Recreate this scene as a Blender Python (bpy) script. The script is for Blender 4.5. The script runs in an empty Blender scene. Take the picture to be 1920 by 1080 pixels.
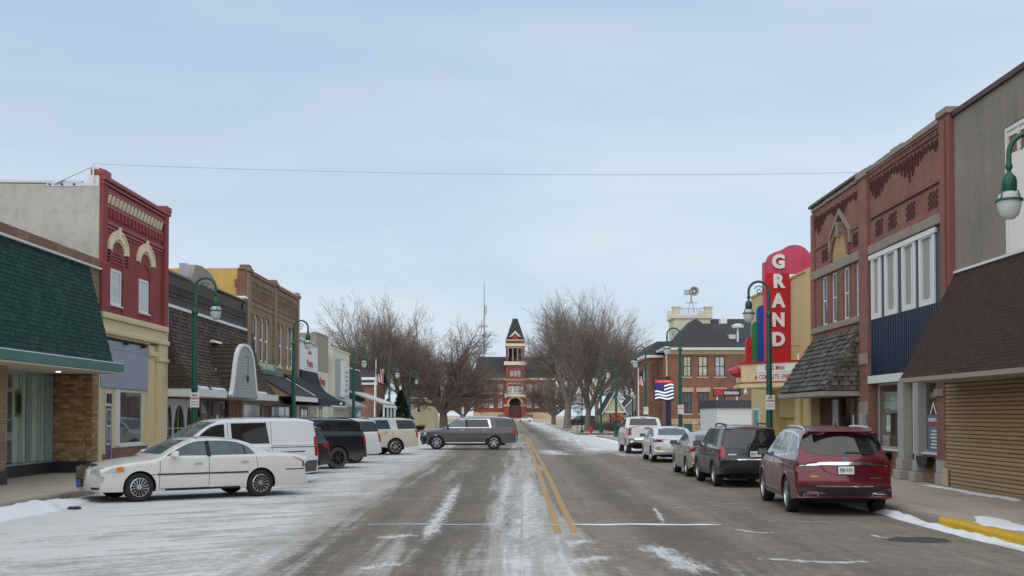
import bpy, bmesh, math, random
import numpy as np
from mathutils import Vector, Matrix
from mathutils.geometry import tessellate_polygon
from mathutils.bvhtree import BVHTree
R = math.radians
random.seed(7)
S = bpy.context.scene
C = S.collection

# ------------------------------------------------------------------ camera
FPX, HOR, CAMH, PITCH = 2150.0, 778.0, 2.0, R(1.5)
cam = bpy.data.cameras.new('camera'); camo = bpy.data.objects.new('camera', cam); C.objects.link(camo)
cam.sensor_width = 36.0; cam.lens = FPX/1920*36.0
cam.shift_y = ((HOR-540)/FPX - math.tan(PITCH))*FPX/1920
cam.clip_start = 0.1; cam.clip_end = 4000
camo.location = (0, 0, CAMH); camo.rotation_euler = (R(90)+PITCH, 0, 0)
S.camera = camo
S.render.resolution_x, S.render.resolution_y = 1024, 576
S.view_settings.view_transform = 'Standard'; S.view_settings.look = 'None'
S.view_settings.gamma = 1; S.view_settings.exposure = 0.18

# ------------------------------------------------------------------ sky and sun (overcast)
SUN_EL, SUN_AZ = R(38), R(205)
world = bpy.data.worlds.new('World'); S.world = world; world.use_nodes = True
wn, wl = world.node_tree.nodes, world.node_tree.links
wn.clear()
def WN(t, **k):
    n = wn.new(t)
    for a, v in k.items(): setattr(n, a, v)
    return n
sky = WN('ShaderNodeTexSky', sky_type='NISHITA', sun_disc=False, sun_elevation=SUN_EL, sun_rotation=SUN_AZ)
tc = WN('ShaderNodeTexCoord'); sep = WN('ShaderNodeSeparateXYZ'); wl.new(tc.outputs['Generated'], sep.inputs[0])
zr = WN('ShaderNodeValToRGB'); wl.new(sep.outputs['Z'], zr.inputs[0])
els = zr.color_ramp.elements
els[0].position = 0.0; els[0].color = (0.60, 0.695, 0.785, 1)
els[1].position = 0.40; els[1].color = (0.425, 0.55, 0.695, 1)
e = els.new(0.16); e.color = (0.565, 0.665, 0.765, 1)
e = els.new(1.0); e.color = (0.63, 0.68, 0.735, 1)
# soft cloud sheets: noise over a flattened direction
mp = WN('ShaderNodeMapping'); mp.inputs['Scale'].default_value = (1.6, 1.6, 8.0); mp.inputs['Location'].default_value = (0.4, 0.1, 0.3)
wl.new(tc.outputs['Generated'], mp.inputs[0])
nz = WN('ShaderNodeTexNoise'); nz.inputs['Scale'].default_value = 1.6; nz.inputs['Detail'].default_value = 5; nz.inputs['Roughness'].default_value = 0.5
nz.inputs['Distortion'].default_value = 0.4
wl.new(mp.outputs[0], nz.inputs['Vector'])
cr = WN('ShaderNodeValToRGB'); wl.new(nz.outputs['Fac'], cr.inputs[0])
cr.color_ramp.elements[0].position = 0.35; cr.color_ramp.elements[0].color = (0.925, 0.945, 0.975, 1)
cr.color_ramp.elements[1].position = 0.68; cr.color_ramp.elements[1].color = (1.13, 1.09, 1.05, 1)
mul = WN('ShaderNodeMix', data_type='RGBA', blend_type='MULTIPLY'); mul.inputs['Factor'].default_value = 1
wl.new(zr.outputs[0], mul.inputs['A']); wl.new(cr.outputs[0], mul.inputs['B'])
sc = WN('ShaderNodeVectorMath', operation='SCALE'); sc.inputs['Scale'].default_value = 10.0
wl.new(mul.outputs['Result'], sc.inputs[0])
mx = WN('ShaderNodeMix', data_type='RGBA'); mx.inputs['Factor'].default_value = 0.90
wl.new(sky.outputs[0], mx.inputs['A']); wl.new(sc.outputs[0], mx.inputs['B'])
bg = WN('ShaderNodeBackground'); bg.inputs['Strength'].default_value = 0.10
wl.new(mx.outputs['Result'], bg.inputs['Color'])
wo = WN('ShaderNodeOutputWorld'); wl.new(bg.outputs[0], wo.inputs[0])
sun = bpy.data.lights.new('sun', 'SUN'); suno = bpy.data.objects.new('sun', sun); C.objects.link(suno)
sun.energy = 1.5; sun.angle = R(110); sun.color = (1.0, 0.95, 0.88)
# sun_rotation turns clockwise from +Y; the lamp shines from the same side
sd = Vector((math.sin(SUN_AZ)*math.cos(SUN_EL), math.cos(SUN_AZ)*math.cos(SUN_EL), math.sin(SUN_EL)))
suno.rotation_euler = (-sd).to_track_quat('-Z', 'Y').to_euler()
suno.location = (0, -20, 60)

# ------------------------------------------------------------------ pixels of the 1920 x 1080 photo to directions
_F = Vector((0, math.cos(PITCH), math.sin(PITCH))); _U = Vector((0, -math.sin(PITCH), math.cos(PITCH)))
def ray(px, py):
    u = (px-960)/FPX; v = (540-py)/FPX + ((HOR-540)/FPX - math.tan(PITCH))
    return _F + Vector((u, 0, 0)) + _U*v
def on_x(px, py, X):
    d = ray(px, py); t = X/d.x; return (t*d.y, CAMH+t*d.z)
def on_y(px, py, Y):
    d = ray(px, py); t = Y/d.y; return (t*d.x, CAMH+t*d.z)
def on_z(px, py, Z=0.0):
    d = ray(px, py); t = (Z-CAMH)/d.z; return (t*d.x, t*d.y)

# ------------------------------------------------------------------ materials
def lin(h):
    h = h.lstrip('#'); out = []
    for i in (0, 2, 4):
        c = int(h[i:i+2], 16)/255; out.append(c/12.92 if c <= .04045 else ((c+.055)/1.055)**2.4)
    return out
class MAT:
    def __init__(s, name):
        s.m = bpy.data.materials.new(name); s.m.use_nodes = True
        s.n = s.m.node_tree.nodes; s.l = s.m.node_tree.links
        s.b = s.n['Principled BSDF']
    def new(s, t, ins=None, **k):
        n = s.n.new(t)
        for a, v in k.items(): setattr(n, a, v)
        for a, v in (ins or {}).items():
            if hasattr(v, 'is_linked') or isinstance(v, bpy.types.NodeSocket): s.l.new(v, n.inputs[a])
            else: n.inputs[a].default_value = v
        return n
    def pos(s): return s.new('ShaderNodeNewGeometry').outputs['Position']
    def obj(s): return s.new('ShaderNodeTexCoord').outputs['Object']
    def noise(s, vec, scale, detail=4, rough=.55, stretch=None, dist=0):
        if stretch:
            mpn = s.new('ShaderNodeMapping', {'Vector': vec, 'Scale': stretch}); vec = mpn.outputs[0]
        return s.new('ShaderNodeTexNoise', {'Vector': vec, 'Scale': scale, 'Detail': detail, 'Roughness': rough, 'Distortion': dist}).outputs['Fac']
    def ramp(s, fac, stops, interp='LINEAR'):
        n = s.new('ShaderNodeValToRGB', {'Fac': fac}); r = n.color_ramp; r.interpolation = interp
        for i, (p, c) in enumerate(stops):
            if isinstance(c, (int, float)): c = (c, c, c)
            e = r.elements[i] if i < 2 else r.elements.new(p)
            e.position = p; e.color = (*c[:3], 1)
        return n.outputs[0]
    def mix(s, fac, a, b, mode='MIX'):
        n = s.new('ShaderNodeMix', data_type='RGBA', blend_type=mode)
        for k, v in (('Factor', fac), ('A', a), ('B', b)):
            if isinstance(v, bpy.types.NodeSocket): s.l.new(v, n.inputs[k])
            elif isinstance(v, (int, float)) and k == 'Factor': n.inputs[k].default_value = v
            elif isinstance(v, (int, float)): n.inputs[k].default_value = (v, v, v, 1)
            else: n.inputs[k].default_value = (*v[:3], 1)
        return n.outputs['Result']
    def math(s, op, a, b=0.0, c=None, clamp=False):
        n = s.new('ShaderNodeMath', operation=op, use_clamp=clamp)
        for i, v in enumerate((a, b) if c is None else (a, b, c)):
            if isinstance(v, bpy.types.NodeSocket): s.l.new(v, n.inputs[i])
            else: n.inputs[i].default_value = v
        return n.outputs[0]
    def bump(s, h, strength=.3, dist=.02):
        n = s.new('ShaderNodeBump', {'Height': h, 'Strength': strength, 'Distance': dist}); s.l.new(n.outputs[0], s.b.inputs['Normal'])
    def set(s, **k):
        names = {'color': 'Base Color', 'rough': 'Roughness', 'metal': 'Metallic', 'spec': 'Specular IOR Level', 'coat': 'Coat Weight', 'coatr': 'Coat Roughness', 'emis': 'Emission Color', 'emstr': 'Emission Strength', 'trans': 'Transmission Weight', 'ior': 'IOR', 'alpha': 'Alpha'}
        for a, v in k.items():
            i = s.b.inputs[names[a]]
            if isinstance(v, bpy.types.NodeSocket): s.l.new(v, i)
            elif a in ('color', 'emis'): i.default_value = (*v[:3], 1)
            else: i.default_value = v
        return s
def scl(c, k): return tuple(min(1, x*k) for x in c)
M = {}
def plain(name, col, rough=.6, var=.18, scale=1.3, bump=.15, bscale=40, grime=0.0, space='pos', streak=0.0, **k):
    """painted or coated surface: broad tone variation, fine grain relief, optional weather streaks"""
    t = MAT(name); v = t.pos() if space == 'pos' else t.obj()
    n1 = t.noise(v, scale, 5, .6)
    c = t.mix(n1, scl(col, 1-var), scl(col, 1+var))
    if streak:
        n2 = t.noise(v, 1.0, 4, .6, stretch=(5, 5, .35))
        f = t.ramp(n2, [(.45, 0), (.75, streak)])
        c = t.mix(f, c, scl(col, .45))
    if grime:
        n3 = t.noise(v, 6, 6, .7)
        f = t.ramp(n3, [(.5, 0), (.8, grime)])
        c = t.mix(f, c, (.10, .09, .08))
    t.set(color=c, rough=rough, **k)
    if bump:
        t.bump(t.noise(v, bscale, 3, .6), bump, .004)
    M[name] = t.m; return t
def brick(name, c1, c2, mortar, bw=.22, rh=.075, ms=.010, var=.25, rough=.85, bstr=.5, streak=.25):
    t = MAT(name); p = t.pos(); sp = t.new('ShaderNodeSeparateXYZ', {0: p})
    u = t.math('ADD', sp.outputs[0], sp.outputs[1])
    cv = t.new('ShaderNodeCombineXYZ', {0: u, 1: sp.outputs[2]}).outputs[0]
    b = t.new('ShaderNodeTexBrick', {'Vector': cv, 'Color1': (*c1, 1), 'Color2': (*c2, 1), 'Mortar': (*mortar, 1), 'Scale': 1.0, 'Mortar Size': ms, 'Mortar Smooth': .3, 'Brick Width': bw, 'Row Height': rh, 'Bias': 0.0})
    n = t.noise(p, .8, 5, .65); c = t.mix(t.ramp(n, [(.3, 1-var), (.7, 1+var*.4)]), 0.0, 0.0)
    c = t.mix(1.0, b.outputs['Color'], t.ramp(n, [(.3, 1-var), (.7, 1+var*.5)]), 'MULTIPLY')
    if streak:
        n2 = t.noise(p, 1.0, 4, .6, stretch=(4, 4, .3)); c = t.mix(t.ramp(n2, [(.5, 0), (.8, streak)]), c, scl(c1, .35))
    t.set(color=c, rough=rough)
    h = t.math('ADD', t.math('MULTIPLY', b.outputs['Fac'], -1.0), t.math('MULTIPLY', t.noise(p, 60, 3), .5))
    t.bump(h, bstr, .008); M[name] = t.m; return t
def glass(name, tint=(.02, .025, .03), rough=.03, spec=.8):
    t = MAT(name); n = t.noise(t.pos(), 2.2, 2, .5)
    t.set(color=t.mix(n, scl(tint, .5), scl(tint, 1.5)), rough=rough, spec=spec)
    t.bump(t.noise(t.pos(), 1.1, 2), .02, .05); M[name] = t.m
def clearglass(name, tint=(.75, .8, .8), refl=.10):
    t = MAT(name); t.n.remove(t.b)
    tr = t.new('ShaderNodeBsdfTransparent', {'Color': (*tint, 1)}); gl = t.new('ShaderNodeBsdfGlossy', {'Roughness': .02, 'Color': (.95, .95, .95, 1)})
    fr = t.new('ShaderNodeFresnel', {'IOR': 1.5})
    f = t.math('ADD', fr.outputs[0], refl, clamp=True)
    f = t.math('MULTIPLY', f, t.math('SUBTRACT', 1.0, t.new('ShaderNodeNewGeometry').outputs['Backfacing']))
    mxs = t.new('ShaderNodeMixShader', {0: f, 1: tr.outputs[0], 2: gl.outputs[0]})
    t.l.new(mxs.outputs[0], t.n['Material Output'].inputs[0]); M[name] = t.m
def metal(name, col, rough=.3, m=1.0, var=.12):
    t = MAT(name); n = t.noise(t.obj(), 9, 4); t.set(color=t.mix(n, scl(col, 1-var), scl(col, 1+var)), rough=rough, metal=m); M[name] = t.m
def paint(name, col, metallic=.0, grime=.5, gcol=(.33, .30, .26), rough=.32, gz=.75):
    """car paint with clear coat and dried road salt on the lower body"""
    t = MAT(name); v = t.obj(); sp = t.new('ShaderNodeSeparateXYZ', {0: v})
    n = t.noise(v, 3.0, 5, .65); n2 = t.noise(v, 14, 5, .7, stretch=(1, 1, .6))
    lowz = t.new('ShaderNodeMapRange', {0: sp.outputs[2], 1: .22, 2: gz, 3: 1.0, 4: 0.0}).outputs[0]
    f = t.math('MULTIPLY', t.math('MULTIPLY', lowz, t.math('ADD', n, t.math('MULTIPLY', n2, .6))), grime, clamp=True)
    c = t.mix(f, t.mix(n, scl(col, .95), scl(col, 1.05)), gcol)
    t.set(color=c, rough=t.math('ADD', rough, t.math('MULTIPLY', f, .4)), metal=metallic, coat=t.math('SUBTRACT', .8, f, clamp=True), coatr=.06)
    M[name] = t.m
def emit(name, col, st=1.0):
    t = MAT(name); n = t.noise(t.pos(), 3, 2); c = t.mix(n, scl(col, .92), col); t.set(color=c, emis=c, emstr=st, rough=.4); M[name] = t.m

brick('brick_red', (.30, .112, .08), (.235, .082, .058), (.28, .18, .14))
brick('brick_brown', (.36, .235, .145), (.27, .17, .10), (.22, .16, .11))
brick('brick_tan_side', (.42, .28, .15), (.31, .20, .10), (.20, .15, .09), bw=.3, rh=.08)
brick('brick_grey', (.105, .088, .072), (.075, .062, .05), (.10, .088, .075))
brick('brick_painted_red', (.32, .062, .058), (.295, .055, .052), (.26, .05, .046), var=.12, bstr=.35, streak=.12)
brick('brick_painted_yellow', (.78, .52, .15), (.72, .46, .12), (.52, .33, .08), var=.15, bstr=.3)
brick('brick_store', (.32, .15, .09), (.21, .09, .06), (.26, .2, .16))
brick('brick_hall', (.27, .12, .075), (.235, .10, .06), (.25, .14, .1), streak=.12)
brick('brick_court', (.30, .062, .04), (.26, .05, .032), (.26, .08, .05), var=.15, streak=.1)
plain('cream_paint', (.74, .60, .34), .6, .08, streak=.12, grime=.15)
plain('cream_hood', (.86, .74, .50), .6, .06)
plain('red_trim', (.31, .056, .054), .55, .1)
plain('stucco_grey', (.50, .475, .425), .9, .34, .55, .6, 25, grime=.4, streak=.16)
plain('stucco_tan', (.56, .44, .22), .9, .10, .8, .35, 30, streak=.18)
plain('stucco_theatre', (.60, .47, .235), .85, .08, .8, .2, 30, streak=.15)
plain('stucco_cream', (.68, .64, .50), .85, .08, .8, .3, 30, streak=.12)
plain('stucco_taupe', (.33, .28, .22), .85, .08, .8, .3, 30, streak=.12)
plain('concrete_wall', (.255, .225, .18), .95, .45, .55, .6, 20, grime=.5, streak=.3)
plain('stone_band', (.30, .25, .20), .9, .28, 3, .7, 12, grime=.3)
plain('lime_stone', (.52, .40, .26), .9, .2, 2.5, .7, 14, grime=.15)
plain('rock_face', (.46, .33, .19), .95, .3, 3.2, .9, 9, grime=.3)
plain('white_trim', (.72, .73, .70), .5, .06, streak=.08)
plain('white_paint', (.78, .78, .76), .5, .05)
plain('white_siding', (.70, .71, .70), .5, .05)
plain('bluegrey_panel', (.30, .345, .43), .45, .06, .6)
plain('navy_metal', (.012, .026, .055), .4, .12, space='pos')
plain('navy_canvas', (.012, .016, .032), .85, .2)
plain('green_paint', (.006, .085, .055), .38, .12, space='obj')
plain('green_fascia', (.035, .15, .125), .45, .08, streak=.1)
plain('teal_sign', (.09, .27, .24), .5, .08)
plain('purple_paint', (.115, .055, .22), .45, .1)
plain('maroon_paint', (.09, .012, .018), .45, .15)
plain('brown_trim', (.07, .032, .022), .55, .2)
plain('dark_void', (.012, .012, .013), .9, .2, bump=0)
plain('interior_grey', (.30, .30, .285), .9, .2, bump=0)
plain('curtain', (.70, .74, .64), .9, .12, 6, 0)
plain('blind_white', (.66, .68, .64), .8, .05, bump=0)
plain('tile_black', (.028, .03, .034), .35, .2)
plain('asphalt_shingle_green', (.012, .062, .058), .95, .35, 7, .6, 120)
plain('asphalt_shingle_brown', (.060, .026, .020), .97, .3, 9, .7, 90)
plain('asphalt_shingle_dark', (.048, .046, .048), .95, .3, 5, .5, 60)
plain('shake_brown', (.092, .067, .05), .95, .4, 5, .6, 40)
plain('shake_grey', (.115, .103, .09), .97, .45, 6, .8, 25, grime=.35)
plain('shake_grey_light', (.16, .145, .125), .97, .4, 6, .8, 25, grime=.35)
plain('shake_grey_dark', (.075, .067, .058), .97, .4, 6, .8, 25)
plain('navy_shingle', (.018, .024, .042), .95, .3, 5, .4, 60)
plain('green_shingle_dark', (.05, .062, .058), .95, .3, 5, .4, 60)
plain('plywood', (.40, .275, .16), .8, .15, 2, .2)
plain('wood_weather', (.32, .29, .24), .9, .25, 3, .4)
plain('grey_siding', (.33, .35, .335), .6, .08)
plain('yellow_siding', (.62, .55, .33), .6, .08)
plain('snow', (.80, .82, .85), .75, .05, 3, .6, 14)
plain('metal_flashing', (.52, .55, .58), .35, .1, metal=.4)
plain('galv', (.42, .44, .45), .4, .12, metal=.5)
plain('wire_dark', (.04, .045, .05), .5, .1, bump=0)
plain('sign_red', (.56, .012, .025), .38, .12, 1.4, .08, streak=.15)
plain('sign_pink', (.62, .07, .14), .45, .3, 1.6, .08, streak=.45)
plain('sign_blue', (.01, .055, .36), .4, .1)
plain('sign_green', (.01, .20, .055), .4, .1)
plain('sign_white', (.80, .82, .80), .4, .04)
plain('letter_red', (.42, .02, .05), .5, .1)
plain('letter_black', (.015, .015, .017), .5, .1)
plain('red_enamel', (.42, .02, .02), .4, .15)
plain('yellow_kerb', (.62, .38, .015), .7, .15, 4, .4, 40, grime=.2)
plain('handicap_blue', (.05, .14, .55), .5, .1)
plain('grass_dead', (.30, .235, .12), .95, .35, 1.2, .5, 30)
plain('bark', (.20, .155, .125), .95, .35, 3, .8, 14, space='obj')
plain('bark_grey', (.25, .21, .175), .95, .3, 3, .8, 14, space='obj')
plain('twig', (.23, .175, .145), .95, .2, bump=0, space='obj')
plain('twig_grey', (.25, .21, .18), .95, .2, bump=0, space='obj')
plain('twig_red', (.24, .165, .14), .95, .2, bump=0, space='obj')
plain('needle', (.018, .042, .022), .95, .3, bump=0)
plain('bush_red', (.14, .035, .03), .95, .3, bump=0)
plain('flower_red', (.55, .05, .025), .8, .3, bump=0)
plain('rubber', (.018, .018, .019), .85, .3, 6, .3, 30, space='obj')
plain('rubber_dirty', (.065, .06, .055), .9, .4, 4, .3, 30, space='obj')
plain('black_plastic', (.014, .015, .016), .65, .2, 3, .15, 60, space='obj')
plain('dirty_plastic', (.085, .08, .075), .75, .3, 3, .15, 60, space='obj')
plain('underbody', (.012, .012, .013), .9, .2, bump=0, space='obj')
plain('steel_blue', (.012, .018, .045), .4, .1)
plain('burgundy_sign', (.50, .03, .04), .45, .08)
metal('chrome', (.72, .73, .75), .12)
metal('alloy', (.55, .56, .58), .28)
metal('alloy_dark', (.12, .12, .13), .35)
glass('glass_dark'); glass('glass_blue', (.05, .065, .08)); glass('glass_court', (.30, .33, .32), .15, .5)
glass('glass_blind', (.42, .45, .46), .12, .6); glass('glass_grey', (.10, .115, .125), .06)
glass('car_glass', (.012, .014, .016), .02, .9); glass('car_glass_light', (.10, .135, .14), .02, .9)
glass('maroon_glass', (.10,.02,.03), .1); glass('glass_yellowish', (.50, .49, .36), .15, .5)
clearglass('glass_clear'); clearglass('glass_store', (.90, .95, .94), .02)
def lamp_red(name, col):
    t = MAT(name); n = t.noise(t.obj(), 25, 2); t.set(color=t.mix(n, scl(col, .7), scl(col, 1.2)), rough=.15, coat=.6); M[name] = t.m
lamp_red('lens_red', (.42, .012, .018)); lamp_red('lens_amber', (.75, .26, .03)); lamp_red('lens_clear', (.55, .57, .58)); lamp_red('lens_dark_red', (.16, .008, .014))
def globe():
    t = MAT('globe'); n = t.noise(t.obj(), 8, 3); t.set(color=t.mix(n, (.62, .64, .64), (.78, .79, .79)), rough=.25, trans=.25, ior=1.3); M['globe'] = t.m
globe()
paint('paint_pearl', (.74, .72, .68), .05, .35, (.42, .40, .36))
paint('paint_white', (.72, .73, .745), 0, .45, (.40, .37, .33))
paint('paint_white_van', (.74, .76, .78), 0, .3, (.40, .38, .35))
paint('paint_cream', (.62, .57, .46), .1, .55, (.40, .33, .23), gz=.9)
paint('paint_grey', (.082, .074, .078), .45, .5, (.20, .185, .175), gz=1.0)
paint('paint_black', (.008, .010, .016), .15, .75, (.22, .19, .15), gz=.75)
paint('paint_darkgrey', (.022, .023, .026), .2, .4, (.16, .15, .14))
paint('paint_blackgreen', (.010, .014, .014), .1, .4, (.10, .095, .085))
paint('paint_burgundy', (.155, .010, .026), .45, .35, (.23, .15, .15), rough=.28)
paint('paint_champagne', (.42, .385, .33), .35, .5, (.33, .29, .24))
paint('paint_white_dirty', (.72, .71, .68), 0, .7, (.36, .30, .23), gz=1.1)
paint('paint_navy', (.008, .010, .022), .2, .4)
plain('lime_grey', (.36, .345, .32), .85, .15, 2, .4, 30, grime=.2)
plain('sign_blue_grey', (.10, .16, .22), .4, .15)
brick('brick_maroon', (.11, .028, .025), (.08, .02, .02), (.08, .04, .04))
plain('window_grey', (.34, .335, .30), .7, .08)
plain('teal_pale', (.42, .58, .56), .5, .06)

# ------------------------------------------------------------------ mesh helpers
def root_loc(o):
    while o.parent: o = o.parent
    return o.location
class MB:
    def __init__(s): s.v = []; s.f = []
    def add(s, vs, fs):
        o = len(s.v); s.v += [tuple(v) for v in vs]; s.f += [tuple(i+o for i in f) for f in fs]; return s
    def box(s, x0, x1, y0, y1, z0, z1):
        if x0 > x1: x0, x1 = x1, x0
        if y0 > y1: y0, y1 = y1, y0
        if z0 > z1: z0, z1 = z1, z0
        return s.add([(x0, y0, z0), (x1, y0, z0), (x1, y1, z0), (x0, y1, z0), (x0, y0, z1), (x1, y0, z1), (x1, y1, z1), (x0, y1, z1)],
              [(0, 3, 2, 1), (4, 5, 6, 7), (0, 1, 5, 4), (1, 2, 6, 5), (2, 3, 7, 6), (3, 0, 4, 7)])
    def prism(s, pts, axis, a0, a1):
        n = len(pts)
        def P(p, a): return {'x': (a, p[0], p[1]), 'y': (p[0], a, p[1]), 'z': (p[0], p[1], a)}[axis]
        vs = [P(p, a0) for p in pts]+[P(p, a1) for p in pts]
        fs = [tuple(range(n)), tuple(range(2*n-1, n-1, -1))]+[(i, (i+1) % n, n+(i+1) % n, n+i) for i in range(n)]
        return s.add(vs, fs)
    def hexa(s, a, b):
        """box from two quads (lists of 4 points)"""
        return s.add(list(a)+list(b), [(0, 1, 2, 3), (7, 6, 5, 4)]+[(i, (i+1) % 4, 4+(i+1) % 4, 4+i) for i in range(4)])
    def quad(s, *p): return s.add(p, [tuple(range(len(p)))])
    def tube(s, path, r, n=8, cap=True):
        path = [Vector(p) for p in path]; k = len(path)
        rs = [r]*k if isinstance(r, (int, float)) else r
        rings = []; t0 = None; up = None
        for i, p in enumerate(path):
            t = (path[min(i+1, k-1)]-path[max(i-1, 0)]).normalized()
            if up is None:
                up = Vector((0, 0, 1)) if abs(t.z) < .9 else Vector((1, 0, 0))
            a = t.cross(up).normalized(); b = a.cross(t).normalized(); up = b
            rings.append([p+(a*math.cos(2*math.pi*j/n)+b*math.sin(2*math.pi*j/n))*rs[i] for j in range(n)])
        vs = [v for r_ in rings for v in r_]; fs = []
        for i in range(k-1):
            for j in range(n): fs.append((i*n+j, i*n+(j+1) % n, (i+1)*n+(j+1) % n, (i+1)*n+j))
        if cap: fs += [tuple(range(n-1, -1, -1)), tuple(range((k-1)*n, k*n))]
        return s.add(vs, fs)
    def lathe(s, prof, c=(0, 0, 0), n=16, axis='z', cap=True):
        vs = []; k = len(prof)
        for r, h in prof:
            for j in range(n):
                a = 2*math.pi*j/n; x, y = r*math.cos(a), r*math.sin(a)
                p = {'z': (x, y, h), 'y': (x, h, y), 'x': (h, x, y)}[axis]
                vs.append((p[0]+c[0], p[1]+c[1], p[2]+c[2]))
        fs = [(i*n+j, i*n+(j+1) % n, (i+1)*n+(j+1) % n, (i+1)*n+j) for i in range(k-1) for j in range(n)]
        if cap and prof[0][0] > 1e-4: fs.append(tuple(range(n-1, -1, -1)))
        if cap and prof[-1][0] > 1e-4: fs.append(tuple(range((k-1)*n, k*n)))
        return s.add(vs, fs)
    def mesh(s, name, off=(0, 0, 0), smooth=False, recalc=True, sharp=35):
        me = bpy.data.meshes.new(name)
        vs = s.v if off == (0, 0, 0) else [(x-off[0], y-off[1], z-off[2]) for x, y, z in s.v]
        me.from_pydata(vs, [], s.f)
        if recalc or smooth:
            bm = bmesh.new(); bm.from_mesh(me)
            if recalc: bmesh.ops.recalc_face_normals(bm, faces=bm.faces)
            if smooth:
                bmesh.ops.remove_doubles(bm, verts=bm.verts, dist=1e-5)
                for f in bm.faces: f.smooth = True
                for e in bm.edges:
                    if len(e.link_faces) == 2 and e.calc_face_angle(0) > R(sharp): e.smooth = False
            bm.to_mesh(me); bm.free()
        me.update(); return me
    def build(s, name, mat, parent=None, smooth=False, local=False, bevel=0, recalc=True):
        off = (0, 0, 0) if (parent is None or local) else tuple(root_loc(parent))
        me = s.mesh(name, off, smooth, recalc)
        me.materials.append(M[mat] if isinstance(mat, str) else mat)
        o = bpy.data.objects.new(name, me); C.objects.link(o)
        if parent: o.parent = parent
        if bevel:
            md = o.modifiers.new('bevel', 'BEVEL'); md.width = bevel; md.segments = 2; md.limit_method = 'ANGLE'; md.angle_limit = R(40)
        return o
def thing(name, label, cat, loc=(0, 0, 0), rz=0, group=None):
    o = bpy.data.objects.new(name, None); C.objects.link(o); o.location = loc; o.rotation_euler = (0, 0, rz)
    o.empty_display_size = .3
    o['label'] = label; o['category'] = cat
    if group: o['group'] = group
    return o
def tag(o, label, cat, group=None):
    o['label'] = label; o['category'] = cat
    if group: o['group'] = group
    return o
def struct(name, mb, mat, **k):
    o = mb.build(name, mat, **k); o['kind'] = 'structure'; return o
def piece(name, mb, mat, parent, **k): return mb.build(name, mat, parent, **k)
def shared(name, me, parent, loc, rot=(0, 0, 0), scale=(1, 1, 1)):
    o = bpy.data.objects.new(name, me); C.objects.link(o)
    if parent:
        o.parent = parent; l = root_loc(parent); loc = (loc[0]-l.x, loc[1]-l.y, loc[2]-l.z)
    o.location = loc; o.rotation_euler = rot; o.scale = scale; return o
def text_mesh(body, size, mat, extrude=.01, bold=0.0, align='CENTER', sx=1.0):
    cu = bpy.data.curves.new('lettering', 'FONT'); cu.body = body; cu.size = size; cu.extrude = extrude; cu.offset = bold
    cu.align_x = align; cu.align_y = 'CENTER'; cu.resolution_u = 3; cu.space_character = 1.05
    o = bpy.data.objects.new('lettering', cu); C.objects.link(o)
    bpy.context.view_layer.update()
    me = bpy.data.meshes.new_from_object(o); C.objects.unlink(o); bpy.data.objects.remove(o); bpy.data.curves.remove(cu)
    for v in me.vertices: v.co.x *= sx
    me.materials.clear(); me.materials.append(M[mat]); return me
def text(name, body, size, mat, parent, loc, face, extrude=.012, bold=0.0, align='CENTER', sx=1.0):
    rz = {'cam': 0, 'left': R(90), 'right': R(-90)}[face]   # 'left' = on a left-hand facade (faces +X)
    return shared(name, text_mesh(body, size, mat, extrude, bold, align, sx), parent, loc, (R(90), 0, rz))

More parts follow.
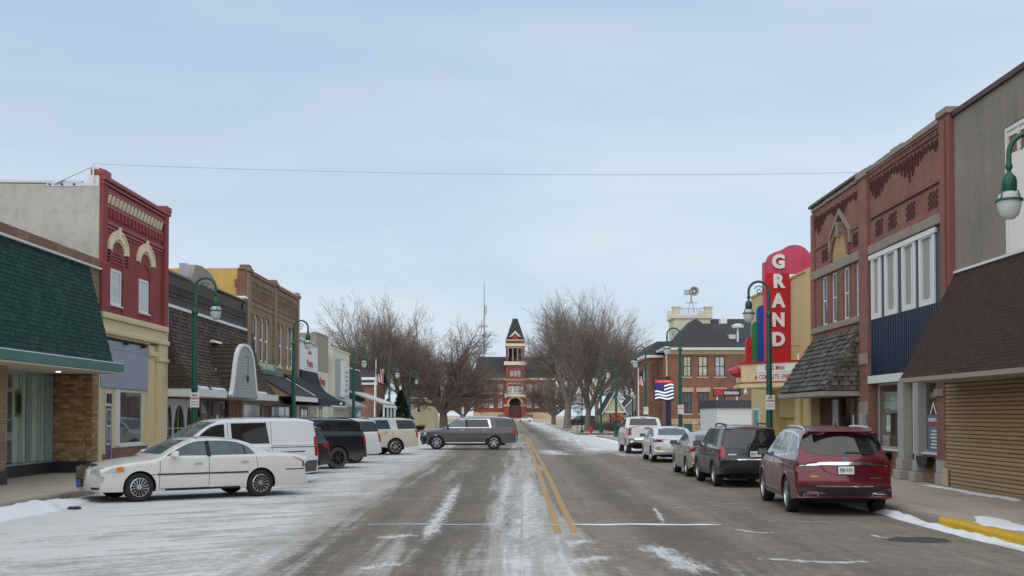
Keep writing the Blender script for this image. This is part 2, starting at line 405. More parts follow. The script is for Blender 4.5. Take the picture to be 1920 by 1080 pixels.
class Facade:
    """u runs along the wall, v is height, d is depth into the wall (negative = proud)"""
    def __init__(s, kind, pos): s.kind = kind; s.pos = pos
    def P(s, u, v, d=0):
        if s.kind == 'left': return (s.pos-d, u, v)
        if s.kind == 'right': return (s.pos+d, u, v)
        return (u, s.pos+d, v)
    def px(s, x, y):
        return on_y(x, y, s.pos) if s.kind == 'cam' else on_x(x, y, s.pos)
    def box(s, mb, u0, u1, v0, v1, d0, d1):
        a = s.P(u0, v0, d0); b = s.P(u1, v1, d1); return mb.box(a[0], b[0], a[1], b[1], a[2], b[2])
    def B(s, name, mat, parent, u0, u1, v0, v1, d0, d1, **k): return s.box(MB(), u0, u1, v0, v1, d0, d1).build(name, mat, parent, **k)
    def prism(s, mb, pts, d0, d1):
        n = len(pts); vs = [s.P(u, v, d0) for u, v in pts]+[s.P(u, v, d1) for u, v in pts]
        return mb.add(vs, [tuple(range(n)), tuple(range(2*n-1, n-1, -1))]+[(i, (i+1) % n, n+(i+1) % n, n+i) for i in range(n)])
    def wall(s, name, mat, parent, outer, holes=(), depth=.3, d0=0.0, back=True, **k):
        """front sheet with real openings, reveals, edges and back"""
        loops = [list(outer)]+[list(h) for h in holes]
        tri = tessellate_polygon([[Vector((u, v, 0)) for u, v in l] for l in loops])
        flat = [p for l in loops for p in l]; n = len(flat)
        vs = [s.P(u, v, d0) for u, v in flat]+[s.P(u, v, d0+depth) for u, v in flat]
        fs = [tuple(t) for t in tri]
        if back: fs += [tuple(n+i for i in t) for t in tri]
        o = 0
        for l in loops:
            m = len(l); fs += [(o+i, o+(i+1) % m, n+o+(i+1) % m, n+o+i) for i in range(m)]; o += m
        return MB().add(vs, fs).build(name, mat, parent, **k)
    def window(s, parent, u0, u1, v0, v1, d=.12, fw=.06, fmat='white_trim', gmat='glass_dark', nu=1, nv=1, sill=None, smat='stone_band', fd=.05, name='window'):
        mb = MB()
        s.box(mb, u0, u0+fw, v0, v1, d, d+fd); s.box(mb, u1-fw, u1, v0, v1, d, d+fd)
        s.box(mb, u0+fw, u1-fw, v0, v0+fw, d, d+fd); s.box(mb, u0+fw, u1-fw, v1-fw, v1, d, d+fd)
        for i in range(1, nu):
            c = u0+(u1-u0)*i/nu; s.box(mb, c-fw*.35, c+fw*.35, v0+fw, v1-fw, d+.004, d+fd-.004)
        for i in range(1, nv):
            c = v0+(v1-v0)*i/nv; s.box(mb, u0+fw, u1-fw, c-fw*.4, c+fw*.4, d+.002, d+fd-.002)
        w = mb.build(name, fmat, parent)
        s.B('pane', gmat, w, u0+fw*.6, u1-fw*.6, v0+fw*.6, v1-fw*.6, d+fd*.45, d+fd*.6)
        if sill: s.B('sill', smat, w, u0-.06, u1+.06, v0-sill, v0-.003, -.05, d+.03)
        return w
def row(F, name, mat, parent, items):
    """alike blocks, each a part of its own sharing one mesh: items are (u0, u1, v0, v1, d0, d1)"""
    cache = {}
    for u0, u1, v0, v1, d0, d1 in items:
        key = (round(u1-u0, 3), round(v1-v0, 3), round(d1-d0, 3))
        if key not in cache:
            a, b_ = F.P(0, 0, 0), F.P(u1-u0, v1-v0, d1-d0)
            a = [a[i]-F.P(0, 0, 0)[i] for i in range(3)]; b_ = [b_[i]-F.P(0, 0, 0)[i] for i in range(3)]
            me = MB().box(a[0], b_[0], a[1], b_[1], a[2], b_[2]).mesh(name); me.materials.append(M[mat]); cache[key] = me
        shared(name, cache[key], parent, F.P(u0, v0, d0))
def rect(u0, u1, v0, v1): return [(u0, v0), (u1, v0), (u1, v1), (u0, v1)]
def archpts(u0, u1, v0, v1, rise=None, n=10):
    """opening with an arched head: straight to v1, then an arc of height rise"""
    c, h = (u0+u1)/2, (u1-u0)/2; rise = rise or h
    return [(u0, v0), (u1, v0)]+[(c+h*math.cos(math.pi*i/n), v1+rise*math.sin(math.pi*i/n)) for i in range(n+1)]

def shingles(parent, fn, ulen, vlen, nu, nv, mats, name='shingle', thick=.012, limit=300, inside=None, over=.35, jit=.25, seed=1, order=None, drop=0.0):
    """overlapping shingles over a surface fn(u,v)->(point, udir, vdir, normal); u,v in metres.
    The first `limit` are parts of their own, the rest one joined part."""
    rnd = random.Random(seed); cw, ch = ulen/nu, vlen/nv
    cells = []
    for j in range(nv):
        for i in range(nu+1):
            u = (i+(.5 if j % 2 else 0)+rnd.uniform(-jit, jit)*.3)*cw-cw*.25; v = j*ch
            if u+cw*.5 > ulen or (inside and not inside(u+cw*.5, v+ch*.5)): continue
            cells.append((u, v, cw*rnd.uniform(.86, .98), ch*(1+over), rnd.uniform(-.03, .03), rnd.randrange(len(mats)), rnd.uniform(0, thick)))
    if order: cells.sort(key=order)
    base = {}
    def shape(mb, fn_, u, v, w, h, ang, lift):
        u1_ = min(u+w, ulen); u = max(u, 0.0); w = max(.01, u1_-u)
        p, du, dv, nn = fn_(u, v); du = Vector(du); dv = Vector(dv); nn = Vector(nn); p = Vector(p)
        a = p+nn*(thick*1.6+lift); top = p+dv*h+nn*thick*.3
        q = [a, a+du*w, top+du*w, top]
        mb.hexa([x for x in q], [x-nn*thick for x in q])
    joined = [MB() for _ in mats]
    for k, (u, v, w, h, ang, mi, lift) in enumerate(cells):
        if k < limit:
            mb = MB(); shape(mb, fn, u, v, w, h, ang, lift); mb.build(name, mats[mi], parent)
        else: shape(joined[mi], fn, u, v, w, h, ang, lift)
    for mi, mb in enumerate(joined):
        if mb.v:
            o = mb.build(name+'_field', mats[mi], parent); o['kind'] = 'stuff'

# ------------------------------------------------------------------ ground, road, pavements
XL, XR = -13.5, 11.3           # building lines
KL, KR = -10.5, 7.7            # kerb lines
SW = .15                       # pavement height
YC0, YC1 = 105.0, 116.0        # cross street
def road_mat():
    t = MAT('road'); p = t.pos(); sp = t.new('ShaderNodeSeparateXYZ', {0: p}); X, Y = sp.outputs[0], sp.outputs[1]
    # wheel tracks wander a little along the street
    wob = t.math('MULTIPLY', t.math('SUBTRACT', t.noise(p, .05, 2), .5), 1.6)
    Xw = t.math('ADD', X, wob)
    xs = t.math('DIVIDE', t.math('ADD', Xw, 12.0), 22.0, clamp=True)      # -12..10 -> 0..1
    def at(x): return (x+12)/22
    prof = t.ramp(xs, [(at(-12), .98), (at(-8.2), .84), (at(-6.2), .73), (at(-4.6), .66), (at(-3.7), .54), (at(-3.0), .30), (at(-2.4), .10), (at(-1.8), .34), (at(-1.3), .08),
                       (at(-.75), .16), (at(-.3), .40), (at(.25), .56), (at(.8), .46), (at(1.25), .12), (at(2.2), .04), (at(3.1), .20), (at(3.8), .04), (at(5.4), .10), (at(6.9), .16), (at(8.5), .30)])
    # beyond the shops' near cars the right-hand parking lane is still white; so is the far street's shoulder
    far = t.new('ShaderNodeMapRange', {0: Y, 1: 52.0, 2: 66.0, 3: 0.0, 4: 1.0}).outputs[0]
    side = t.ramp(xs, [(at(2.8), 0), (at(4.6), .62), (at(8.2), .75)])
    far2 = t.new('ShaderNodeMapRange', {0: Y, 1: 40.0, 2: 75.0, 3: 0.0, 4: 1.0}).outputs[0]
    # the centre strip gets cleaner with distance
    cen = t.ramp(xs, [(at(-3.9), 0), (at(-3.2), .5), (at(.2), .42), (at(1.3), 0)])
    prof = t.math('SUBTRACT', prof, t.math('MULTIPLY', t.math('MULTIPLY', cen, far2), .45))
    prof = t.math('ADD', prof, t.math('MULTIPLY', far, side))
    # near the camera the ice film spreads over the middle again
    near = t.new('ShaderNodeMapRange', {0: Y, 1: 15.0, 2: 23.0, 3: 1.0, 4: 0.0}).outputs[0]
    mid = t.ramp(xs, [(at(-6), 0), (at(-3), .14), (at(-.5), .16), (at(1.2), .22), (at(2.6), .05), (at(4.5), .06)])
    prof = t.math('ADD', prof, t.math('MULTIPLY', near, mid))
    # streaks along the driving direction, patches, fine speckle
    st = t.noise(p, 1.0, 8, .66, stretch=(3.0, .11, 1), dist=.4)
    st2 = t.noise(p, 1.0, 5, .6, stretch=(.55, .30, 1))
    # skewed sweeps left by cars turning into the angled stalls
    sk = t.new('ShaderNodeVectorRotate', {'Vector': p, 'Angle': R(52)}, rotation_type='Z_AXIS')
    st3 = t.noise(sk.outputs[0], 1.0, 8, .66, stretch=(2.4, .28, 1), dist=.4)
    lz = t.ramp(xs, [(at(-4.5), 1.0), (at(-3.0), 0.0)])
    st = t.mix(lz, st, st3)
    fine = t.noise(p, 7.0, 6, .72)
    v = t.math('ADD', prof, t.math('MULTIPLY', t.math('SUBTRACT', st, .5), 1.05))
    v = t.math('ADD', v, t.math('MULTIPLY', t.math('SUBTRACT', st2, .5), .55))
    v = t.math('ADD', v, t.math('MULTIPLY', t.math('SUBTRACT', fine, .5), .50)); v = t.math('ADD', v, t.math('MULTIPLY', t.math('SUBTRACT', t.noise(p, 2.2, 7, .75), .5), .45))
    film = t.new('ShaderNodeMapRange', {0: v, 1: .26, 2: .56, 3: 0.0, 4: 1.0}, interpolation_type='SMOOTHSTEP').outputs[0]
    snow = t.new('ShaderNodeMapRange', {0: v, 1: .55, 2: .80, 3: 0.0, 4: 1.0}, interpolation_type='SMOOTHSTEP').outputs[0]
    n1 = t.noise(p, .35, 4, .6, stretch=(1, .25, 1)); n2 = t.noise(p, 55, 4, .75); n3 = t.noise(p, 1.2, 7, .72, stretch=(3, .16, 1))
    asp = t.mix(n1, (.165, .138, .110), (.30, .258, .210))
    asp = t.mix(t.ramp(n3, [(.45, 0), (.66, .35)]), asp, (.105, .086, .069))
    asp = t.mix(1.0, asp, t.ramp(xs, [(at(-3.6), 1.1), (at(-2.6), .74), (at(-2.0), 1.0), (at(-1.3), .72), (at(-.7), .82), (at(0), 1.05), (at(1.2), 1.12), (at(1.9), 1.12), (at(2.5), .70), (at(3.2), .80), (at(3.8), 1.12), (at(4.5), .86), (at(5.4), 1.0), (at(7), 1.05)]), 'MULTIPLY')
    asp = t.mix(1.0, asp, t.ramp(n2, [(.3, .62), (.7, 1.32)]), 'MULTIPLY')
    n5 = t.noise(p, 5.0, 7, .8); n6 = t.noise(p, .9, 6, .7)
    asp = t.mix(1.0, asp, t.ramp(n5, [(.32, .72), (.68, 1.28)]), 'MULTIPLY'); asp = t.mix(1.0, asp, t.ramp(n6, [(.3, .82), (.7, 1.18)]), 'MULTIPLY')
    ice = t.mix(t.noise(p, 2.4, 5, .7), (.34, .315, .28), (.52, .49, .45))
    ice = t.mix(1.0, ice, t.ramp(t.noise(p, 26, 5, .75), [(.3, .82), (.7, 1.14)]), 'MULTIPLY')
    sn = t.mix(t.noise(p, 1.1, 5, .65), (.60, .59, .575), (.78, .785, .79))
    c = t.mix(film, asp, ice); c = t.mix(snow, c, sn)
    t.set(color=c, rough=t.math('SUBTRACT', .82, t.math('MULTIPLY', film, .18)), spec=.35)
    h = t.math('ADD', t.math('MULTIPLY', n2, .35), t.math('ADD', t.math('MULTIPLY', snow, .8), t.math('MULTIPLY', fine, .5)))
    t.bump(h, .55, .015); M['road'] = t.m
road_mat()
def walk_mat():
    t = MAT('pavement'); p = t.pos(); sp = t.new('ShaderNodeSeparateXYZ', {0: p})
    n1 = t.noise(p, .5, 5, .65); n2 = t.noise(p, 40, 4, .7); n3 = t.noise(p, 2.2, 5, .7)
    c = t.mix(n1, (.37, .31, .245), (.51, .435, .35)); c = t.mix(t.ramp(n3, [(.5, 0), (.8, .5)]), c, (.23, .19, .155))
    c = t.mix(1.0, c, t.ramp(n2, [(.3, .8), (.7, 1.15)]), 'MULTIPLY')
    # scored joints every 1.5 m
    j = t.math('MINIMUM', t.math('PINGPONG', t.math('ADD', sp.outputs[1], 100.0), .75), t.math('PINGPONG', t.math('ADD', sp.outputs[0], 100.3), .8))
    jf = t.new('ShaderNodeMapRange', {0: j, 1: .006, 2: .016, 3: .55, 4: 0.0}).outputs[0]
    c = t.mix(jf, c, (.09, .08, .07))
    sn = t.noise(p, .55, 6, .62, stretch=(1.6, .5, 1)); f = t.new('ShaderNodeMapRange', {0: sn, 1: .63, 2: .70, 3: 0.0, 4: .8}).outputs[0]
    c = t.mix(f, c, (.72, .74, .77))
    t.set(color=c, rough=.85); t.bump(t.math('ADD', n2, t.math('MULTIPLY', jf, -2.0)), .35, .006); M['pavement'] = t.m
walk_mat()
def kerb_mat():
    t = MAT('kerb_concrete'); p = t.pos(); n1 = t.noise(p, 1.2, 5, .7); c = t.mix(n1, (.20, .17, .14), (.36, .32, .27)); t.set(color=c, rough=.9); t.bump(t.noise(p, 30, 4), .4, .008); M['kerb_concrete'] = t.m
kerb_mat()
def lawn_mat():
    t = MAT('lawn'); p = t.pos(); n1 = t.noise(p, .25, 5, .6); n2 = t.noise(p, 3, 5, .7)
    c = t.mix(n2, (.20, .155, .085), (.40, .32, .19)); sn = t.new('ShaderNodeMapRange', {0: t.math('ADD', n1, t.math('MULTIPLY', n2, .25)), 1: .60, 2: .72, 3: 0.0, 4: 1.0}).outputs[0]
    c = t.mix(sn, c, (.74, .76, .79)); t.set(color=c, rough=.95); t.bump(n2, .5, .04); M['lawn'] = t.m
lawn_mat()
def yline_mat():
    t = MAT('yellow_line'); p = t.pos(); n = t.noise(p, 9, 6, .75, stretch=(2, .5, 1)); n2 = t.noise(p, 1.2, 4, .6)
    f = t.new('ShaderNodeMapRange', {0: t.math('ADD', n, t.math('MULTIPLY', n2, .5)), 1: .62, 2: .92, 3: 0.0, 4: .85}).outputs[0]
    t.set(color=t.mix(f, (.50, .27, .035), (.33, .29, .24)), rough=.8); M['yellow_line'] = t.m
    t = MAT('white_line'); p = t.pos(); n = t.noise(p, 7, 6, .75); f = t.new('ShaderNodeMapRange', {0: n, 1: .42, 2: .62, 3: 0.0, 4: .9}).outputs[0]
    t.set(color=t.mix(f, (.46, .45, .42), (.19, .17, .145)), rough=.8); M['white_line'] = t.m
    t = MAT('tar_patch'); p = t.pos(); n = t.noise(p, 12, 5, .7); t.set(color=t.mix(n, (.045, .043, .042), (.085, .08, .075)), rough=.9); t.bump(n, .4, .01); M['tar_patch'] = t.m
yline_mat()

g = MB(); g.quad((-1500, -1500, -.06), (1500, -1500, -.06), (1500, 2600, -.06), (-1500, 2600, -.06)); struct('ground', g, 'lawn', recalc=False)
# main street, cross street, residential street beyond
g = MB()
ys = [-12.0, YC0]; g.quad((KL, -12, 0), (KR, -12, 0), (KR, YC0, 0), (KL, YC0, 0))
g.quad((-90, YC0, 0), (90, YC0, 0), (90, YC1, 0), (-90, YC1, 0))
g.quad((-5.5, YC1, 0), (6.6, YC1, 0), (6.6, 322, 0), (-5.5, 322, 0)); g.quad((-120, 322, 0), (120, 322, 0), (120, 334, 0), (-120, 334, 0))
struct('road', g, 'road', recalc=False)
# pavements: concrete slabs behind a kerb
def pavement(name, x0, x1, y0, y1, kx):
    w = .16 if kx > (x0+x1)/2 else -.16
    a, b = (x0, kx-w) if w > 0 else (kx-w, x1)
    struct(name, MB().box(a, b, y0, y1, -.05, SW), 'pavement')
    return w
pavement('pavement_right', KR, XR+14, -12, YC0-.2, KR); pavement('pavement_left', XL-14, KL, -12, YC0-.2, KL)
def kerb(name, x0, x1, y0, y1, mat='kerb_concrete', h=SW+.004):
    o = MB().prism([(x0, -.05), (x1, -.05), (x1, h), (x0, h)], 'y', y0, y1).build(name, mat, bevel=.025); o['kind'] = 'structure'; return o
kerb('kerb_left', KL-.16, KL, -12, YC0-.2)
kerb('kerb_right', KR, KR+.16, 20.8, YC0-.2); kerb('kerb_right_near', KR, KR+.16, -12, 16.3)
o = MB().prism([(KR-.006, -.05), (KR+.26, -.05), (KR+.26, SW+.010), (KR+.03, SW+.010), (KR-.006, SW-.04)], 'y', 16.32, 20.78).build('kerb_yellow', 'yellow_kerb', bevel=.02); o['kind'] = 'structure'
struct('pavement_far_right', MB().box(6.6, 11.5, YC1+.2, 320, -.05, .12), 'lawn'); struct('pavement_far_left', MB().box(-11.5, -5.5, YC1+.2, 320, -.05, .12), 'lawn')
o = struct('corner_pavement', MB().box(6.76, 16, YC1+.2, YC1+4.2, .0, .135), 'pavement')
o = struct('far_walk', MB().box(9.4, 10.8, YC1+4.2, 320, .0, .13), 'pavement'); o = struct('far_walk_left', MB().box(-9.6, -8.2, YC1+4.2, 320, .0, .13), 'pavement')
# worn yellow centre lines and stall marks, thin sheets on the road
def strip(name, pts, w, mat, z=.004):
    P = [Vector((x, y, 0)) for x, y in pts]; vs = []; fs = []
    for i, p in enumerate(P):
        t = (P[min(i+1, len(P)-1)]-P[max(i-1, 0)]).normalized(); n = Vector((-t.y, t.x, 0))
        ww = w if isinstance(w, (int, float)) else w[i]
        vs += [(p.x+n.x*ww/2, p.y+n.y*ww/2, z), (p.x-n.x*ww/2, p.y-n.y*ww/2, z)]
    for i in range(len(P)-1): fs.append((2*i, 2*i+1, 2*i+3, 2*i+2))
    o = MB().add(vs, fs).build(name, mat, recalc=False); o['kind'] = 'structure'; return o
strip('centre_line', [on_z(x, y) for x, y in ((985, 818), (992, 838), (1001, 860), (1012, 890), (1023, 925), (1034, 960), (1047, 1000))], .13, 'yellow_line')
strip('centre_line', [on_z(x, y) for x, y in ((989, 820), (1001, 842), (1016, 868), (1033, 902), (1048, 936), (1062, 965), (1078, 998))], .13, 'yellow_line')
for (xa, ya), (xb, yb) in (((1440, 977), (1625, 981)), ((1322, 943), (1415, 946)), ((1258, 921), (1330, 923)), ((1232, 893), (1275, 895)), ((1205, 878), (1222, 880))):
    strip('stall_line', [on_z(xa, ya), on_z(xb, yb)], .10, 'white_line')
pt = on_z(1722, 1012); rnd = random.Random(3)
vs = []
for i in range(22):
    a = 2*math.pi*i/22; r = 1+rnd.uniform(-.18, .18); vs.append((pt[0]+.50*r*math.cos(a), pt[1]+.42*r*math.sin(a), .005))
o = MB().add(vs, [tuple(range(22))]).build('asphalt_patch', 'tar_patch', recalc=False); o['kind'] = 'structure'

# lying snow: ridge at the left kerb, strip in the right gutter, filled crack across the street
def snow_ridge(name, line, label, seed, nw=7, fine=6, base=0.0):
    """line: list of (x, y, half width, height); lumpy closed-bottom ridge"""
    rnd = random.Random(seed); pts = []
    for i in range(len(line)-1):
        a, b = line[i], line[i+1]
        for k in range(fine): t = k/fine; pts.append([a[j]*(1-t)+b[j]*t for j in range(4)])
    pts.append(list(line[-1])); vs = []; fs = []
    for i, (x, y, w, h) in enumerate(pts):
        p, q = pts[max(i-1, 0)], pts[min(i+1, len(pts)-1)]; t = Vector((q[0]-p[0], q[1]-p[1], 0)).normalized(); n = Vector((-t.y, t.x, 0))
        e = min(1, i/2, (len(pts)-1-i)/2); jl = rnd.uniform(.7, 1.25)
        for k in range(nw):
            s_ = -1+2*k/(nw-1); jw = w*(1+rnd.uniform(-.28, .28)*(abs(s_) > .5))
            zz = h*max(0, 1-s_*s_)**.8*e*jl*rnd.uniform(.75, 1.2) + (.0 if abs(s_) < .99 else -.02)
            vs.append((x+n.x*s_*jw, y+n.y*s_*jw, base+zz+.003))
    for i in range(len(pts)-1):
        for k in range(nw-1): a = i*nw+k; fs.append((a, a+1, a+nw+1, a+nw))
    o = MB().add(vs, fs).build(name, 'snow', smooth=True, recalc=False); o['kind'] = 'stuff'; o['label'] = label
    return o
snow_ridge('snow_ridge', [(KL+.45, y, w, h) for y, w, h in ((14, .5, .10), (18, .55, .14), (21, .5, .16), (23.5, .55, .19), (25.0, .5, .15), (26.5, .35, .06), (29, .3, .05), (33, .4, .1), (40, .4, .09), (52, .35, .08), (70, .4, .1), (100, .35, .08))], 'packed snow ridge along the left kerb', 2)
snow_ridge('snow_ridge', [(KR-.16-.05*math.sin(y), y, w, h) for y, w, h in ((15.8, .05, .02), (17, .12, .05), (19, .15, .07), (21, .15, .07), (23, .16, .08), (26, .2, .08), (30, .22, .08), (36, .28, .09), (45, .3, .1), (60, .4, .1), (80, .35, .1), (103, .35, .08))], 'strip of snow in the right gutter', 5)
snow_ridge('snow_patch', [(8.35+.22*math.sin(y*2.2), y, w, .022) for y, w in ((16.9, .2), (17.6, .38), (18.4, .33), (19.3, .42), (20.2, .3), (21.0, .12))], 'thin snow on the pavement behind the yellow kerb', 8, base=SW)
snow_ridge('snow_patch', [(10.95+.1*math.sin(y*3), y, w, .02) for y, w in ((24.6, .1), (25.6, .22), (26.8, .2), (28.2, .12), (29.4, .18), (30.4, .1))], 'thin snow on the pavement below the tan brick wall', 12, base=SW)
a = on_z(655, 983); rnd = random.Random(9)
pl = [(x_, 983.5+rnd.uniform(-.7, .7)) for x_ in (690, 730, 790, 860, 930, 990, 1045)]
strip('snow_crack', [on_z(*q) for q in pl], [.08, .07, .12, .08, .10, .09, .06], 'snow', .006)['kind'] = 'stuff'
pl = [(x_, 984+rnd.uniform(-1., 1.)) for x_ in (1072, 1100, 1140, 1180, 1230, 1280, 1320, 1352)]
strip('snow_crack', [on_z(*q) for q in pl], [.10, .26, .30, .24, .32, .20, .28, .08], 'snow', .006)['kind'] = 'stuff'
# lumps of dirty ice by the left kerb
def ice_lump(px, py, sx, sy, sz, mat, label, seed):
    rnd = random.Random(seed); x, y = on_z(px, py); bm = bmesh.new(); bmesh.ops.create_icosphere(bm, subdivisions=2, radius=1)
    for v in bm.verts: v.co *= rnd.uniform(.7, 1.15)
    mb = MB(); mb.add([(v.co.x*sx, v.co.y*sy, max(v.co.z*sz+sz*.6, -.01)) for v in bm.verts], [tuple(v.index for v in f.verts) for f in bm.faces]); bm.free()
    o = mb.build('ice_lump', mat, local=True); o.location = (x, y, 0.0); tag(o, label, 'ice')
plain('dirty_ice', (.055, .045, .055), .5, .4, 8, .5, 30)
ice_lump(139, 955, .15, .10, .045, 'dirty_ice', 'dark dirty lump of ice on the snow before the white sedan', 4)

# thin drifted snow on the road, feathered at its edges
def drift_mat():
    t = MAT('drift_snow'); p = t.pos(); a = t.new('ShaderNodeAttribute', attribute_name='cover').outputs['Fac']
    n = t.noise(p, 3.0, 8, .78, stretch=(2.4, .5, 1)); f = t.math('ADD', a, t.math('MULTIPLY', t.math('SUBTRACT', n, .5), 2.6))
    f = t.new('ShaderNodeMapRange', {0: f, 1: .30, 2: 1.05, 3: 0.0, 4: .85}, interpolation_type='SMOOTHSTEP').outputs[0]
    t.set(color=t.mix(t.noise(p, 2, 4), (.66, .655, .645), (.78, .785, .79)), rough=.85, alpha=f); M['drift_snow'] = t.m
drift_mat()
def drift(pts, w, z=.008):
    """feathered snow streak along photo pixels on the road; w in metres"""
    P = [Vector((*on_z(x, y), 0)) for x, y in pts]; Q = []
    for i in range(len(P)-1):
        for k in range(4): Q.append(P[i].lerp(P[i+1], k/4))
    Q.append(P[-1]); vs, cov, fs = [], [], []; n = len(Q); m = 5
    for i, p in enumerate(Q):
        tt = (Q[min(i+1, n-1)]-Q[max(i-1, 0)]).normalized(); nn = Vector((-tt.y, tt.x, 0)); e = min(1, 4*min(i, n-1-i)/(n-1)+.0)
        for k in range(m):
            s_ = -1+2*k/(m-1); vs.append((p.x+nn.x*s_*w, p.y+nn.y*s_*w, z)); cov.append((1-abs(s_))*e)
    for i in range(n-1):
        for k in range(m-1): a = i*m+k; fs.append((a, a+1, a+m+1, a+m))
    o = MB().add(vs, fs).build('snow_drift', 'drift_snow', recalc=False); o['kind'] = 'stuff'
    at_ = o.data.attributes.new('cover', 'FLOAT', 'POINT'); at_.data.foreach_set('value', cov)
for pts, w in (([(866, 893), (855, 916), (838, 948), (820, 976), (800, 1006), (782, 1034)], .32), ([(952, 868), (953, 895), (949, 928), (943, 960), (936, 990), (930, 1022)], .42), ([(1000, 875), (992, 905), (984, 940), (978, 975), (974, 1010), (965, 1050)], .75), ([(700, 1012), (750, 1006), (800, 1004)], .45),
               ([(660, 1070), (710, 1063), (770, 1056)], .40), ([(1000, 1040), (1060, 1020), (1130, 1012)], .5), ([(1020, 1072), (1090, 1052), (1160, 1040)], .5), ([(1022, 842), (1040, 850), (1062, 855)], 1.5), ([(1400, 1046), (1470, 1051), (1560, 1056), (1670, 1053)], .28), ([(1222, 948), (1236, 966), (1248, 988)], .10),
               ([(1205, 1015), (1240, 1035), (1290, 1062), (1330, 1085)], .5), ([(1262, 952), (1284, 953)], .12), ([(1295, 950), (1318, 951)], .10), ([(1330, 948), (1352, 949)], .10), ([(1360, 990), (1420, 1000), (1470, 1000)], .14), ([(1630, 1002), (1650, 1008), (1672, 1012)], .12)):
    drift(pts, w)

# ------------------------------------------------------------------ vehicles
def chaikin(pts, it=2):
    for _ in range(it):
        out = [pts[0]]
        for a, b in zip(pts[:-1], pts[1:]):
            out += [(a[0]*.8+b[0]*.2, a[1]*.8+b[1]*.2), (a[0]*.2+b[0]*.8, a[1]*.2+b[1]*.8)]
        out.append(pts[-1]); pts = out
    return pts
def sst(a, b, x):
    t = max(0, min(1, (x-a)/(b-a))); return t*t*(3-2*t)
class Car:
    """body grown from a side outline (x forward, z up) given real width, tumblehome, crowned panels, rounded edges and wheel wells;
    windows, lamps and trim are patches laid on that surface"""
    def __init__(s, name, label, paintm, loc, heading, top, wb, tr, W, belt, tumble=.30, rock=.26, archr=None, bow=(.16, .12), mat_low=None, group=None, shoulder=.03, edge=.07, roofcrown=.045, cat='car', tw=.23):
        s.t = thing(name, label, cat, (loc[0], loc[1], 0), R(heading), group)
        s.wb, s.tr, s.hw, s.belt, s.tumble, s.sh = wb, tr, W/2, belt, tumble, shoulder; s.tw = tw
        s.paint = paintm; ar = archr or tr*1.14
        top = chaikin(top, 2); xs = [p[0] for p in top]; s.xr, s.xf = min(xs), max(xs); s.xc = (s.xr+s.xf)/2; s.L = s.xf-s.xr
        s.zt = max(p[1] for p in top); s.rock = rock
        bot = []
        def arch(cx):
            a0 = math.asin(max(-1, min(1, (rock-tr)/ar))); n = 14
            return [(cx+ar*math.cos(a0+(math.pi-2*a0)*i/n), tr+ar*math.sin(a0+(math.pi-2*a0)*i/n)) for i in range(n+1)]
        bot = [(top[-1][0], top[-1][1])]+arch(wb/2)+arch(-wb/2)+[(top[0][0], top[0][1])]
        bot = bot[1:-1]
        s.ar = ar
        out = top+bot; n = len(out); nt = len(top); s.out = out
        area = sum(out[i][0]*out[(i+1) % n][1]-out[(i+1) % n][0]*out[i][1] for i in range(n)); sg = 1 if area > 0 else -1
        nor = []
        for i in range(n):
            a, b = out[i-1], out[(i+1) % n]; d = Vector((b[0]-a[0], b[1]-a[1])).normalized(); nor.append(Vector((d.y*sg, -d.x*sg)))
        rows = []; NA = 5; NC = 10
        inset = []
        for i in range(n):
            x, z = out[i]; nn = nor[i]
            if i < nt:
                endf = min(1, i/3, (nt-1-i)/3)
                cb = bow[0] if nn.x > 0 else bow[1]
                c = (sst(.62, .95, abs(nn.x))*cb+(1-sst(.3, .9, abs(nn.x)))*roofcrown+.02)*endf; r = (edge if z < belt+.04 else min(edge, .055))*endf
            else: c = r = 0
            inset.append((x-nn.x*(c+r), z-nn.y*(c+r)))
            hw = s.side(*inset[-1]); row = []
            ysl = [(hw-r)*(1-2*k/NC) for k in range(NC+1)]
            L = []
            for k in range(NA, 0, -1):
                a = math.pi/2*k/NA; L.append((hw-r+r*math.sin(a), c+r*(1-math.cos(a))))
            for y in ysl: L.append((y, c*(y/max(.01, hw-r))**2))
            for k in range(1, NA+1):
                a = math.pi/2*k/NA; L.append((-(hw-r+r*math.sin(a)), c+r*(1-math.cos(a))))
            rows.append([(x-nn.x*o_, y, z-nn.y*o_) for y, o_ in L])
        m = len(rows[0])
        body = MB(); und = MB()
        for i in range(n):
            j = (i+1) % n; low = i >= nt-1
            tgt = und if low else body
            tgt.add(rows[i]+rows[j], [(k, k+1, m+k+1, m+k) for k in range(m-1)])
        # sides
        for sgn in (1, -1):
            bm = bmesh.new(); vs = [bm.verts.new((p[0], 0, p[1])) for p in inset]; bm.faces.new(vs)
            step = .11
            x = s.xr+step
            while x < s.xf:
                bmesh.ops.bisect_plane(bm, geom=bm.verts[:]+bm.edges[:]+bm.faces[:], plane_co=(x, 0, 0), plane_no=(1, 0, 0)); x += step
            for z in [rock+.08+.09*k for k in range(int((s.zt-rock)/.09)+1)]+[belt-.015, belt+.015]:
                bmesh.ops.bisect_plane(bm, geom=bm.verts[:]+bm.edges[:]+bm.faces[:], plane_co=(0, 0, z), plane_no=(0, 0, 1))
            bmesh.ops.triangulate(bm, faces=bm.faces[:]); bm.verts.index_update()
            body.add([(v.co.x, sgn*s.side(v.co.x, v.co.z), v.co.z) for v in bm.verts], [tuple(v.index for v in f.verts) for f in bm.faces]); bm.free()
        s.body = s.mk('body', body, paintm, smooth=True)
        s.und = s.mk('underbody', und, 'underbody')
        me = s.body.data
        s.bvh = BVHTree.FromPolygons([v.co.copy() for v in me.vertices], [tuple(p.vertices) for p in me.polygons])
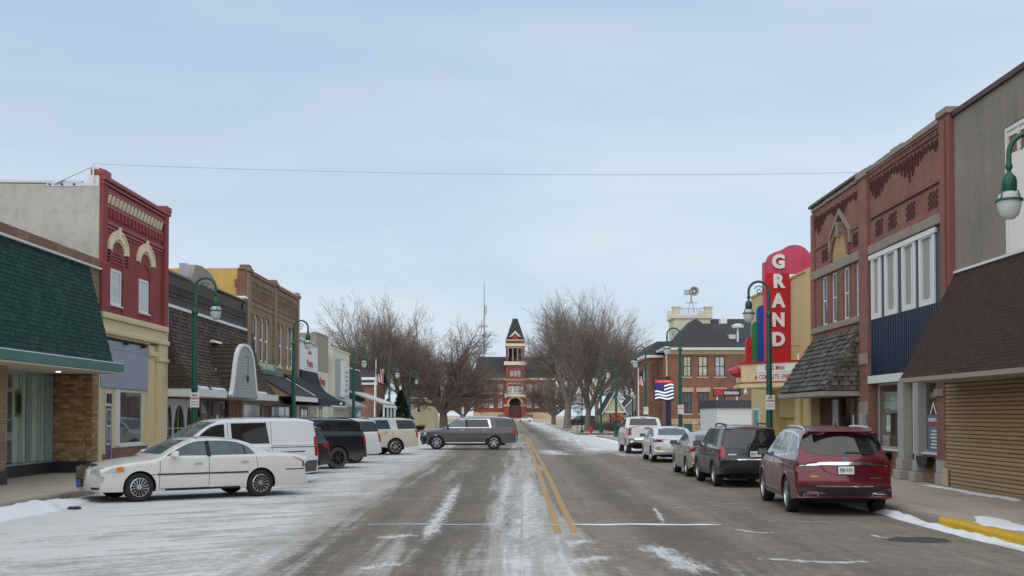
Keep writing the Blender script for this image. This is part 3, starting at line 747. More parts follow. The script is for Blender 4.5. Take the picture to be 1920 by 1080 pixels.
        # floor plate inside so that no light leaks through the open bottom
    def side(s, x, z):
        w = s.hw*(1-.085*abs((x-s.xc)/(s.L/2))**4.0)
        zb = s.belt
        if z < zb:
            mid = .62*zb
            w -= .035*((z-mid)/(mid))**2 if z < mid else .025*((z-mid)/(zb-mid))**2
            if z < .34: w -= (.34-z)*.25
            w += .012*math.exp(-((z-zb*.80)/.05)**2)
        else:
            w -= .025+s.sh*sst(zb-.0, zb+.05, z)+(z-zb)*s.tumble
        return w
    def mk(s, name, mb, mat, parent=None, smooth=False, bevel=0):
        return mb.build(name, mat, parent or s.t, smooth=smooth, local=True, bevel=bevel)
    def cast(s, o, d):
        h = s.bvh.ray_cast(Vector(o), Vector(d))
        sidev = abs(d[1]) > .5; dv = Vector(d)
        def good(h): return h[0] is not None and abs(h[1].dot(dv)) > (.78 if sidev else .22)
        if good(h): return h[0], h[1]
        o = Vector(o)
        for k in range(1, 30):                     # off the edge: step in towards the middle of the car
            q = o.copy()
            if abs(d[0]) > .5: q.y *= 1-.012*k
            elif abs(d[1]) > .5: q.x -= (o.x-s.xc)*.008*k; q.z -= .008*k if o.z > s.belt else 0
            else: q.y *= 1-.012*k; q.x -= (o.x-s.xc)*.01*k
            h = s.bvh.ray_cast(q, Vector(d))
            if good(h): return h[0], h[1]
        h = s.bvh.find_nearest(o+Vector(d)*8)
        return h[0], h[1]
    def patch(s, name, mat, poly, view, parent=None, off=.006, step=.07, smooth=True):
        """poly in (x,z) for 'L'/'R', (y,z) for 'B' rear / 'F' front, (x,y) for 'T'"""
        bm = bmesh.new(); bm.faces.new([bm.verts.new((p[0], p[1], 0)) for p in poly])
        us = [p[0] for p in poly]; vs_ = [p[1] for p in poly]
        u = math.ceil(min(us)/step)*step
        while u < max(us):
            bmesh.ops.bisect_plane(bm, geom=bm.verts[:]+bm.edges[:]+bm.faces[:], plane_co=(u, 0, 0), plane_no=(1, 0, 0)); u += step
        v = math.ceil(min(vs_)/step)*step
        while v < max(vs_):
            bmesh.ops.bisect_plane(bm, geom=bm.verts[:]+bm.edges[:]+bm.faces[:], plane_co=(0, v, 0), plane_no=(0, 1, 0)); v += step
        bmesh.ops.triangulate(bm, faces=bm.faces[:]); bm.verts.index_update()
        D = {'L': (0, -1, 0), 'R': (0, 1, 0), 'B': (1, 0, 0), 'F': (-1, 0, 0), 'T': (0, 0, -1)}[view]
        top, bot = [], []
        for vv in bm.verts:
            a, b = vv.co.x, vv.co.y
            o = {'L': (a, 4, b), 'R': (a, -4, b), 'B': (-8, a, b), 'F': (8, a, b), 'T': (a, b, 5)}[view]
            p, nn = s.cast(o, D); nn = nn if nn.dot(Vector(D)) < 0 else -nn
            top.append(p+nn*off); bot.append(p-nn*.01)
        n = len(top); fs = [tuple(v.index for v in f.verts) for f in bm.faces]
        for e in bm.edges:
            if len(e.link_faces) == 1: a, b = e.verts[0].index, e.verts[1].index; fs.append((a, b, n+b, n+a))
        bm.free()
        return s.mk(name, MB().add(top+bot, fs), mat, parent, smooth=smooth)
    def edge_x(s, z, rear=True):
        """where the flat side ends and the corner rounding begins"""
        x = s.xr if rear else s.xf; d = .01 if rear else -.01
        for _ in range(120):
            h = s.bvh.ray_cast(Vector((x, 4, z)), Vector((0, -1, 0)))
            if h[0] is not None and abs(h[1].y) > .80: return x
            x += d
        return x
    def corner(s, name, mat, prof, rear=True, off=.010):
        """lamp on the body side that starts at the corner: prof = [(z, length), ...] from bottom to top"""
        sg = 1 if rear else -1; e = [(s.edge_x(z, rear), z, l) for z, l in prof]
        s.both(name, mat, [(x, z) for x, z, l in e]+[(x+sg*l, z) for x, z, l in e[::-1]], off=off)
    def both(s, name, mat, poly, **k):
        return [s.patch(name, mat, poly, v, **k) for v in 'LR']
    def mir(s, name, mat, poly, view, **k):
        s.patch(name, mat, poly, view, **k); s.patch(name, mat, [(-a, b) for a, b in poly], view, **k)
    def line(s, name, mat, a, b, w, views='LR', off=.004, parent=None):
        d = Vector((b[0]-a[0], b[1]-a[1])).normalized(); n = Vector((-d.y, d.x))*w/2
        for v in views: s.patch(name, mat, [(a[0]+n.x, a[1]+n.y), (b[0]+n.x, b[1]+n.y), (b[0]-n.x, b[1]-n.y), (a[0]-n.x, a[1]-n.y)], v, off=off, parent=parent)
    def wheels(s, rimmat='alloy', spokes=7, style='spoke', rimr=None, tyre='rubber', inset=.02):
        r = s.tr; w = s.tw; rr = rimr or r*.66
        ty = MB(); prof = [(rr*.96, -w/2+.02), (rr+.01, -w/2+.005), (r*.86, -w/2-.004), (r*.96, -w/2+.012), (r, -w/2+.04), (r, w/2-.04), (r*.96, w/2-.012), (r*.86, w/2+.004), (rr+.01, w/2-.005), (rr*.96, w/2-.02)]
        ty.lathe(prof, n=36, axis='y', cap=False); tme = ty.mesh('wheel', smooth=True); tme.materials.append(M[tyre])
        rm = MB()
        f = w/2-.012
        rm.lathe([(rr*.98, f), (rr*.93, f+.004), (rr*.90, f-.03), (rr*.88, f-.10)], n=36, axis='y', cap=False)
        rm.lathe([(.001, f-.005), (rr*.16, f-.006), (rr*.2, f-.03), (rr*.2, f-.09)], n=14, axis='y')
        for k in range(spokes):
            a = 2*math.pi*k/spokes
            if style == 'spoke': arms = [(a, a, .105, .075)]
            elif style == 'split': arms = [(a-.10, a-.17, .05, .05), (a+.10, a+.17, .05, .05)]
            else: arms = [(a, a+.30, .022, .026), (a, a-.30, .022, .026)]
            for a0, a1, w0, w1 in arms:
                p0 = Vector((math.cos(a0), 0, math.sin(a0)))*rr*.14; p1 = Vector((math.cos(a1), 0, math.sin(a1)))*rr*.93
                t = (p1-p0).normalized(); nn = Vector((-t.z, 0, t.x))
                q = [p0+nn*rr*w0, p1+nn*rr*w1, p1-nn*rr*w1, p0-nn*rr*w0]
                rm.hexa([(x.x, f-.012+(0 if i in (0, 3) else .006), x.z) for i, x in enumerate(q)], [(x.x, f-.045, x.z) for x in q])
        rme = rm.mesh('rim'); rme.materials.append(M[rimmat])
        bk = MB().lathe([(.001, f-.075), (rr*.93, f-.075), (rr*.93, f-.11)], n=24, axis='y'); bme = bk.mesh('brake_disc'); bme.materials.append(M['underbody'])
        for x in (s.wb/2, -s.wb/2):
            for sg in (1, -1):
                o = bpy.data.objects.new('wheel', tme); C.objects.link(o); o.parent = s.t
                o.location = (x, sg*(s.hw-w/2-inset), r); o.rotation_euler = (0, 0, 0 if sg > 0 else math.pi)
                o2 = bpy.data.objects.new('rim', rme); C.objects.link(o2); o2.parent = o
                o3 = bpy.data.objects.new('brake_disc', bme); C.objects.link(o3); o3.parent = o
        # hub shafts and chassis block keep the underside dark and closed
        ch = MB().box(-s.wb/2-s.tr*1.6, s.wb/2+s.tr*1.4, -s.hw*.55, s.hw*.55, s.tr*.62, s.tr*1.6)
        s.mk('chassis', ch, 'underbody')
    def mirrors(s, x, z, mat, w=.24, h=.17, d=.16, y=None):
        for sg in (1, -1):
            y0 = (y or s.side(x, z))*sg
            mb = MB(); a, b = y0-sg*.02, y0+sg*(.06+w)
            mb.hexa([(x-d*.5, y0+sg*.05, z-h*.35), (x-d*.5, b, z-h*.42), (x-d*.5, b, z+h*.45), (x-d*.5, y0+sg*.05, z+h*.5)], [(x+d*.5, y0+sg*.07, z-h*.25), (x+d*.45, b-sg*.03, z-h*.3), (x+d*.45, b-sg*.04, z+h*.3), (x+d*.5, y0+sg*.07, z+h*.35)])
            mb.box(x-.04, x+.05, min(a, y0+sg*.07), max(a, y0+sg*.07), z-h*.4, z-h*.1)
            o = s.mk('mirror', mb, mat, bevel=.025)
            g_ = MB().box(x-d*.5-.006, x-d*.5-.002, *sorted((y0+sg*.075, b-sg*.02)), z-h*.32, z+h*.36); s.mk('mirror_glass', g_, 'glass_blue', o)
    def handle(s, x, z, mat='chrome', w=.2):
        for sg in (1, -1):
            y = s.side(x, z)*sg
            mb = MB(); mb.box(x-w/2, x+w/2, min(y+sg*.015, y+sg*.04), max(y+sg*.015, y+sg*.04), z-.016, z+.016); mb.box(x-w/2, x-w/2+.03, min(y-sg*.02, y+sg*.016), max(y-sg*.02, y+sg*.016), z-.014, z+.014); mb.box(x+w/2-.03, x+w/2, min(y-sg*.02, y+sg*.016), max(y-sg*.02, y+sg*.016), z-.014, z+.014)
            s.mk('door_handle', mb, mat, bevel=.008)
    def flare(s, mat, w=.05, out=.012):
        for cx in (s.wb/2, -s.wb/2):
            for sg in (1, -1):
                a0 = math.asin(max(-1, min(1, (s.rock-s.tr)/s.ar)))+.05; n = 18; A, B = [], []
                vs = []
                for i in range(n+1):
                    a = a0+(math.pi-2*a0)*i/n
                    for rr, oo in ((s.ar-.012, -.05), (s.ar-.012, out), (s.ar+w*.5, out+.004), (s.ar+w, 0.0), (s.ar+w, -.03)):
                        x, z = cx+rr*math.cos(a), s.tr+rr*math.sin(a); vs.append((x, sg*(s.side(x, z)+oo), z))
                fs = [(i*5+k, i*5+k+1, (i+1)*5+k+1, (i+1)*5+k) for i in range(n) for k in range(4)]
                s.mk('wheel_arch', MB().add(vs, fs), mat, smooth=True)
    def plate(s, view, z, w=.31, h=.155, body='', mat='sign_white', y=0.0, off=.03):
        d = {'B': (1, 0, 0), 'F': (-1, 0, 0)}[view]
        p, nn = s.cast((-8 if view == 'B' else 8, y, z), d); sg = -1 if view == 'B' else 1
        o = s.mk('number_plate', MB().box(p.x+sg*.005, p.x+sg*off, y-w/2, y+w/2, z-h/2, z+h/2), mat, bevel=.006)
        s.mk('plate_frame', MB().box(p.x+sg*.0, p.x+sg*(off-.004), y-w/2-.012, y+w/2+.012, z-h/2-.012, z+h/2+.012), 'black_plastic', o)
        if body:
            me = text_mesh(body, h*.62, 'steel_blue', .002, .002, sx=.72)
            q = bpy.data.objects.new('plate_number', me); C.objects.link(q); q.parent = o; q.location = (p.x+sg*(off+.003), y, z); q.rotation_euler = (R(90), 0, R(-90) if view == 'B' else R(90))
    def rails(s, x0, x1, y, z, mat, h=.06, r=.018):
        for sg in (1, -1):
            n = 12; path = []
            for i in range(n+1):
                t = i/n; x = x0+(x1-x0)*t; p, _ = s.cast((x, sg*y, 5), (0, 0, -1)); e = min(1, t*7, (1-t)*7)
                path.append((x, sg*y, p.z+h*math.sin(e*math.pi/2)-.01))
            s.mk('roof_rail', MB().tube(path, r, 8), mat, smooth=True)
    def rub(s, pts, z0, z1, mat, name='side_moulding', views='LR'):
        for v in views: s.patch(name, mat, [(pts[0], z0), (pts[1], z0), (pts[1], z1), (pts[0], z1)], v, off=.014)
    def shut(s, segs):
        for a, b in segs: s.line('shut_line', 'underbody', a, b, .011, off=.0025)
    def bar(s, name, mat, x0, x1, y0, y1, z0, z1, parent=None, bevel=.02): return s.mk(name, MB().box(x0, x1, y0, y1, z0, z1), mat, parent, bevel=bevel)

def bumpers(c, mat, zr=(.3, .62), zf=(.25, .58), rear=True, front=True):
    w = c.hw*.94
    if rear: c.patch('rear_bumper', mat, [(-w, zr[0]), (w, zr[0]), (w, zr[1]), (-w, zr[1])], 'B', off=.02)
    if front: c.patch('front_bumper', mat, [(-w, zf[0]), (w, zf[0]), (w, zf[1]), (-w, zf[1])], 'F', off=.02)

# --- white long sedan at the left kerb
TOP_TOWN = [(-2.82, .30), (-2.92, .42), (-2.935, .60), (-2.90, .78), (-2.84, .96), (-2.72, 1.03), (-2.3, 1.065), (-1.84, 1.09), (-1.62, 1.20), (-1.28, 1.375), (-.95, 1.445), (-.5, 1.475), (0, 1.475), (.28, 1.43), (.60, 1.29), (1.02, 1.055), (1.2, 1.02), (1.7, .97), (2.15, .90), (2.42, .82), (2.52, .70), (2.555, .55), (2.53, .38), (2.42, .25)]
c = Car('sedan', 'long pearl white sedan angle-parked nose to the left kerb, nearest car', 'paint_pearl', (-7.93, 28.05), 217, TOP_TOWN, 2.99, .335, 1.97, 1.0, tumble=.36, rock=.24, cat='car', bow=(.22, .16), edge=.09)
c.both('side_window', 'car_glass_light', [(.88, 1.05), (.46, 1.30), (.22, 1.375), (-.10, 1.39), (-.12, 1.04)]); c.both('side_window', 'car_glass_light', [(-.22, 1.04), (-.20, 1.39), (-.62, 1.385), (-.95, 1.33), (-1.18, 1.23), (-1.34, 1.08), (-1.33, 1.05)])
c.both('door_pillar', 'black_plastic', [(-.12, 1.035), (-.10, 1.395), (-.20, 1.395), (-.22, 1.035)], off=.008)
c.line('window_divider', 'black_plastic', (-1.10, 1.05), (-1.06, 1.28), .03, off=.011)
c.patch('windscreen', 'car_glass_light', [(-.66, 1.08), (.66, 1.08), (.60, 1.2), (.52, 1.40), (-.52, 1.40), (-.60, 1.2)], 'F'); c.patch('rear_window', 'car_glass', [(-.60, 1.13), (.60, 1.13), (.50, 1.41), (-.50, 1.41)], 'B')
c.corner('headlight', 'lens_clear', [(.68, .34), (.80, .30)], False); c.mir('headlight', 'lens_clear', [(.42, .66), (.86, .66), (.86, .80), (.42, .79)], 'F')
_e = c.edge_x(.74, False); c.both('turn_signal', 'lens_amber', [(_e-.48, .70), (_e-.30, .69), (_e-.30, .80), (_e-.44, .825)], off=.014)
c.patch('grille', 'chrome', [(-.30, .50), (.30, .50), (.36, .62), (.36, .80), (-.36, .80), (-.36, .62)], 'F', off=.045); c.patch('grille_slats', 'alloy', [(-.27, .53), (.27, .53), (.32, .63), (.32, .75), (-.32, .75), (-.32, .63)], 'F', off=.050)
c.patch('hood_deflector', 'black_plastic', [(2.28, -.42), (2.45, -.36), (2.45, .36), (2.28, .42)], 'T', off=.02)
c.mir('bumper_slot', 'black_plastic', [(.45, .30), (.85, .31), (.85, .345), (.45, .345)], 'F', off=.008)
c.plate('F', .44, body='', mat='handicap_blue', off=.06)
c.corner('tail_light', 'lens_red', [(.72, .07), (.84, .05), (.97, .02)]); c.mir('tail_light', 'lens_red', [(.45, .75), (.88, .75), (.86, .96), (.45, .96)], 'B')
c.both('trim_strip', 'chrome', [(-2.66, .645), (-2.15, .645), (-2.15, .67), (-2.66, .67)], off=.012)
c.both('side_moulding', 'alloy_dark', [(-1.15, .60), (1.10, .60), (1.10, .637), (-1.15, .637)], off=.014); c.both('side_moulding', 'chrome', [(1.12, .61), (1.27, .61), (1.27, .63), (1.12, .63)], off=.012)
c.shut([((1.05, .30), (1.02, 1.0)), ((-.16, .28), (-.16, 1.04)), ((-1.28, .45), (-1.40, .72)), ((-1.40, .72), (-1.37, 1.05)), ((-.16, .285), (1.05, .285))])
c.handle(.12, .86); c.handle(-1.06, .87); c.mirrors(.72, 1.08, 'paint_pearl', w=.2); c.wheels('chrome', 14, 'web', .22); c.both('fuel_door', 'paint_pearl', [(-1.98, .82), (-1.82, .82), (-1.82, .96), (-1.98, .96)], off=.005)
c.rub((-.95, .90), .245, .285, 'black_plastic', 'sill_trim')

# --- white cargo van
TOP_VAN = [(-2.50, .34), (-2.62, .44), (-2.64, .65), (-2.63, .95), (-2.60, 1.3), (-2.54, 1.70), (-2.46, 1.84), (-2.3, 1.90), (-1.6, 1.925), (-.6, 1.925), (.2, 1.905), (.62, 1.86), (.95, 1.70), (1.45, 1.35), (1.68, 1.20), (2.05, 1.10), (2.34, .98), (2.48, .82), (2.54, .6), (2.52, .4), (2.44, .27)]
c = Car('cargo_van', 'white cargo van with one dark side window, parked beyond the long sedan', 'paint_white_van', (-8.25, 33.15), 217, TOP_VAN, 3.2, .335, 1.93, 1.10, tumble=.17, rock=.27, cat='van', bow=(.25, .10), edge=.10)
c.both('side_window', 'car_glass', [(1.42, 1.18), (1.06, 1.50), (.85, 1.66), (.62, 1.72), (.42, 1.74), (.42, 1.17)]); c.both('side_window', 'car_glass', [(.20, 1.18), (.22, 1.76), (-.85, 1.78), (-.93, 1.18)])
c.patch('windscreen', 'car_glass_light', [(-.78, 1.24), (.78, 1.24), (.66, 1.80), (-.66, 1.80)], 'F'); c.patch('rear_window', 'car_glass', [(-.68, 1.22), (.68, 1.22), (.62, 1.72), (-.62, 1.72)], 'B')
c.corner('tail_light', 'lens_red', [(.80, .10), (1.05, .10), (1.36, .06)]); c.mir('tail_light', 'lens_red', [(.80, .80), (.95, .80), (.90, 1.36), (.80, 1.36)], 'B'); c.both('bumper_cladding', 'dirty_plastic', [(-2.42, .36), (-2.05, .34), (-1.98, .50), (-2.10, .66), (-2.44, .68)], off=.012)
bumpers(c, 'dirty_plastic', (.36, .66), (.28, .55)); c.corner('headlight', 'lens_clear', [(.76, .2), (.95, .3)], False); c.mir('headlight', 'lens_clear', [(.55, .78), (.90, .78), (.86, .96), (.6, .92)], 'F')
c.line('slide_rail', 'black_plastic', (-.95, 1.07), (-2.4, 1.07), .022); c.line('slide_rail', 'black_plastic', (-1.2, .92), (-2.05, .94), .03, off=.008)
c.line('panel_seam', 'underbody', (-1.0, 1.12), (-2.45, 1.12), .010); c.shut([((.32, .35), (.32, 1.80)), ((-.98, .35), (-1.0, 1.85)), ((1.5, .40), (1.48, 1.18))])
c.rub((-1.1, 1.1), .40, .47, 'dirty_plastic'); c.mirrors(1.28, 1.26, 'black_plastic', h=.26); c.wheels('alloy', 5, 'spoke'); c.handle(.55, 1.0, 'paint_white_van'); c.handle(-.8, 1.0, 'paint_white_van')
c.bar('roof_lamp', 'lens_dark_red', -2.44, -2.36, -.15, .15, 1.90, 1.935)

# --- full size long SUVs
TOP_SUB = [(-2.92, .42), (-3.02, .52), (-3.05, .68), (-3.04, .95), (-3.01, 1.15), (-2.95, 1.36), (-2.82, 1.68), (-2.72, 1.80), (-2.5, 1.865), (-1.8, 1.895), (-.9, 1.905), (-.1, 1.89), (.32, 1.85), (.6, 1.72), (.95, 1.48), (1.28, 1.29), (1.45, 1.235), (2.0, 1.18), (2.40, 1.10), (2.58, .98), (2.65, .78), (2.66, .55), (2.62, .38), (2.5, .28)]
def long_suv(name, label, pm, loc, head, rim, spokes, style, frame, tyre='rubber', glassm='car_glass', low=None, cat='SUV', rail='black_plastic', flare=None, step=None, front=True):
    c = Car(name, label, pm, loc, head, TOP_SUB, 3.30, .405, 2.03, 1.24, tumble=.24, rock=.36, cat=cat, bow=(.16, .11), edge=.075, tw=.27)
    if frame:
        c.both('window_surround', frame, [(1.24, 1.245), (.60, 1.755), (-1.30, 1.785), (-1.42, 1.75), (-1.52, 1.25)], off=.005)
    c.both('side_window', 'car_glass_light' if front else glassm, [(1.10, 1.285), (.55, 1.71), (.0, 1.735), (-.02, 1.285)], off=.009); c.both('side_window', glassm, [(-.14, 1.285), (-.12, 1.735), (-1.27, 1.74), (-1.40, 1.285)], off=.009)
    c.both('door_pillar', 'black_plastic', [(-.02, 1.28), (0, 1.74), (-.12, 1.74), (-.14, 1.28)], off=.010)
    c.both('side_window', glassm, [(-1.78, 1.29), (-1.72, 1.735), (-2.58, 1.73), (-2.74, 1.62), (-2.84, 1.31)], off=.008)
    c.patch('windscreen', 'car_glass_light', [(-.80, 1.30), (.80, 1.30), (.68, 1.78), (-.68, 1.78)], 'F'); c.patch('rear_window', glassm, [(-.80, 1.20), (.80, 1.20), (.70, 1.73), (-.70, 1.73)], 'B')
    c.corner('tail_light', 'lens_red', [(.86, .08), (1.06, .09), (1.28, .06)]); c.mir('tail_light', 'lens_red', [(.80, .86), (.99, .86), (.97, 1.28), (.82, 1.26)], 'B')
    c.corner('headlight', 'lens_clear', [(.82, .10), (1.0, .16)], False); c.patch('grille', 'black_plastic', [(-.66, .50), (.66, .50), (.66, .96), (-.66, .96)], 'F', off=.03)
    c.patch('grille_bar', 'chrome', [(-.66, .72), (.66, .72), (.66, .80), (-.66, .80)], 'F', off=.045); c.mir('headlight', 'lens_clear', [(.68, .80), (.93, .80), (.93, 1.0), (.68, .98)], 'F')
    bumpers(c, low or pm, (.42, .72), (.30, .55)); c.plate('B', .95, body='')
    c.shut([((1.32, .55), (1.30, 1.24)), ((-.08, .42), (-.08, 1.28)), ((-1.20, .48), (-1.50, .85)), ((-1.50, .85), (-1.48, 1.26)), ((-.08, .44), (1.25, .46))])
    c.handle(.18, 1.12, frame or pm); c.handle(-1.12, 1.12, frame or pm); c.mirrors(1.02, 1.30, pm, w=.24, h=.22)
    c.wheels(rim, spokes, style, .27, tyre=tyre); c.rails(-2.5, .1, .74, 1.9, rail, .05); c.rub((-1.1, 1.1), .56, .62, low or pm)
    if flare: c.flare(flare)
    if step:
        for sg in (1, -1): c.bar('running_board', step, -1.15, 1.15, min(sg*.88, sg*1.02), max(sg*.88, sg*1.02), .36, .41)
    return c
c = long_suv('long_suv', 'dark grey long SUV standing crosswise in the road, backing out of its stall', 'paint_grey', (-2.70, 67.25), 180, 'alloy', 6, 'split', 'chrome', low='paint_grey', flare='paint_grey', rail='chrome', step='chrome')
c.both('bumper_cladding', 'black_plastic', [(2.28, .34), (2.44, .36), (2.42, .76), (2.22, .72)], off=.012)
c = long_suv('black_suv', 'mud-spattered black full size SUV angle-parked between white van and white SUV', 'paint_black', (-8.35, 42.3), 219, 'alloy_dark', 6, 'split', None, tyre='rubber_dirty', low='dirty_plastic', front=False)
c = long_suv('white_suv', 'white SUV of which only the rear corner shows beside the black SUV', 'paint_white', (-8.35, 47.2), 219, 'alloy', 6, 'split', None, front=False)
c = long_suv('cream_suv', 'cream coloured long SUV with white roof, angle-parked before the porch', 'paint_cream', (-7.75, 57.6), 208, 'chrome', 7, 'spoke', 'chrome', tyre='rubber', front=False, step='dirty_plastic')

# --- crossovers
TOP_X = [(-2.56, .36), (-2.66, .46), (-2.69, .66), (-2.67, .88), (-2.62, 1.08), (-2.55, 1.18), (-2.40, 1.40), (-2.27, 1.60), (-2.22, 1.675), (-2.05, 1.74), (-1.5, 1.775), (-.7, 1.785), (.05, 1.76), (.42, 1.66), (.95, 1.36), (1.30, 1.17), (1.6, 1.10), (2.05, 1.0), (2.34, .88), (2.46, .72), (2.50, .52), (2.47, .36), (2.38, .26)]
c = Car('crossover', 'burgundy crossover with chrome bar across its tailgate, parked at right kerb', 'paint_burgundy', (6.73, 25.25), 86.5, TOP_X, 3.07, .375, 1.99, 1.10, tumble=.36, rock=.29, cat='SUV', bow=(.22, .20), edge=.10, tw=.25)
c.both('window_surround', 'chrome', [(1.20, 1.10), (.50, 1.56), (.0, 1.66), (-1.2, 1.665), (-1.85, 1.58), (-2.10, 1.34), (-2.02, 1.22), (-.6, 1.12)], off=.005)
c.both('side_window', 'car_glass_light', [(1.08, 1.125), (.48, 1.53), (.02, 1.63), (-.02, 1.135)], off=.009); c.both('side_window', 'car_glass_light', [(-.12, 1.14), (-.10, 1.635), (-1.05, 1.64), (-1.15, 1.18)], off=.009); c.both('side_window', 'car_glass_light', [(-1.25, 1.19), (-1.17, 1.635), (-1.80, 1.55), (-2.02, 1.34), (-1.97, 1.25)], off=.009)
c.patch('rear_window', 'car_glass', [(-.50, 1.20), (-.72, 1.27), (-.80, 1.38), (-.78, 1.50), (-.70, 1.60), (.70, 1.60), (.78, 1.50), (.80, 1.38), (.72, 1.27), (.50, 1.20), (.2, 1.185), (-.2, 1.185)], 'B')
c.patch('windscreen', 'car_glass', [(-.74, 1.22), (.74, 1.22), (.62, 1.68), (-.62, 1.68)], 'F')
c.patch('tailgate_bar', 'chrome', [(-.86, 1.005), (-.55, 1.035), (-.48, 1.065), (.48, 1.065), (.55, 1.035), (.86, 1.005), (.86, .985), (.58, .985), (.45, 1.005), (-.45, 1.005), (-.58, .985), (-.86, .985)], 'B', off=.03)
c.mir('tail_light', 'lens_dark_red', [(.50, .98), (.93, .985), (.95, .90), (.86, .84), (.56, .90)], 'B', off=.012); c.corner('tail_light', 'lens_dark_red', [(.90, .10), (.95, .20), (1.0, .26)])
c.patch('badge', 'alloy_dark', [(.07*math.cos(i*math.pi/6), 1.11+.06*math.sin(i*math.pi/6)) for i in range(12)], 'B', off=.025)
c.patch('tailgate_seam', 'underbody', [(-.48, .99), (-.40, .88), (-.2, .81), (.2, .81), (.40, .88), (.48, .99), (.46, .99), (.38, .885), (.2, .82), (-.2, .82), (-.38, .885), (-.46, .99)], 'B', off=.003)
c.patch('rear_bumper', 'black_plastic', [(-.90, .40), (-.70, .33), (.70, .33), (.90, .40), (.90, .56), (.70, .58), (-.70, .58), (-.90, .56)], 'B', off=.012)
c.patch('bumper_trim', 'chrome', [(-.55, .585), (.55, .585), (.55, .605), (-.55, .605)], 'B', off=.014)
c.mir('exhaust_trim', 'chrome', [(.50, .40), (.80, .40), (.80, .45), (.54, .46)], 'B', off=.025); c.mir('exhaust_tip', 'underbody', [(.53, .405), (.785, .405), (.785, .437), (.55, .445)], 'B', off=.029)
c.mir('reflector', 'lens_dark_red', [(.62, .605), (.86, .60), (.86, .64), (.64, .645)], 'B', off=.010)
c.patch('badge', 'lens_amber', [(.52, .77), (.66, .77), (.66, .80), (.52, .80)], 'B', off=.006); c.patch('badge', 'chrome', [(-.72, .742), (-.48, .745), (-.48, .765), (-.72, .762)], 'B', off=.006)
c.both('cladding', 'black_plastic', [(-1.08, .28), (1.05, .28), (1.05, .36), (-1.08, .36)], off=.01); c.flare('paint_burgundy', .04)
c.both('side_moulding', 'chrome', [(-.75, .42), (.85, .42), (.85, .435), (-.75, .435)], off=.012)
c.shut([((1.15, .40), (1.12, 1.10)), ((-.07, .36), (-.07, 1.14)), ((-1.05, .45), (-1.25, .75)), ((-1.25, .75), (-1.20, 1.18))])
c.plate('B', .91, body='FJH 519'); c.handle(.12, .98); c.handle(-1.0, 1.0); c.mirrors(.88, 1.17, 'black_plastic', w=.22); c.wheels('alloy', 8, 'spoke', .27); c.rails(-2.0, .15, .66, 1.8, 'chrome', .055, .022)
c.mk('shark_fin', MB().hexa([(-1.75, -.03, 1.74), (-1.60, -.035, 1.745), (-1.60, .035, 1.745), (-1.75, .03, 1.74)], [(-1.76, -.008, 1.86), (-1.72, -.008, 1.86), (-1.72, .008, 1.86), (-1.76, .008, 1.86)]), 'paint_burgundy')
c.mk('spoiler', MB().hexa([(-2.34, -.62, 1.655), (-2.0, -.68, 1.70), (-2.0, .68, 1.70), (-2.34, .62, 1.655)], [(-2.35, -.60, 1.685), (-2.0, -.64, 1.752), (-2.0, .64, 1.752), (-2.35, .60, 1.685)]), 'paint_burgundy', bevel=.02)
c.patch('wiper', 'black_plastic', [(-.02, 1.235), (-.50, 1.215), (-.50, 1.24), (-.02, 1.265)], 'B', off=.02)

TOP_ESC = [(-2.14, .40), (-2.24, .48), (-2.26, .62), (-2.25, .76), (-2.19, .80), (-2.175, 1.05), (-2.12, 1.30), (-2.02, 1.58), (-1.97, 1.66), (-1.80, 1.705), (-1.2, 1.725), (-.4, 1.725), (.12, 1.70), (.42, 1.56), (.85, 1.24), (1.02, 1.13), (1.25, 1.09), (1.75, 1.04), (2.02, .96), (2.13, .82), (2.18, .60), (2.15, .42), (2.06, .30)]
c = Car('compact_suv', 'boxy black compact SUV with black roof rack behind the burgundy crossover', 'paint_blackgreen', (6.52, 33.55), 90.5, TOP_ESC, 2.62, .355, 1.82, 1.07, tumble=.25, rock=.33, cat='SUV', bow=(.14, .08), edge=.07)
c.both('side_window', 'car_glass_light', [(.86, 1.11), (.36, 1.50), (.10, 1.60), (-.06, 1.61), (-.08, 1.10)]); c.both('side_window', 'car_glass_light', [(-.17, 1.10), (-.15, 1.61), (-.95, 1.61), (-1.02, 1.10)]); c.both('side_window', 'car_glass_light', [(-1.12, 1.12), (-1.06, 1.60), (-1.72, 1.57), (-1.82, 1.14)])
c.patch('rear_window', 'car_glass', [(-.72, 1.08), (.72, 1.08), (.66, 1.58), (-.66, 1.58)], 'B', off=.012); c.patch('windscreen', 'car_glass', [(-.70, 1.18), (.70, 1.18), (.60, 1.62), (-.60, 1.62)], 'F')
c.mir('tail_light', 'lens_red', [(.70, .84), (.885, .84), (.86, 1.12), (.74, 1.14), (.70, 1.05)], 'B', off=.012); c.corner('tail_light', 'lens_red', [(.84, .10), (1.0, .10), (1.13, .05)])
c.patch('high_brake_light', 'lens_dark_red', [(-.25, 1.62), (.25, 1.62), (.25, 1.655), (-.25, 1.655)], 'B', off=.015)
c.patch('rear_bumper', 'black_plastic', [(-.86, .42), (.86, .42), (.86, .745), (-.86, .745)], 'B', off=.02); c.patch('bumper_trim', 'chrome', [(-.60, .765), (.60, .765), (.60, .79), (-.60, .79)], 'B', off=.02)
c.patch('sticker', 'sign_white', [(.40, .90), (.62, .90), (.62, .935), (.40, .935)], 'B', off=.006)
c.patch('wiper', 'black_plastic', [(.02, 1.19), (-.42, 1.165), (-.42, 1.19), (.02, 1.215)], 'B', off=.022)
c.both('cladding', 'dirty_plastic', [(-.85, .33), (.85, .33), (.85, .46), (-.85, .46)], off=.02); c.flare('dirty_plastic', .075, .02)
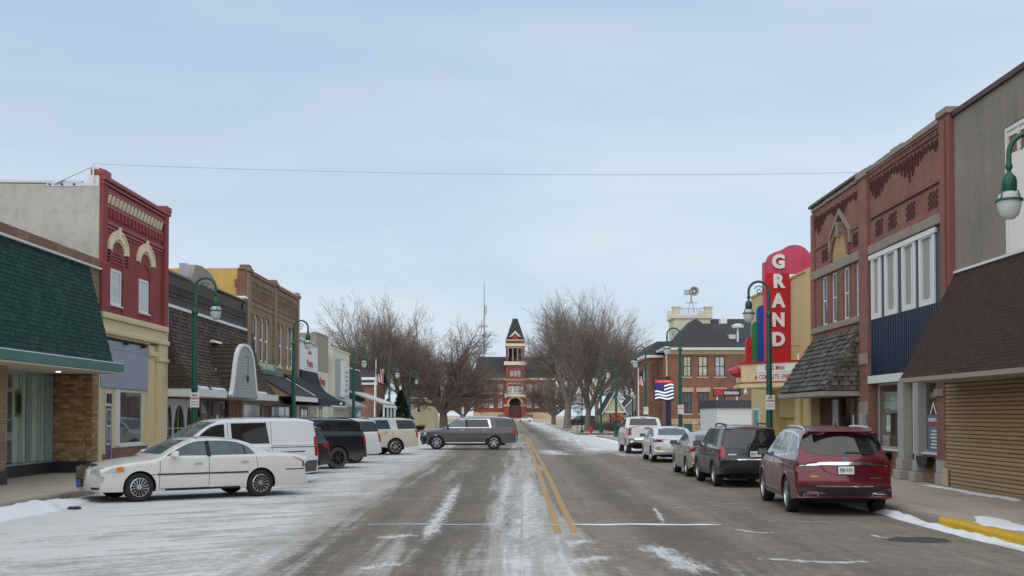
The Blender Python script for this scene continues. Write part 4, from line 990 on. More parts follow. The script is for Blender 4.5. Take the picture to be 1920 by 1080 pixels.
c.shut([((.95, .48), (.93, 1.1)), ((-.12, .46), (-.12, 1.10)), ((-.98, .5), (-1.08, .8)), ((-1.08, .8), (-1.06, 1.1))])
c.plate('B', .93, body='EKH 703', y=-.12); c.handle(.05, .98, 'black_plastic'); c.handle(-.88, .98, 'black_plastic'); c.mirrors(.66, 1.15, 'black_plastic', h=.2); c.wheels('alloy', 5, 'spoke', .24, tyre='rubber')
c.rails(-1.75, -.15, .60, 1.7, 'black_plastic', .09, .022)

s9 = .885
TOP_XS = [(x*s9, z*.945) for x, z in TOP_X]
c = Car('crossover', 'dark grey small crossover squeezed in between white van and black SUV', 'paint_darkgrey', (-8.45, 38.6), 219, TOP_XS, 2.72, .345, 1.82, 1.04, tumble=.36, rock=.28, cat='SUV', bow=(.20, .18), edge=.09)
c.both('side_window', 'car_glass', [(.95, 1.07), (.42, 1.44), (.0, 1.53), (-.9, 1.53), (-1.05, 1.10)]); c.both('side_window', 'car_glass', [(-1.2, 1.14), (-1.12, 1.50), (-1.55, 1.45), (-1.78, 1.24)])
c.patch('rear_window', 'car_glass', [(-.60, 1.16), (.60, 1.16), (.62, 1.50), (-.62, 1.50)], 'B'); c.patch('windscreen', 'car_glass', [(-.66, 1.15), (.66, 1.15), (.56, 1.58), (-.56, 1.58)], 'F')
c.corner('tail_light', 'lens_red', [(.86, .12), (.96, .24), (1.02, .26)]); c.mir('tail_light', 'lens_red', [(.52, .90), (.85, .84), (.85, 1.02), (.55, 1.02)], 'B'); bumpers(c, 'black_plastic', (.36, .6), (.28, .5)); c.mirrors(.78, 1.12, 'paint_darkgrey'); c.wheels('alloy', 10, 'spoke', .23); c.flare('black_plastic', .05); c.handle(-.85, .95, 'paint_darkgrey'); c.rails(-1.7, .1, .58, 1.7, 'black_plastic', .05)

# --- sedans on the right
TOP_FOC = [(-2.16, .34), (-2.28, .42), (-2.33, .58), (-2.32, .78), (-2.27, .96), (-2.20, 1.03), (-1.95, 1.075), (-1.62, 1.18), (-1.1, 1.375), (-.75, 1.445), (-.3, 1.475), (.05, 1.455), (.4, 1.35), (.95, 1.09), (1.2, 1.0), (1.65, .91), (1.98, .80), (2.14, .66), (2.19, .48), (2.16, .34), (2.06, .25)]
c = Car('sedan', 'champagne beige sedan half hidden behind the boxy black SUV', 'paint_champagne', (6.55, 38.75), 90, TOP_FOC, 2.65, .325, 1.82, 1.0, tumble=.38, rock=.25, cat='car', bow=(.22, .18), edge=.10)
c.both('side_window', 'car_glass', [(.88, 1.03), (.38, 1.30), (-.05, 1.385), (-.55, 1.385), (-1.05, 1.27), (-1.40, 1.08), (-1.3, 1.03)]); c.both('door_pillar', 'black_plastic', [(-.10, 1.02), (-.10, 1.39), (-.18, 1.39), (-.20, 1.02)], off=.009)
c.patch('rear_window', 'glass_blue', [(-.62, 1.12), (.62, 1.12), (.52, 1.40), (-.52, 1.40)], 'B'); c.patch('windscreen', 'glass_blue', [(-.66, 1.08), (.66, 1.08), (.54, 1.40), (-.54, 1.40)], 'F')
c.mir('tail_light', 'lens_red', [(.45, .82), (.88, .80), (.86, .98), (.62, 1.0), (.45, .93)], 'B', off=.012); c.corner('tail_light', 'lens_red', [(.82, .12), (.90, .22), (.97, .20)])
c.mir('reflector', 'lens_red', [(.62, .44), (.86, .44), (.84, .52), (.64, .51)], 'B', off=.012); c.patch('rear_bumper', 'black_plastic', [(-.8, .34), (.8, .34), (.72, .46), (-.72, .46)], 'B', off=.012)
c.shut([((.98, .4), (.95, 1.03)), ((-.14, .30), (-.14, 1.03)), ((-1.05, .4), (-1.25, 1.0))]); c.plate('B', .70); c.handle(0, .9, 'paint_champagne'); c.handle(-1.0, .92, 'paint_champagne'); c.mirrors(.72, 1.06, 'black_plastic'); c.wheels('alloy', 7, 'spoke', .21)
TOP_WS = [(x*1.08, z*1.03) for x, z in TOP_FOC]
c = Car('sedan', 'white sedan with slim dark red tail lights parked behind the white pickup', 'paint_white', (6.82, 50.3), 90, TOP_WS, 2.85, .34, 1.86, 1.02, tumble=.38, rock=.25, cat='car', bow=(.22, .20), edge=.10)
c.both('side_window', 'car_glass', [(.95, 1.06), (.40, 1.34), (-.05, 1.42), (-.6, 1.42), (-1.12, 1.30), (-1.5, 1.11), (-1.4, 1.06)]); c.both('door_pillar', 'black_plastic', [(-.10, 1.05), (-.10, 1.43), (-.18, 1.43), (-.20, 1.05)], off=.009)
c.patch('rear_window', 'glass_blue', [(-.64, 1.15), (.64, 1.15), (.54, 1.43), (-.54, 1.43)], 'B'); c.patch('windscreen', 'glass_blue', [(-.66, 1.12), (.66, 1.12), (.54, 1.43), (-.54, 1.43)], 'F')
c.mir('tail_light', 'lens_dark_red', [(.48, .86), (.90, .88), (.88, .98), (.60, .97)], 'B', off=.012); c.corner('tail_light', 'lens_dark_red', [(.89, .12), (.94, .22), (.98, .22)])
c.patch('rear_skirt', 'black_plastic', [(-.8, .35), (.8, .35), (.74, .42), (-.74, .42)], 'B', off=.012); c.plate('B', .80, mat='galv'); c.patch('trunk_lip', 'glass_blue', [(-.35, 1.065), (.35, 1.065), (.35, 1.075), (-.35, 1.075)], 'B', off=.01)
c.patch('rust_mark', 'plywood', [(.60, .52), (.78, .52), (.80, .66), (.62, .66)], 'B', off=.004); c.mirrors(.78, 1.1, 'black_plastic'); c.wheels('alloy', 7, 'spoke', .22); c.handle(0, .93, 'paint_white'); c.handle(-1.05, .95, 'paint_white')
c.shut([((1.0, .4), (.98, 1.05)), ((-.14, .30), (-.14, 1.05)), ((-1.1, .4), (-1.3, 1.02))])

# --- pickup
TOP_PK = [(-2.95, .52), (-3.05, .56), (-3.09, .66), (-3.08, .82), (-3.0, .86), (-3.0, 1.2), (-3.0, 1.38), (-2.94, 1.42), (-2.2, 1.425), (-1.32, 1.43), (-1.20, 1.46), (-1.06, 1.74), (-.95, 1.86), (-.7, 1.915), (0, 1.93), (.5, 1.90), (.82, 1.76), (1.25, 1.48), (1.5, 1.36), (2.1, 1.31), (2.55, 1.24), (2.75, 1.08), (2.82, .80), (2.80, .5), (2.7, .38)]
c = Car('pickup_truck', 'salt-stained white crew cab pickup parked furthest up the right kerb', 'paint_white_dirty', (6.92, 61.6), 90, TOP_PK, 3.75, .40, 2.05, 1.32, tumble=.22, rock=.42, cat='truck', bow=(.14, .06), edge=.06, tw=.27)
c.both('side_window', 'car_glass', [(1.2, 1.38), (.74, 1.70), (.5, 1.78), (.18, 1.78), (.16, 1.37)]); c.both('side_window', 'car_glass', [(.05, 1.37), (.07, 1.78), (-.72, 1.78), (-.86, 1.66), (-.92, 1.38)])
c.patch('rear_window', 'car_glass', [(-.74, 1.46), (.74, 1.46), (.66, 1.80), (-.66, 1.80)], 'B', off=.012); c.patch('windscreen', 'car_glass', [(-.78, 1.42), (.78, 1.42), (.66, 1.84), (-.66, 1.84)], 'F')
c.mir('tail_light', 'lens_red', [(.84, .96), (.97, .96), (.96, 1.34), (.84, 1.34)], 'B', off=.015); c.corner('tail_light', 'lens_red', [(.96, .06), (1.34, .06)])
c.patch('tailgate_seam', 'underbody', [(.80, .90), (.815, .90), (.815, 1.38), (.80, 1.38)], 'B', off=.003); c.patch('tailgate_seam', 'underbody', [(-.815, .90), (-.80, .90), (-.80, 1.38), (-.815, 1.38)], 'B', off=.003)
c.patch('rear_bumper', 'chrome', [(-.98, .60), (.98, .60), (.98, .80), (-.98, .80)], 'B', off=.03); c.patch('bumper_step', 'black_plastic', [(-.98, .53), (.98, .53), (.98, .60), (-.98, .60)], 'B', off=.035)
c.patch('tailgate_handle', 'black_plastic', [(-.14, 1.30), (.14, 1.30), (.14, 1.36), (-.14, 1.36)], 'B', off=.012); c.plate('B', .70, mat='galv', off=.06); c.patch('badge', 'black_plastic', [(-.80, .98), (-.60, .98), (-.60, 1.05), (-.80, 1.05)], 'B', off=.008)
c.mirrors(1.05, 1.46, 'black_plastic', h=.26); c.wheels('chrome', 6, 'spoke', .26, tyre='rubber_dirty'); c.flare('paint_white_dirty', .06); c.patch('high_brake_light', 'lens_dark_red', [(-.14, 1.83), (.14, 1.83), (.14, 1.86), (-.14, 1.86)], 'B', off=.01)
c.shut([((.1, .5), (.1, 1.36)), ((1.25, .5), (1.22, 1.34)), ((-1.0, .5), (-1.02, 1.42))]); c.handle(.3, 1.2, 'chrome'); c.handle(-.78, 1.2, 'chrome')

# ------------------------------------------------------------------ left side of the street
FL = Facade('left', XL)
G0 = SW
# --- shop with green shingled mansard
b = thing('shop_building', 'single storey tan brick shop under a big dark green shingled mansard', 'building', (XL, 32, G0))
MB().box(XL-14, XL-.02, 3, 37.36, 3.36, 6.80).build('wall', 'brick_tan_side', b)
y0 = 20.0
plain('coping_a', (.30, .17, .105), .9, .25, 8); plain('coping_b', (.24, .13, .08), .9, .25, 8)
cbs = []
for m_ in ('coping_a', 'coping_b'):
    q = MB().box(-.20, .07, -.121, .121, 0, .27).mesh('coping_brick'); q.materials.append(M[m_]); cbs.append(q)
k = 0
while y0 < 37.2:
    shared('coping_brick', cbs[random.randrange(2)], b, (XL, y0+.125, 6.80+random.uniform(0, .008))); y0 += .25
MB().box(XL-.02, XL+.10, 3, 37.38, 6.735, 6.795).build('drip_edge', 'white_trim', b)
# brick end of the upper wall and the sloping shingled roof
mroof = MB().prism([(XL-.015, 6.74), (XL+.78, 3.64), (XL-.015, 3.64)], 'y', 3, 36.55).build('mansard', 'asphalt_shingle_green', b)
sl = Vector((.78+.015, 0, -3.10)); sln = sl.length; up = (-sl).normalized(); nn = Vector((3.10, 0, .795)).normalized()
def fgreen(u, v): return (Vector((XL+.78, 36.55-u, 3.64))+up*v, (0, -1, 0), up, nn)
plain('green_shingle_a', (.010, .050, .042), .95, .3, 9, .6, 120); plain('green_shingle_b', (.013, .060, .050), .95, .3, 9, .6, 120); plain('green_shingle_c', (.007, .040, .034), .95, .3, 9, .6, 120)
shingles(mroof, fgreen, 8.2, sln, 26, 24, ['green_shingle_a', 'green_shingle_b', 'green_shingle_c'], seed=3, thick=.008, over=.15, order=lambda c_: c_[0])
MB().box(XL-.01, XL+1.06, 3, 36.72, 3.36, 3.62).build('fascia', 'green_fascia', b, bevel=.01)
MB().box(XL-1.7, XL+1.03, 3, 36.70, 3.315, 3.355).build('soffit', 'stucco_cream', b)
MB().box(XL+.80, XL+1.05, 3, 36.70, 3.622, 3.648).build('snow_line', 'snow', b)
# recessed shop front
RX = XL-1.28
bw_ = MB(); bricks = []
plain('tan_brick_a', (.44, .27, .135), .9, .2, 9, .4, 50); plain('tan_brick_b', (.36, .215, .105), .9, .2, 9, .4, 50); plain('tan_brick_c', (.26, .15, .075), .9, .2, 9, .4, 50); plain('tan_brick_d', (.50, .335, .18), .9, .2, 9, .4, 50); plain('mortar', (.20, .155, .10), .95, .15)
TB = ['tan_brick_a', 'tan_brick_a', 'tan_brick_b', 'tan_brick_b', 'tan_brick_c', 'tan_brick_d']
sw_ = MB().box(RX-.3, XL-.03, 36.92, 37.30, G0, 3.315).build('side_wall', 'mortar', b)
brick_me = {}
def brick_mesh(w, h, d, m_):
    key = (w, h, d, m_)
    if key not in brick_me:
        q = MB().box(0, w, 0, d, 0, h).mesh('brick'); q.materials.append(M[m_]); brick_me[key] = q
    return brick_me[key]
rb = random.Random(5); rows = int((3.31-.52)/.095)
for j in range(rows):
    z = .525+j*.095; x = RX-.02-(.14 if j % 2 else 0)
    while x < XL-.20:
        w = .285 if x+.285 < XL-.19 else max(.08, XL-.19-x)
        shared('brick', brick_mesh(round(w-.012, 3), .083, .05, rb.choice(TB)), sw_, (x, 36.885-rb.uniform(0, .008), z)); x += .285
pier = MB().box(XL-.18, XL, 36.86, 37.34, G0, 3.315).build('pier', 'mortar', b)
for j in range(rows):
    z = .525+j*.095
    for (x, w) in ((XL-.178, .17),): shared('brick', brick_mesh(.172, .083, .03, rb.choice(TB)), pier, (x, 36.84, z))
    yy = 36.86+(.0 if j % 2 else -.0)
    for y_, w in ((36.85, .235), (37.095, .235)):
        o = shared('brick', brick_mesh(.228, .083, .03, rb.choice(TB)), pier, (XL+.018, y_, z), (0, 0, R(90)))
p2 = MB().box(XL-.5, XL, 3.0, 30.62, G0, 3.315).build('pier', 'brick_tan_side', b)
MB().box(RX-.02, RX+.10, 30.5, 36.90, G0, .50).build('plinth', 'tile_black', b); MB().box(RX+.10, XL+.025, 36.78, 36.86, G0, .50).build('plinth', 'tile_black', b); MB().box(XL-.5, XL+.03, 3, 30.65, G0, .52).build('plinth', 'tile_black', b)
MB().box(RX-.03, RX+.11, 30.5, 36.9, .50, .545).build('sill', 'galv', b)
fr = MB()
for y_ in (30.6, 31.9, 33.25, 33.42, 34.95, 35.05, 36.35, 36.78): fr.box(RX-.04, RX+.04, y_, y_+.055, .55, 3.3)
fr.box(RX-.04, RX+.04, 30.6, 36.86, 3.22, 3.31); fr.build('window_frame', 'galv', b)
MB().box(RX-.008, RX+.008, 30.6, 36.86, .55, 3.3).build('pane', 'glass_store', b)
rm_ = MB(); rm_.box(RX-4, RX-3.9, 28, 37.2, G0, 3.4); rm_.box(RX-4, RX-.05, 28, 37.2, G0, G0+.02); rm_.build('interior', 'interior_grey', b)
cu = MB()
y_ = 34.0
while y_ < 36.8: cu.box(RX-.07-.03*math.sin(y_*9), RX-.055-.03*math.sin(y_*9), y_, y_+.11, .56, 3.25); y_ += .115
cu.build('curtain', 'curtain', b); MB().box(RX-.20, RX-.18, 30.6, 34.0, .56, 3.28).build('blind', 'blind_white', b)
plain('poster_green', (.22, .30, .03), .5, .35, 6); o = MB().box(RX-.03, RX-.015, 34.15, 34.62, 1.95, 2.75).build('poster', 'poster_green', b); MB().box(RX-.014, RX-.010, 34.22, 34.55, 2.05, 2.65).build('poster_panel', 'navy_canvas', o)
emit('downlight', (1, .95, .85), 3.0); MB().lathe([(.001, 0), (.07, 0), (.07, .02)], (XL-.2, 34.6, 3.295), 12).build('downlight', 'downlight', b)

# --- red painted two storey building
b = thing('commercial_building', 'red painted brick building with cream arched window hoods and grey side wall', 'building', (XL, 41, G0))
U0, U1 = 37.42, 44.55
win = [(38.50, 39.56), (41.43, 42.53)]
outer = [(U0, 5.40), (U1, 5.40), (U1, 10.03), (U1-.62, 10.03), (U1-.80, 9.95), (U0+.85, 9.95), (U0+.72, 10.11), (U0, 10.11)]
holes = [archpts(a-.05, c_+.12, 5.46, 7.0, .52) for a, c_ in win]
FL.wall('wall', 'brick_painted_red', b, outer, holes, .28)
for (a, c_) in win:
    FL.wall('window_panel', 'brick_painted_red', b, archpts(a-.10, c_+.17, 5.43, 7.0, .56), [rect(a, c_, 5.73, 6.95)], .12, .035)
    FL.window(b, a, c_, 5.73, 6.95, .02, .085, 'white_paint', 'glass_blind', 2, 1, .05, 'white_paint')
    # cream hood: thick arch with keystone and drip edge
    cx = (a+c_)/2+.05; hd = MB(); n = 14; r0, r1 = .66, .93
    ang = [R(28)+(R(180-56))*i/n for i in range(n+1)]
    ang = [math.pi*i/n for i in range(n+1)]; P0 = [(cx+.66*math.cos(t), 7.54+.45*math.sin(t)) for t in ang]; P1 = [(cx+.90*math.cos(t), 7.54+.68*math.sin(t)) for t in ang]
    FL.prism(hd, P0+P1[::-1], -.075, .02); ho = hd.build('window_hood', 'cream_hood', b, bevel=.012)
    hd = MB(); P2 = [(cx+.96*math.cos(t), 7.54+.74*math.sin(t)) for t in ang]; FL.prism(hd, P1+P2[::-1], -.11, .02); hd.build('hood_moulding', 'cream_hood', ho)
    FL.B('keystone', 'cream_hood', ho, cx-.07, cx+.07, 7.98, 8.40, -.13, -.01, bevel=.01)
    for k in range(11):
        t = R(8)+R(164)*k/10; u, v = cx+.66*math.cos(t), 7.54+.45*math.sin(t)
        FL.B('dentil', 'cream_hood', ho, u-.028, u+.028, v-.09, v+.02, -.06, -.005)
    for k in range(4): FL.B('stone_course', 'red_trim', b, U0+.45, a-.14, 7.16+k*.11, 7.195+k*.11, -.014, .0)
    for k in range(4): FL.B('stone_course', 'red_trim', b, c_+.30, c_+.62, 7.16+k*.11, 7.195+k*.11, -.014, .0)
# corner piers, parapet mouldings, bracket and slot rows
FL.B('pier', 'brick_painted_red', b, U0-.0, U0+.42, 5.42, 9.80, -.10, -.002); FL.B('pier', 'brick_painted_red', b, U1-.46, U1, 5.42, 9.72, -.12, -.002)
FL.B('parapet_moulding', 'red_trim', b, U0-.04, U1+.04, 9.72, 9.86, -.20, -.001, bevel=.02); FL.B('parapet_moulding', 'red_trim', b, U0-.02, U1+.02, 9.60, 9.70, -.13, -.001, bevel=.02); FL.B('parapet_moulding', 'red_trim', b, U0+.42, U1-.46, 9.50, 9.56, -.07, -.001)
FL.B('parapet_cap', 'red_trim', b, U0-.05, U0+.60, 9.86, 10.06, -.16, .30, bevel=.03); FL.B('parapet_cap', 'red_trim', b, U1-.60, U1+.06, 9.86, 10.06, -.22, .30, bevel=.03)
FL.B('bracket_band', 'red_trim', b, U0+.42, U1-.46, 9.365, 9.46, -.11, -.001)
nb = 16; p0, p1 = 37.92, 43.95
for k in range(nb):
    u = p0+(p1-p0)*(k+.5)/nb; mb = MB()
    for q in range(4): FL.box(mb, u-.10, u+.10, 9.295-.072*q, 9.36-.072*q, -.10+.02*q, -.001)
    mb.build('bracket', 'cream_hood', b)
row(FL, 'slot_block', 'brick_painted_red', b, [(p0+(p1-p0)*k/nb-.115, p0+(p1-p0)*k/nb+.115, 8.64, 8.92, -.06, -.001) for k in range(nb+1)]); FL.B('slot_band', 'red_trim', b, p0-.12, p1+.12, 8.92, 9.02, -.06, -.001)
for v0, v1, d in ((8.36, 8.46, -.08), (8.24, 8.32, -.05), (8.14, 8.18, -.03)): FL.B('string_course', 'red_trim', b, U0+.42, U1-.46, v0, v1, d, -.001)
# body, grey rendered side wall, metal flashing and roof
MB().box(XL-18, XL-.30, U0+.25, U1, G0, 9.2).build('body', 'stucco_grey', b)
MB().prism([(XL-18, G0), (XL-.02, G0), (XL-.02, 9.56), (XL-18, 9.72)], 'y', U0-.018, U0+.24).build('side_wall', 'stucco_grey', b)
MB().prism([(XL-1.75, 9.50), (XL-.06, 9.50), (XL-.06, 9.62), (XL-1.75, 9.62)], 'y', U0-.03, U0-.004).build('flashing', 'metal_flashing', b)
MB().prism([(XL-18, 9.725), (XL-.6, 9.60), (XL-.6, 9.68), (XL-18, 9.84)], 'y', U0-.04, U0+.3).build('flashing', 'metal_flashing', b)
MB().prism([(XL-.46, 9.56), (XL-.03, 9.56), (XL-.03, 10.10), (XL-.30, 10.10)], 'y', U0-.02, U0+.28).build('parapet_end', 'white_paint', b)
MB().tube([(XL-1.5, U0-.1, 9.56), (XL-.25, U0-.1, 10.12)], .03, 6).build('brace', 'white_paint', b)
MB().tube([(XL-.2, U0-.09, 9.62), (XL-.2, U0-.09, 10.25)], .03, 6).build('wire_post', 'white_paint', b)
for k, xx in enumerate((XL-1.65, XL-1.25, XL-.85)): MB().lathe([(.001, -.03), (.035, -.03), (.035, 0)], (xx, U0-.035, 9.555), 8, 'y').build('bolt', 'letter_black', b)
# cream cornice and shop front
FL.B('cornice', 'cream_paint', b, U0, U1, 5.20, 5.40, -.16, .1, bevel=.02); FL.B('cornice', 'cream_paint', b, U0, U1, 4.86, 5.19, -.06, .1); FL.B('cornice', 'cream_paint', b, U0-.01, U1+.01, 4.68, 4.85, -.20, .1, bevel=.03)
for k in range(24):
    u = U0+.15+(42.3-U0-.15)*k/23; FL.B('dentil', 'cream_paint', b, u-.05, u+.05, 4.60, 4.679, -.13, .0)
FL.B('sign_panel', 'bluegrey_panel', b, U0+.1, 42.36, 2.92, 4.50, -.04, .05); FL.B('sign_batten', 'bluegrey_panel', b, U0+.1, 42.36, 4.22, 4.26, -.055, -.041)
for u in (39.7, 41.6): FL.B('sign_lamp', 'letter_black', b, u-.05, u+.05, 4.42, 4.50, -.22, -.055)
FL.B('pilaster', 'cream_paint', b, 42.40, 43.10, G0, 4.60, -.06, .2, bevel=.01); FL.B('pilaster', 'cream_paint', b, 43.42, U1, G0, 4.68, -.12, .2, bevel=.015); FL.B('pilaster', 'cream_paint', b, 43.10, 43.42, G0, 4.6, .02, .2)
FL.B('capital', 'cream_paint', b, 42.34, 43.14, 4.18, 4.36, -.16, .0, bevel=.02); FL.B('capital', 'cream_paint', b, 43.38, U1+.02, 4.02, 4.16, -.19, .0, bevel=.02)
FL.B('pilaster', 'cream_paint', b, U0-.02, 37.75, G0, 4.60, -.02, .25)
FL.wall('shop_wall', 'cream_paint', b, rect(37.75, 42.40, G0, 2.93), [rect(38.02, 38.16, .95, 2.75), rect(38.20, 38.78, G0+.02, 2.80), rect(39.55, 42.02, .92, 2.88)], .12, .03)
FL.B('bulkhead', 'brick_store', b, 38.82, 42.38, G0, .88, -.02, .03); FL.B('bulkhead', 'brick_store', b, 37.74, 38.17, G0, .70, -.02, .03)
FL.B('sill', 'white_trim', b, 39.45, 42.12, .885, .935, -.06, .05)
FL.window(b, 39.55, 42.02, .94, 2.88, .05, .09, 'white_trim', 'glass_blue', 1, 1); FL.B('jamb', 'white_trim', b, 39.05, 39.52, .94, 2.90, .0, .04)
w = FL.window(b, 38.02, 38.16, .95, 2.75, .05, .03, 'white_trim', 'glass_dark')
dr = FL.B('door', 'purple_paint', b, 38.22, 38.74, G0+.03, 2.28, .03, .08); FL.B('door_glass', 'glass_grey', dr, 38.34, 38.63, 1.05, 1.60, .022, .029); FL.B('door_glass', 'glass_grey', dr, 38.34, 38.63, 1.66, 2.16, .022, .029); FL.B('door_trim', 'white_trim', dr, 38.30, 38.67, 1.00, 2.20, .0255, .0295); FL.B('door_handle', 'chrome', dr, 38.68, 38.71, 1.1, 1.3, -.01, .02)
FL.B('transom', 'white_trim', b, 38.20, 38.80, 2.30, 2.80, .03, .08); FL.B('transom_pane', 'glass_dark', b, 38.26, 38.50, 2.38, 2.72, .02, .029); FL.B('transom_pane', 'glass_dark', b, 38.54, 38.74, 2.38, 2.72, .02, .029)

# --- grey brick building with flared shake mansard and arched dormer
b = thing('commercial_building', 'dark grey brick shop with flared brown shake roof and white trimmed arched dormer', 'building', (XL, 51, G0))
U0, U1 = 44.56, 58.0
FL.wall('parapet_wall', 'brick_grey', b, [(U0, 6.3), (U1, 6.3), (U1, 7.72), (52.1, 7.62), (U0, 7.62)], (), .35)
row(FL, 'dentil', 'brick_grey', b, [(U0+.25+(U1-.5-U0)*k/45-.08, U0+.25+(U1-.5-U0)*k/45+.08, 6.84, 7.12, -.07, -.001) for k in range(46)]); FL.B('corbel', 'brick_grey', b, U0+.05, U1-.05, 7.12, 7.22, -.09, -.001); FL.B('corbel', 'brick_grey', b, U0+.05, U1-.05, 6.70, 6.78, -.04, -.001)
FL.B('coping', 'stone_band', b, U0, 48.0, 7.62, 7.70, -.08, .40); FL.B('coping', 'stone_band', b, 52.1, U1, 7.72, 7.79, -.08, .40)
FL.B('pier', 'brick_grey', b, U1-.35, U1, 6.3, 7.85, -.05, .3); FL.B('pier_cap', 'snow', b, U1-.55, U1+.05, 7.85, 7.98, -.12, .4, bevel=.03); FL.B('scupper', 'letter_black', b, U1-.9, U1-.45, 7.2, 7.55, -.10, -.003)
pd = MB(); FL.prism(pd, [(48.05, 7.62), (52.08, 7.60), (51.9, 8.1), (51.3, 8.32), (49.7, 8.47), (48.7, 8.40)], -.02, .5); pd.build('pediment', 'wood_weather', b)
FL.B('pediment_board', 'wood_weather', b, 49.6, 51.5, 7.64, 8.05, -.06, -.021); FL.B('pediment_flashing', 'metal_flashing', b, 47.75, 48.1, 7.7, 8.35, .1, .4)
MB().box(XL-16, XL-.36, U0, U1, 2.765, 7.25).build('body', 'brick_grey', b); MB().box(XL-16, XL-1.2, U0, U1, G0, 2.76).build('interior', 'interior_grey', b)
FL.B('trim_board', 'white_trim', b, U0, U1+.05, 6.24, 6.33, -.10, -.002); FL.B('snow_cap', 'snow', b, U0, U1+.04, 6.332, 6.36, -.09, -.004); FL.B('corner_board', 'white_trim', b, U0-.0, U0+.12, 2.7, 6.24, -.09, -.001)
# flared profile (X, z)
prof = []
for i in range(13):
    t = i/12; prof.append((XL+.03+1.20*t**2.1, 6.24-3.22*t))
XM = prof[-1][0]
mp_ = [(x, z) for x, z in prof]+[(XL-.0, prof[-1][1])]
mans = MB().prism(mp_, 'y', U0+.14, 59.7).build('mansard', 'shake_brown', b)
ln = [0]
for (x0, z0), (x1, z1) in zip(prof[:-1], prof[1:]): ln.append(ln[-1]+math.hypot(x1-x0, z1-z0))
def fbrown(u, v):
    d = ln[-1]-v
    for i in range(12):
        if d <= ln[i+1] or i == 11:
            t = (d-ln[i])/(ln[i+1]-ln[i]); x = prof[i][0]+(prof[i+1][0]-prof[i][0])*t; z = prof[i][1]+(prof[i+1][1]-prof[i][1])*t
            tv = Vector((prof[i][0]-prof[i+1][0], 0, prof[i][1]-prof[i+1][1])).normalized(); return (Vector((x, U0+.14+u, z)), (0, 1, 0), tv, Vector((tv.z, 0, -tv.x)))
plain('shake_b1', (.085, .062, .047), .95, .3, 6, .5, 40); plain('shake_b2', (.065, .047, .036), .95, .3, 6, .5, 40); plain('shake_b3', (.11, .083, .064), .95, .3, 6, .5, 40)
shingles(mans, fbrown, 14.95, ln[-1], 44, 22, ['shake_b1', 'shake_b2', 'shake_b3'], seed=8, thick=.018, over=.12, order=lambda c_: c_[0])
# shingled cheek facing the camera, rows of shakes
def fcheek(u, v): return (Vector((XL+u, U0+.13, 3.04+v)), (1, 0, 0), (0, 0, 1), (0, -1, 0))
def incheek(u, v):
    z = 3.04+v; t = (6.24-z)/3.22; return u < .03+1.2*max(0, t)**2.1-.06
shingles(mans, fcheek, 1.3, 3.1, 6, 20, ['shake_b1', 'shake_b2'], name='cheek_shingle', seed=9, thick=.014, inside=incheek, over=.12)
MB().box(XL-.02, XM+.10, U0+.0, 49.0, 2.72, 3.02).build('fascia', 'white_trim', b, bevel=.01); MB().box(XL-.02, XM+.10, 54.35, 59.75, 2.72, 3.02).build('fascia', 'white_trim', b, bevel=.01)
MB().box(XL-.02, XM+.06, 49.0, 54.35, 2.74, 2.98).build('soffit_beam', 'grey_siding', b)
for y0, y1, x0, x1 in ((U0+.3, 46.3, XM-.18, XM+.06), (46.9, 49.0, XM-.22, XM+.08), (54.4, 57.2, XM-.2, XM+.08)):
    MB().prism([(x0, 3.03), (x1, 3.03), (x1-.04, 3.10), (x0+.1, 3.16)], 'y', y0, y1).build('roof_snow', 'snow', b, bevel=.03)
# arched dormer: bell-shaped front with white trim, barrel roof running back to the wall
DX = XM+.22; dc, dh = 51.7, 2.62
W_ = [(0, 5.10), (.55, 5.05), (1.05, 4.88), (1.45, 4.58), (1.70, 4.18), (1.90, 3.72), (2.08, 3.30), (2.30, 2.95), (2.55, 2.76)]
def dorm(off): return [(dc-w_-off, z+off*.7) for w_, z in W_[::-1]]+[(dc+w_+off, z+off*.7) for w_, z in W_[1:]]
fpoly = dorm(0); mb = MB(); mb.prism([(y_, z_) for y_, z_ in fpoly], 'x', DX-.10, DX-.02); dfront = mb.build('dormer', 'grey_siding', b)
for k in range(18):
    z_ = 2.80+.128*k
    hw_ = None
    for (w0, z0), (w1, z1) in zip(W_[:-1], W_[1:]):
        if z1 <= z_ <= z0: hw_ = w0+(w1-w0)*(z0-z_)/(z0-z1)
    if hw_ and hw_ > .2: MB().prism([(DX-.019, z_), (DX+.004, z_), (DX-.012, z_+.122), (DX-.019, z_+.122)], 'y', dc-hw_+.04, dc+hw_-.04).build('siding_board', 'grey_siding', dfront)
mb = MB(); a_, b__ = dorm(.0), dorm(.15); n = len(a_)
for i in range(n-1): mb.hexa([(DX+.06, *a_[i]), (DX+.06, *a_[i+1]), (DX+.06, *b__[i+1]), (DX+.06, *b__[i])], [(DX-.10, *a_[i]), (DX-.10, *a_[i+1]), (DX-.10, *b__[i+1]), (DX-.10, *b__[i])])
mb.build('dormer_trim', 'white_paint', dfront)
mb = MB(); c0 = dorm(.12)
for i in range(n-1): mb.quad((DX-.05, *c0[i]), (DX-.05, *c0[i+1]), (XL-.1, *c0[i+1]), (XL-.1, *c0[i]))
droof = mb.build('dormer_roof', 'shake_b1', b, smooth=True)
mb = MB()
for i in range(n//2):   # shingle butts: thin steps along the barrel on the near side
    for q in range(2):
        t = q/2; y_ = c0[i][0]*(1-t)+c0[i+1][0]*t; z_ = c0[i][1]*(1-t)+c0[i+1][1]*t
        mb.box(XL, DX-.06, y_-.03, y_+.02, z_-.0, z_+.025)
o = mb.build('shingle_butts', 'shake_b2', droof); o['kind'] = 'stuff'
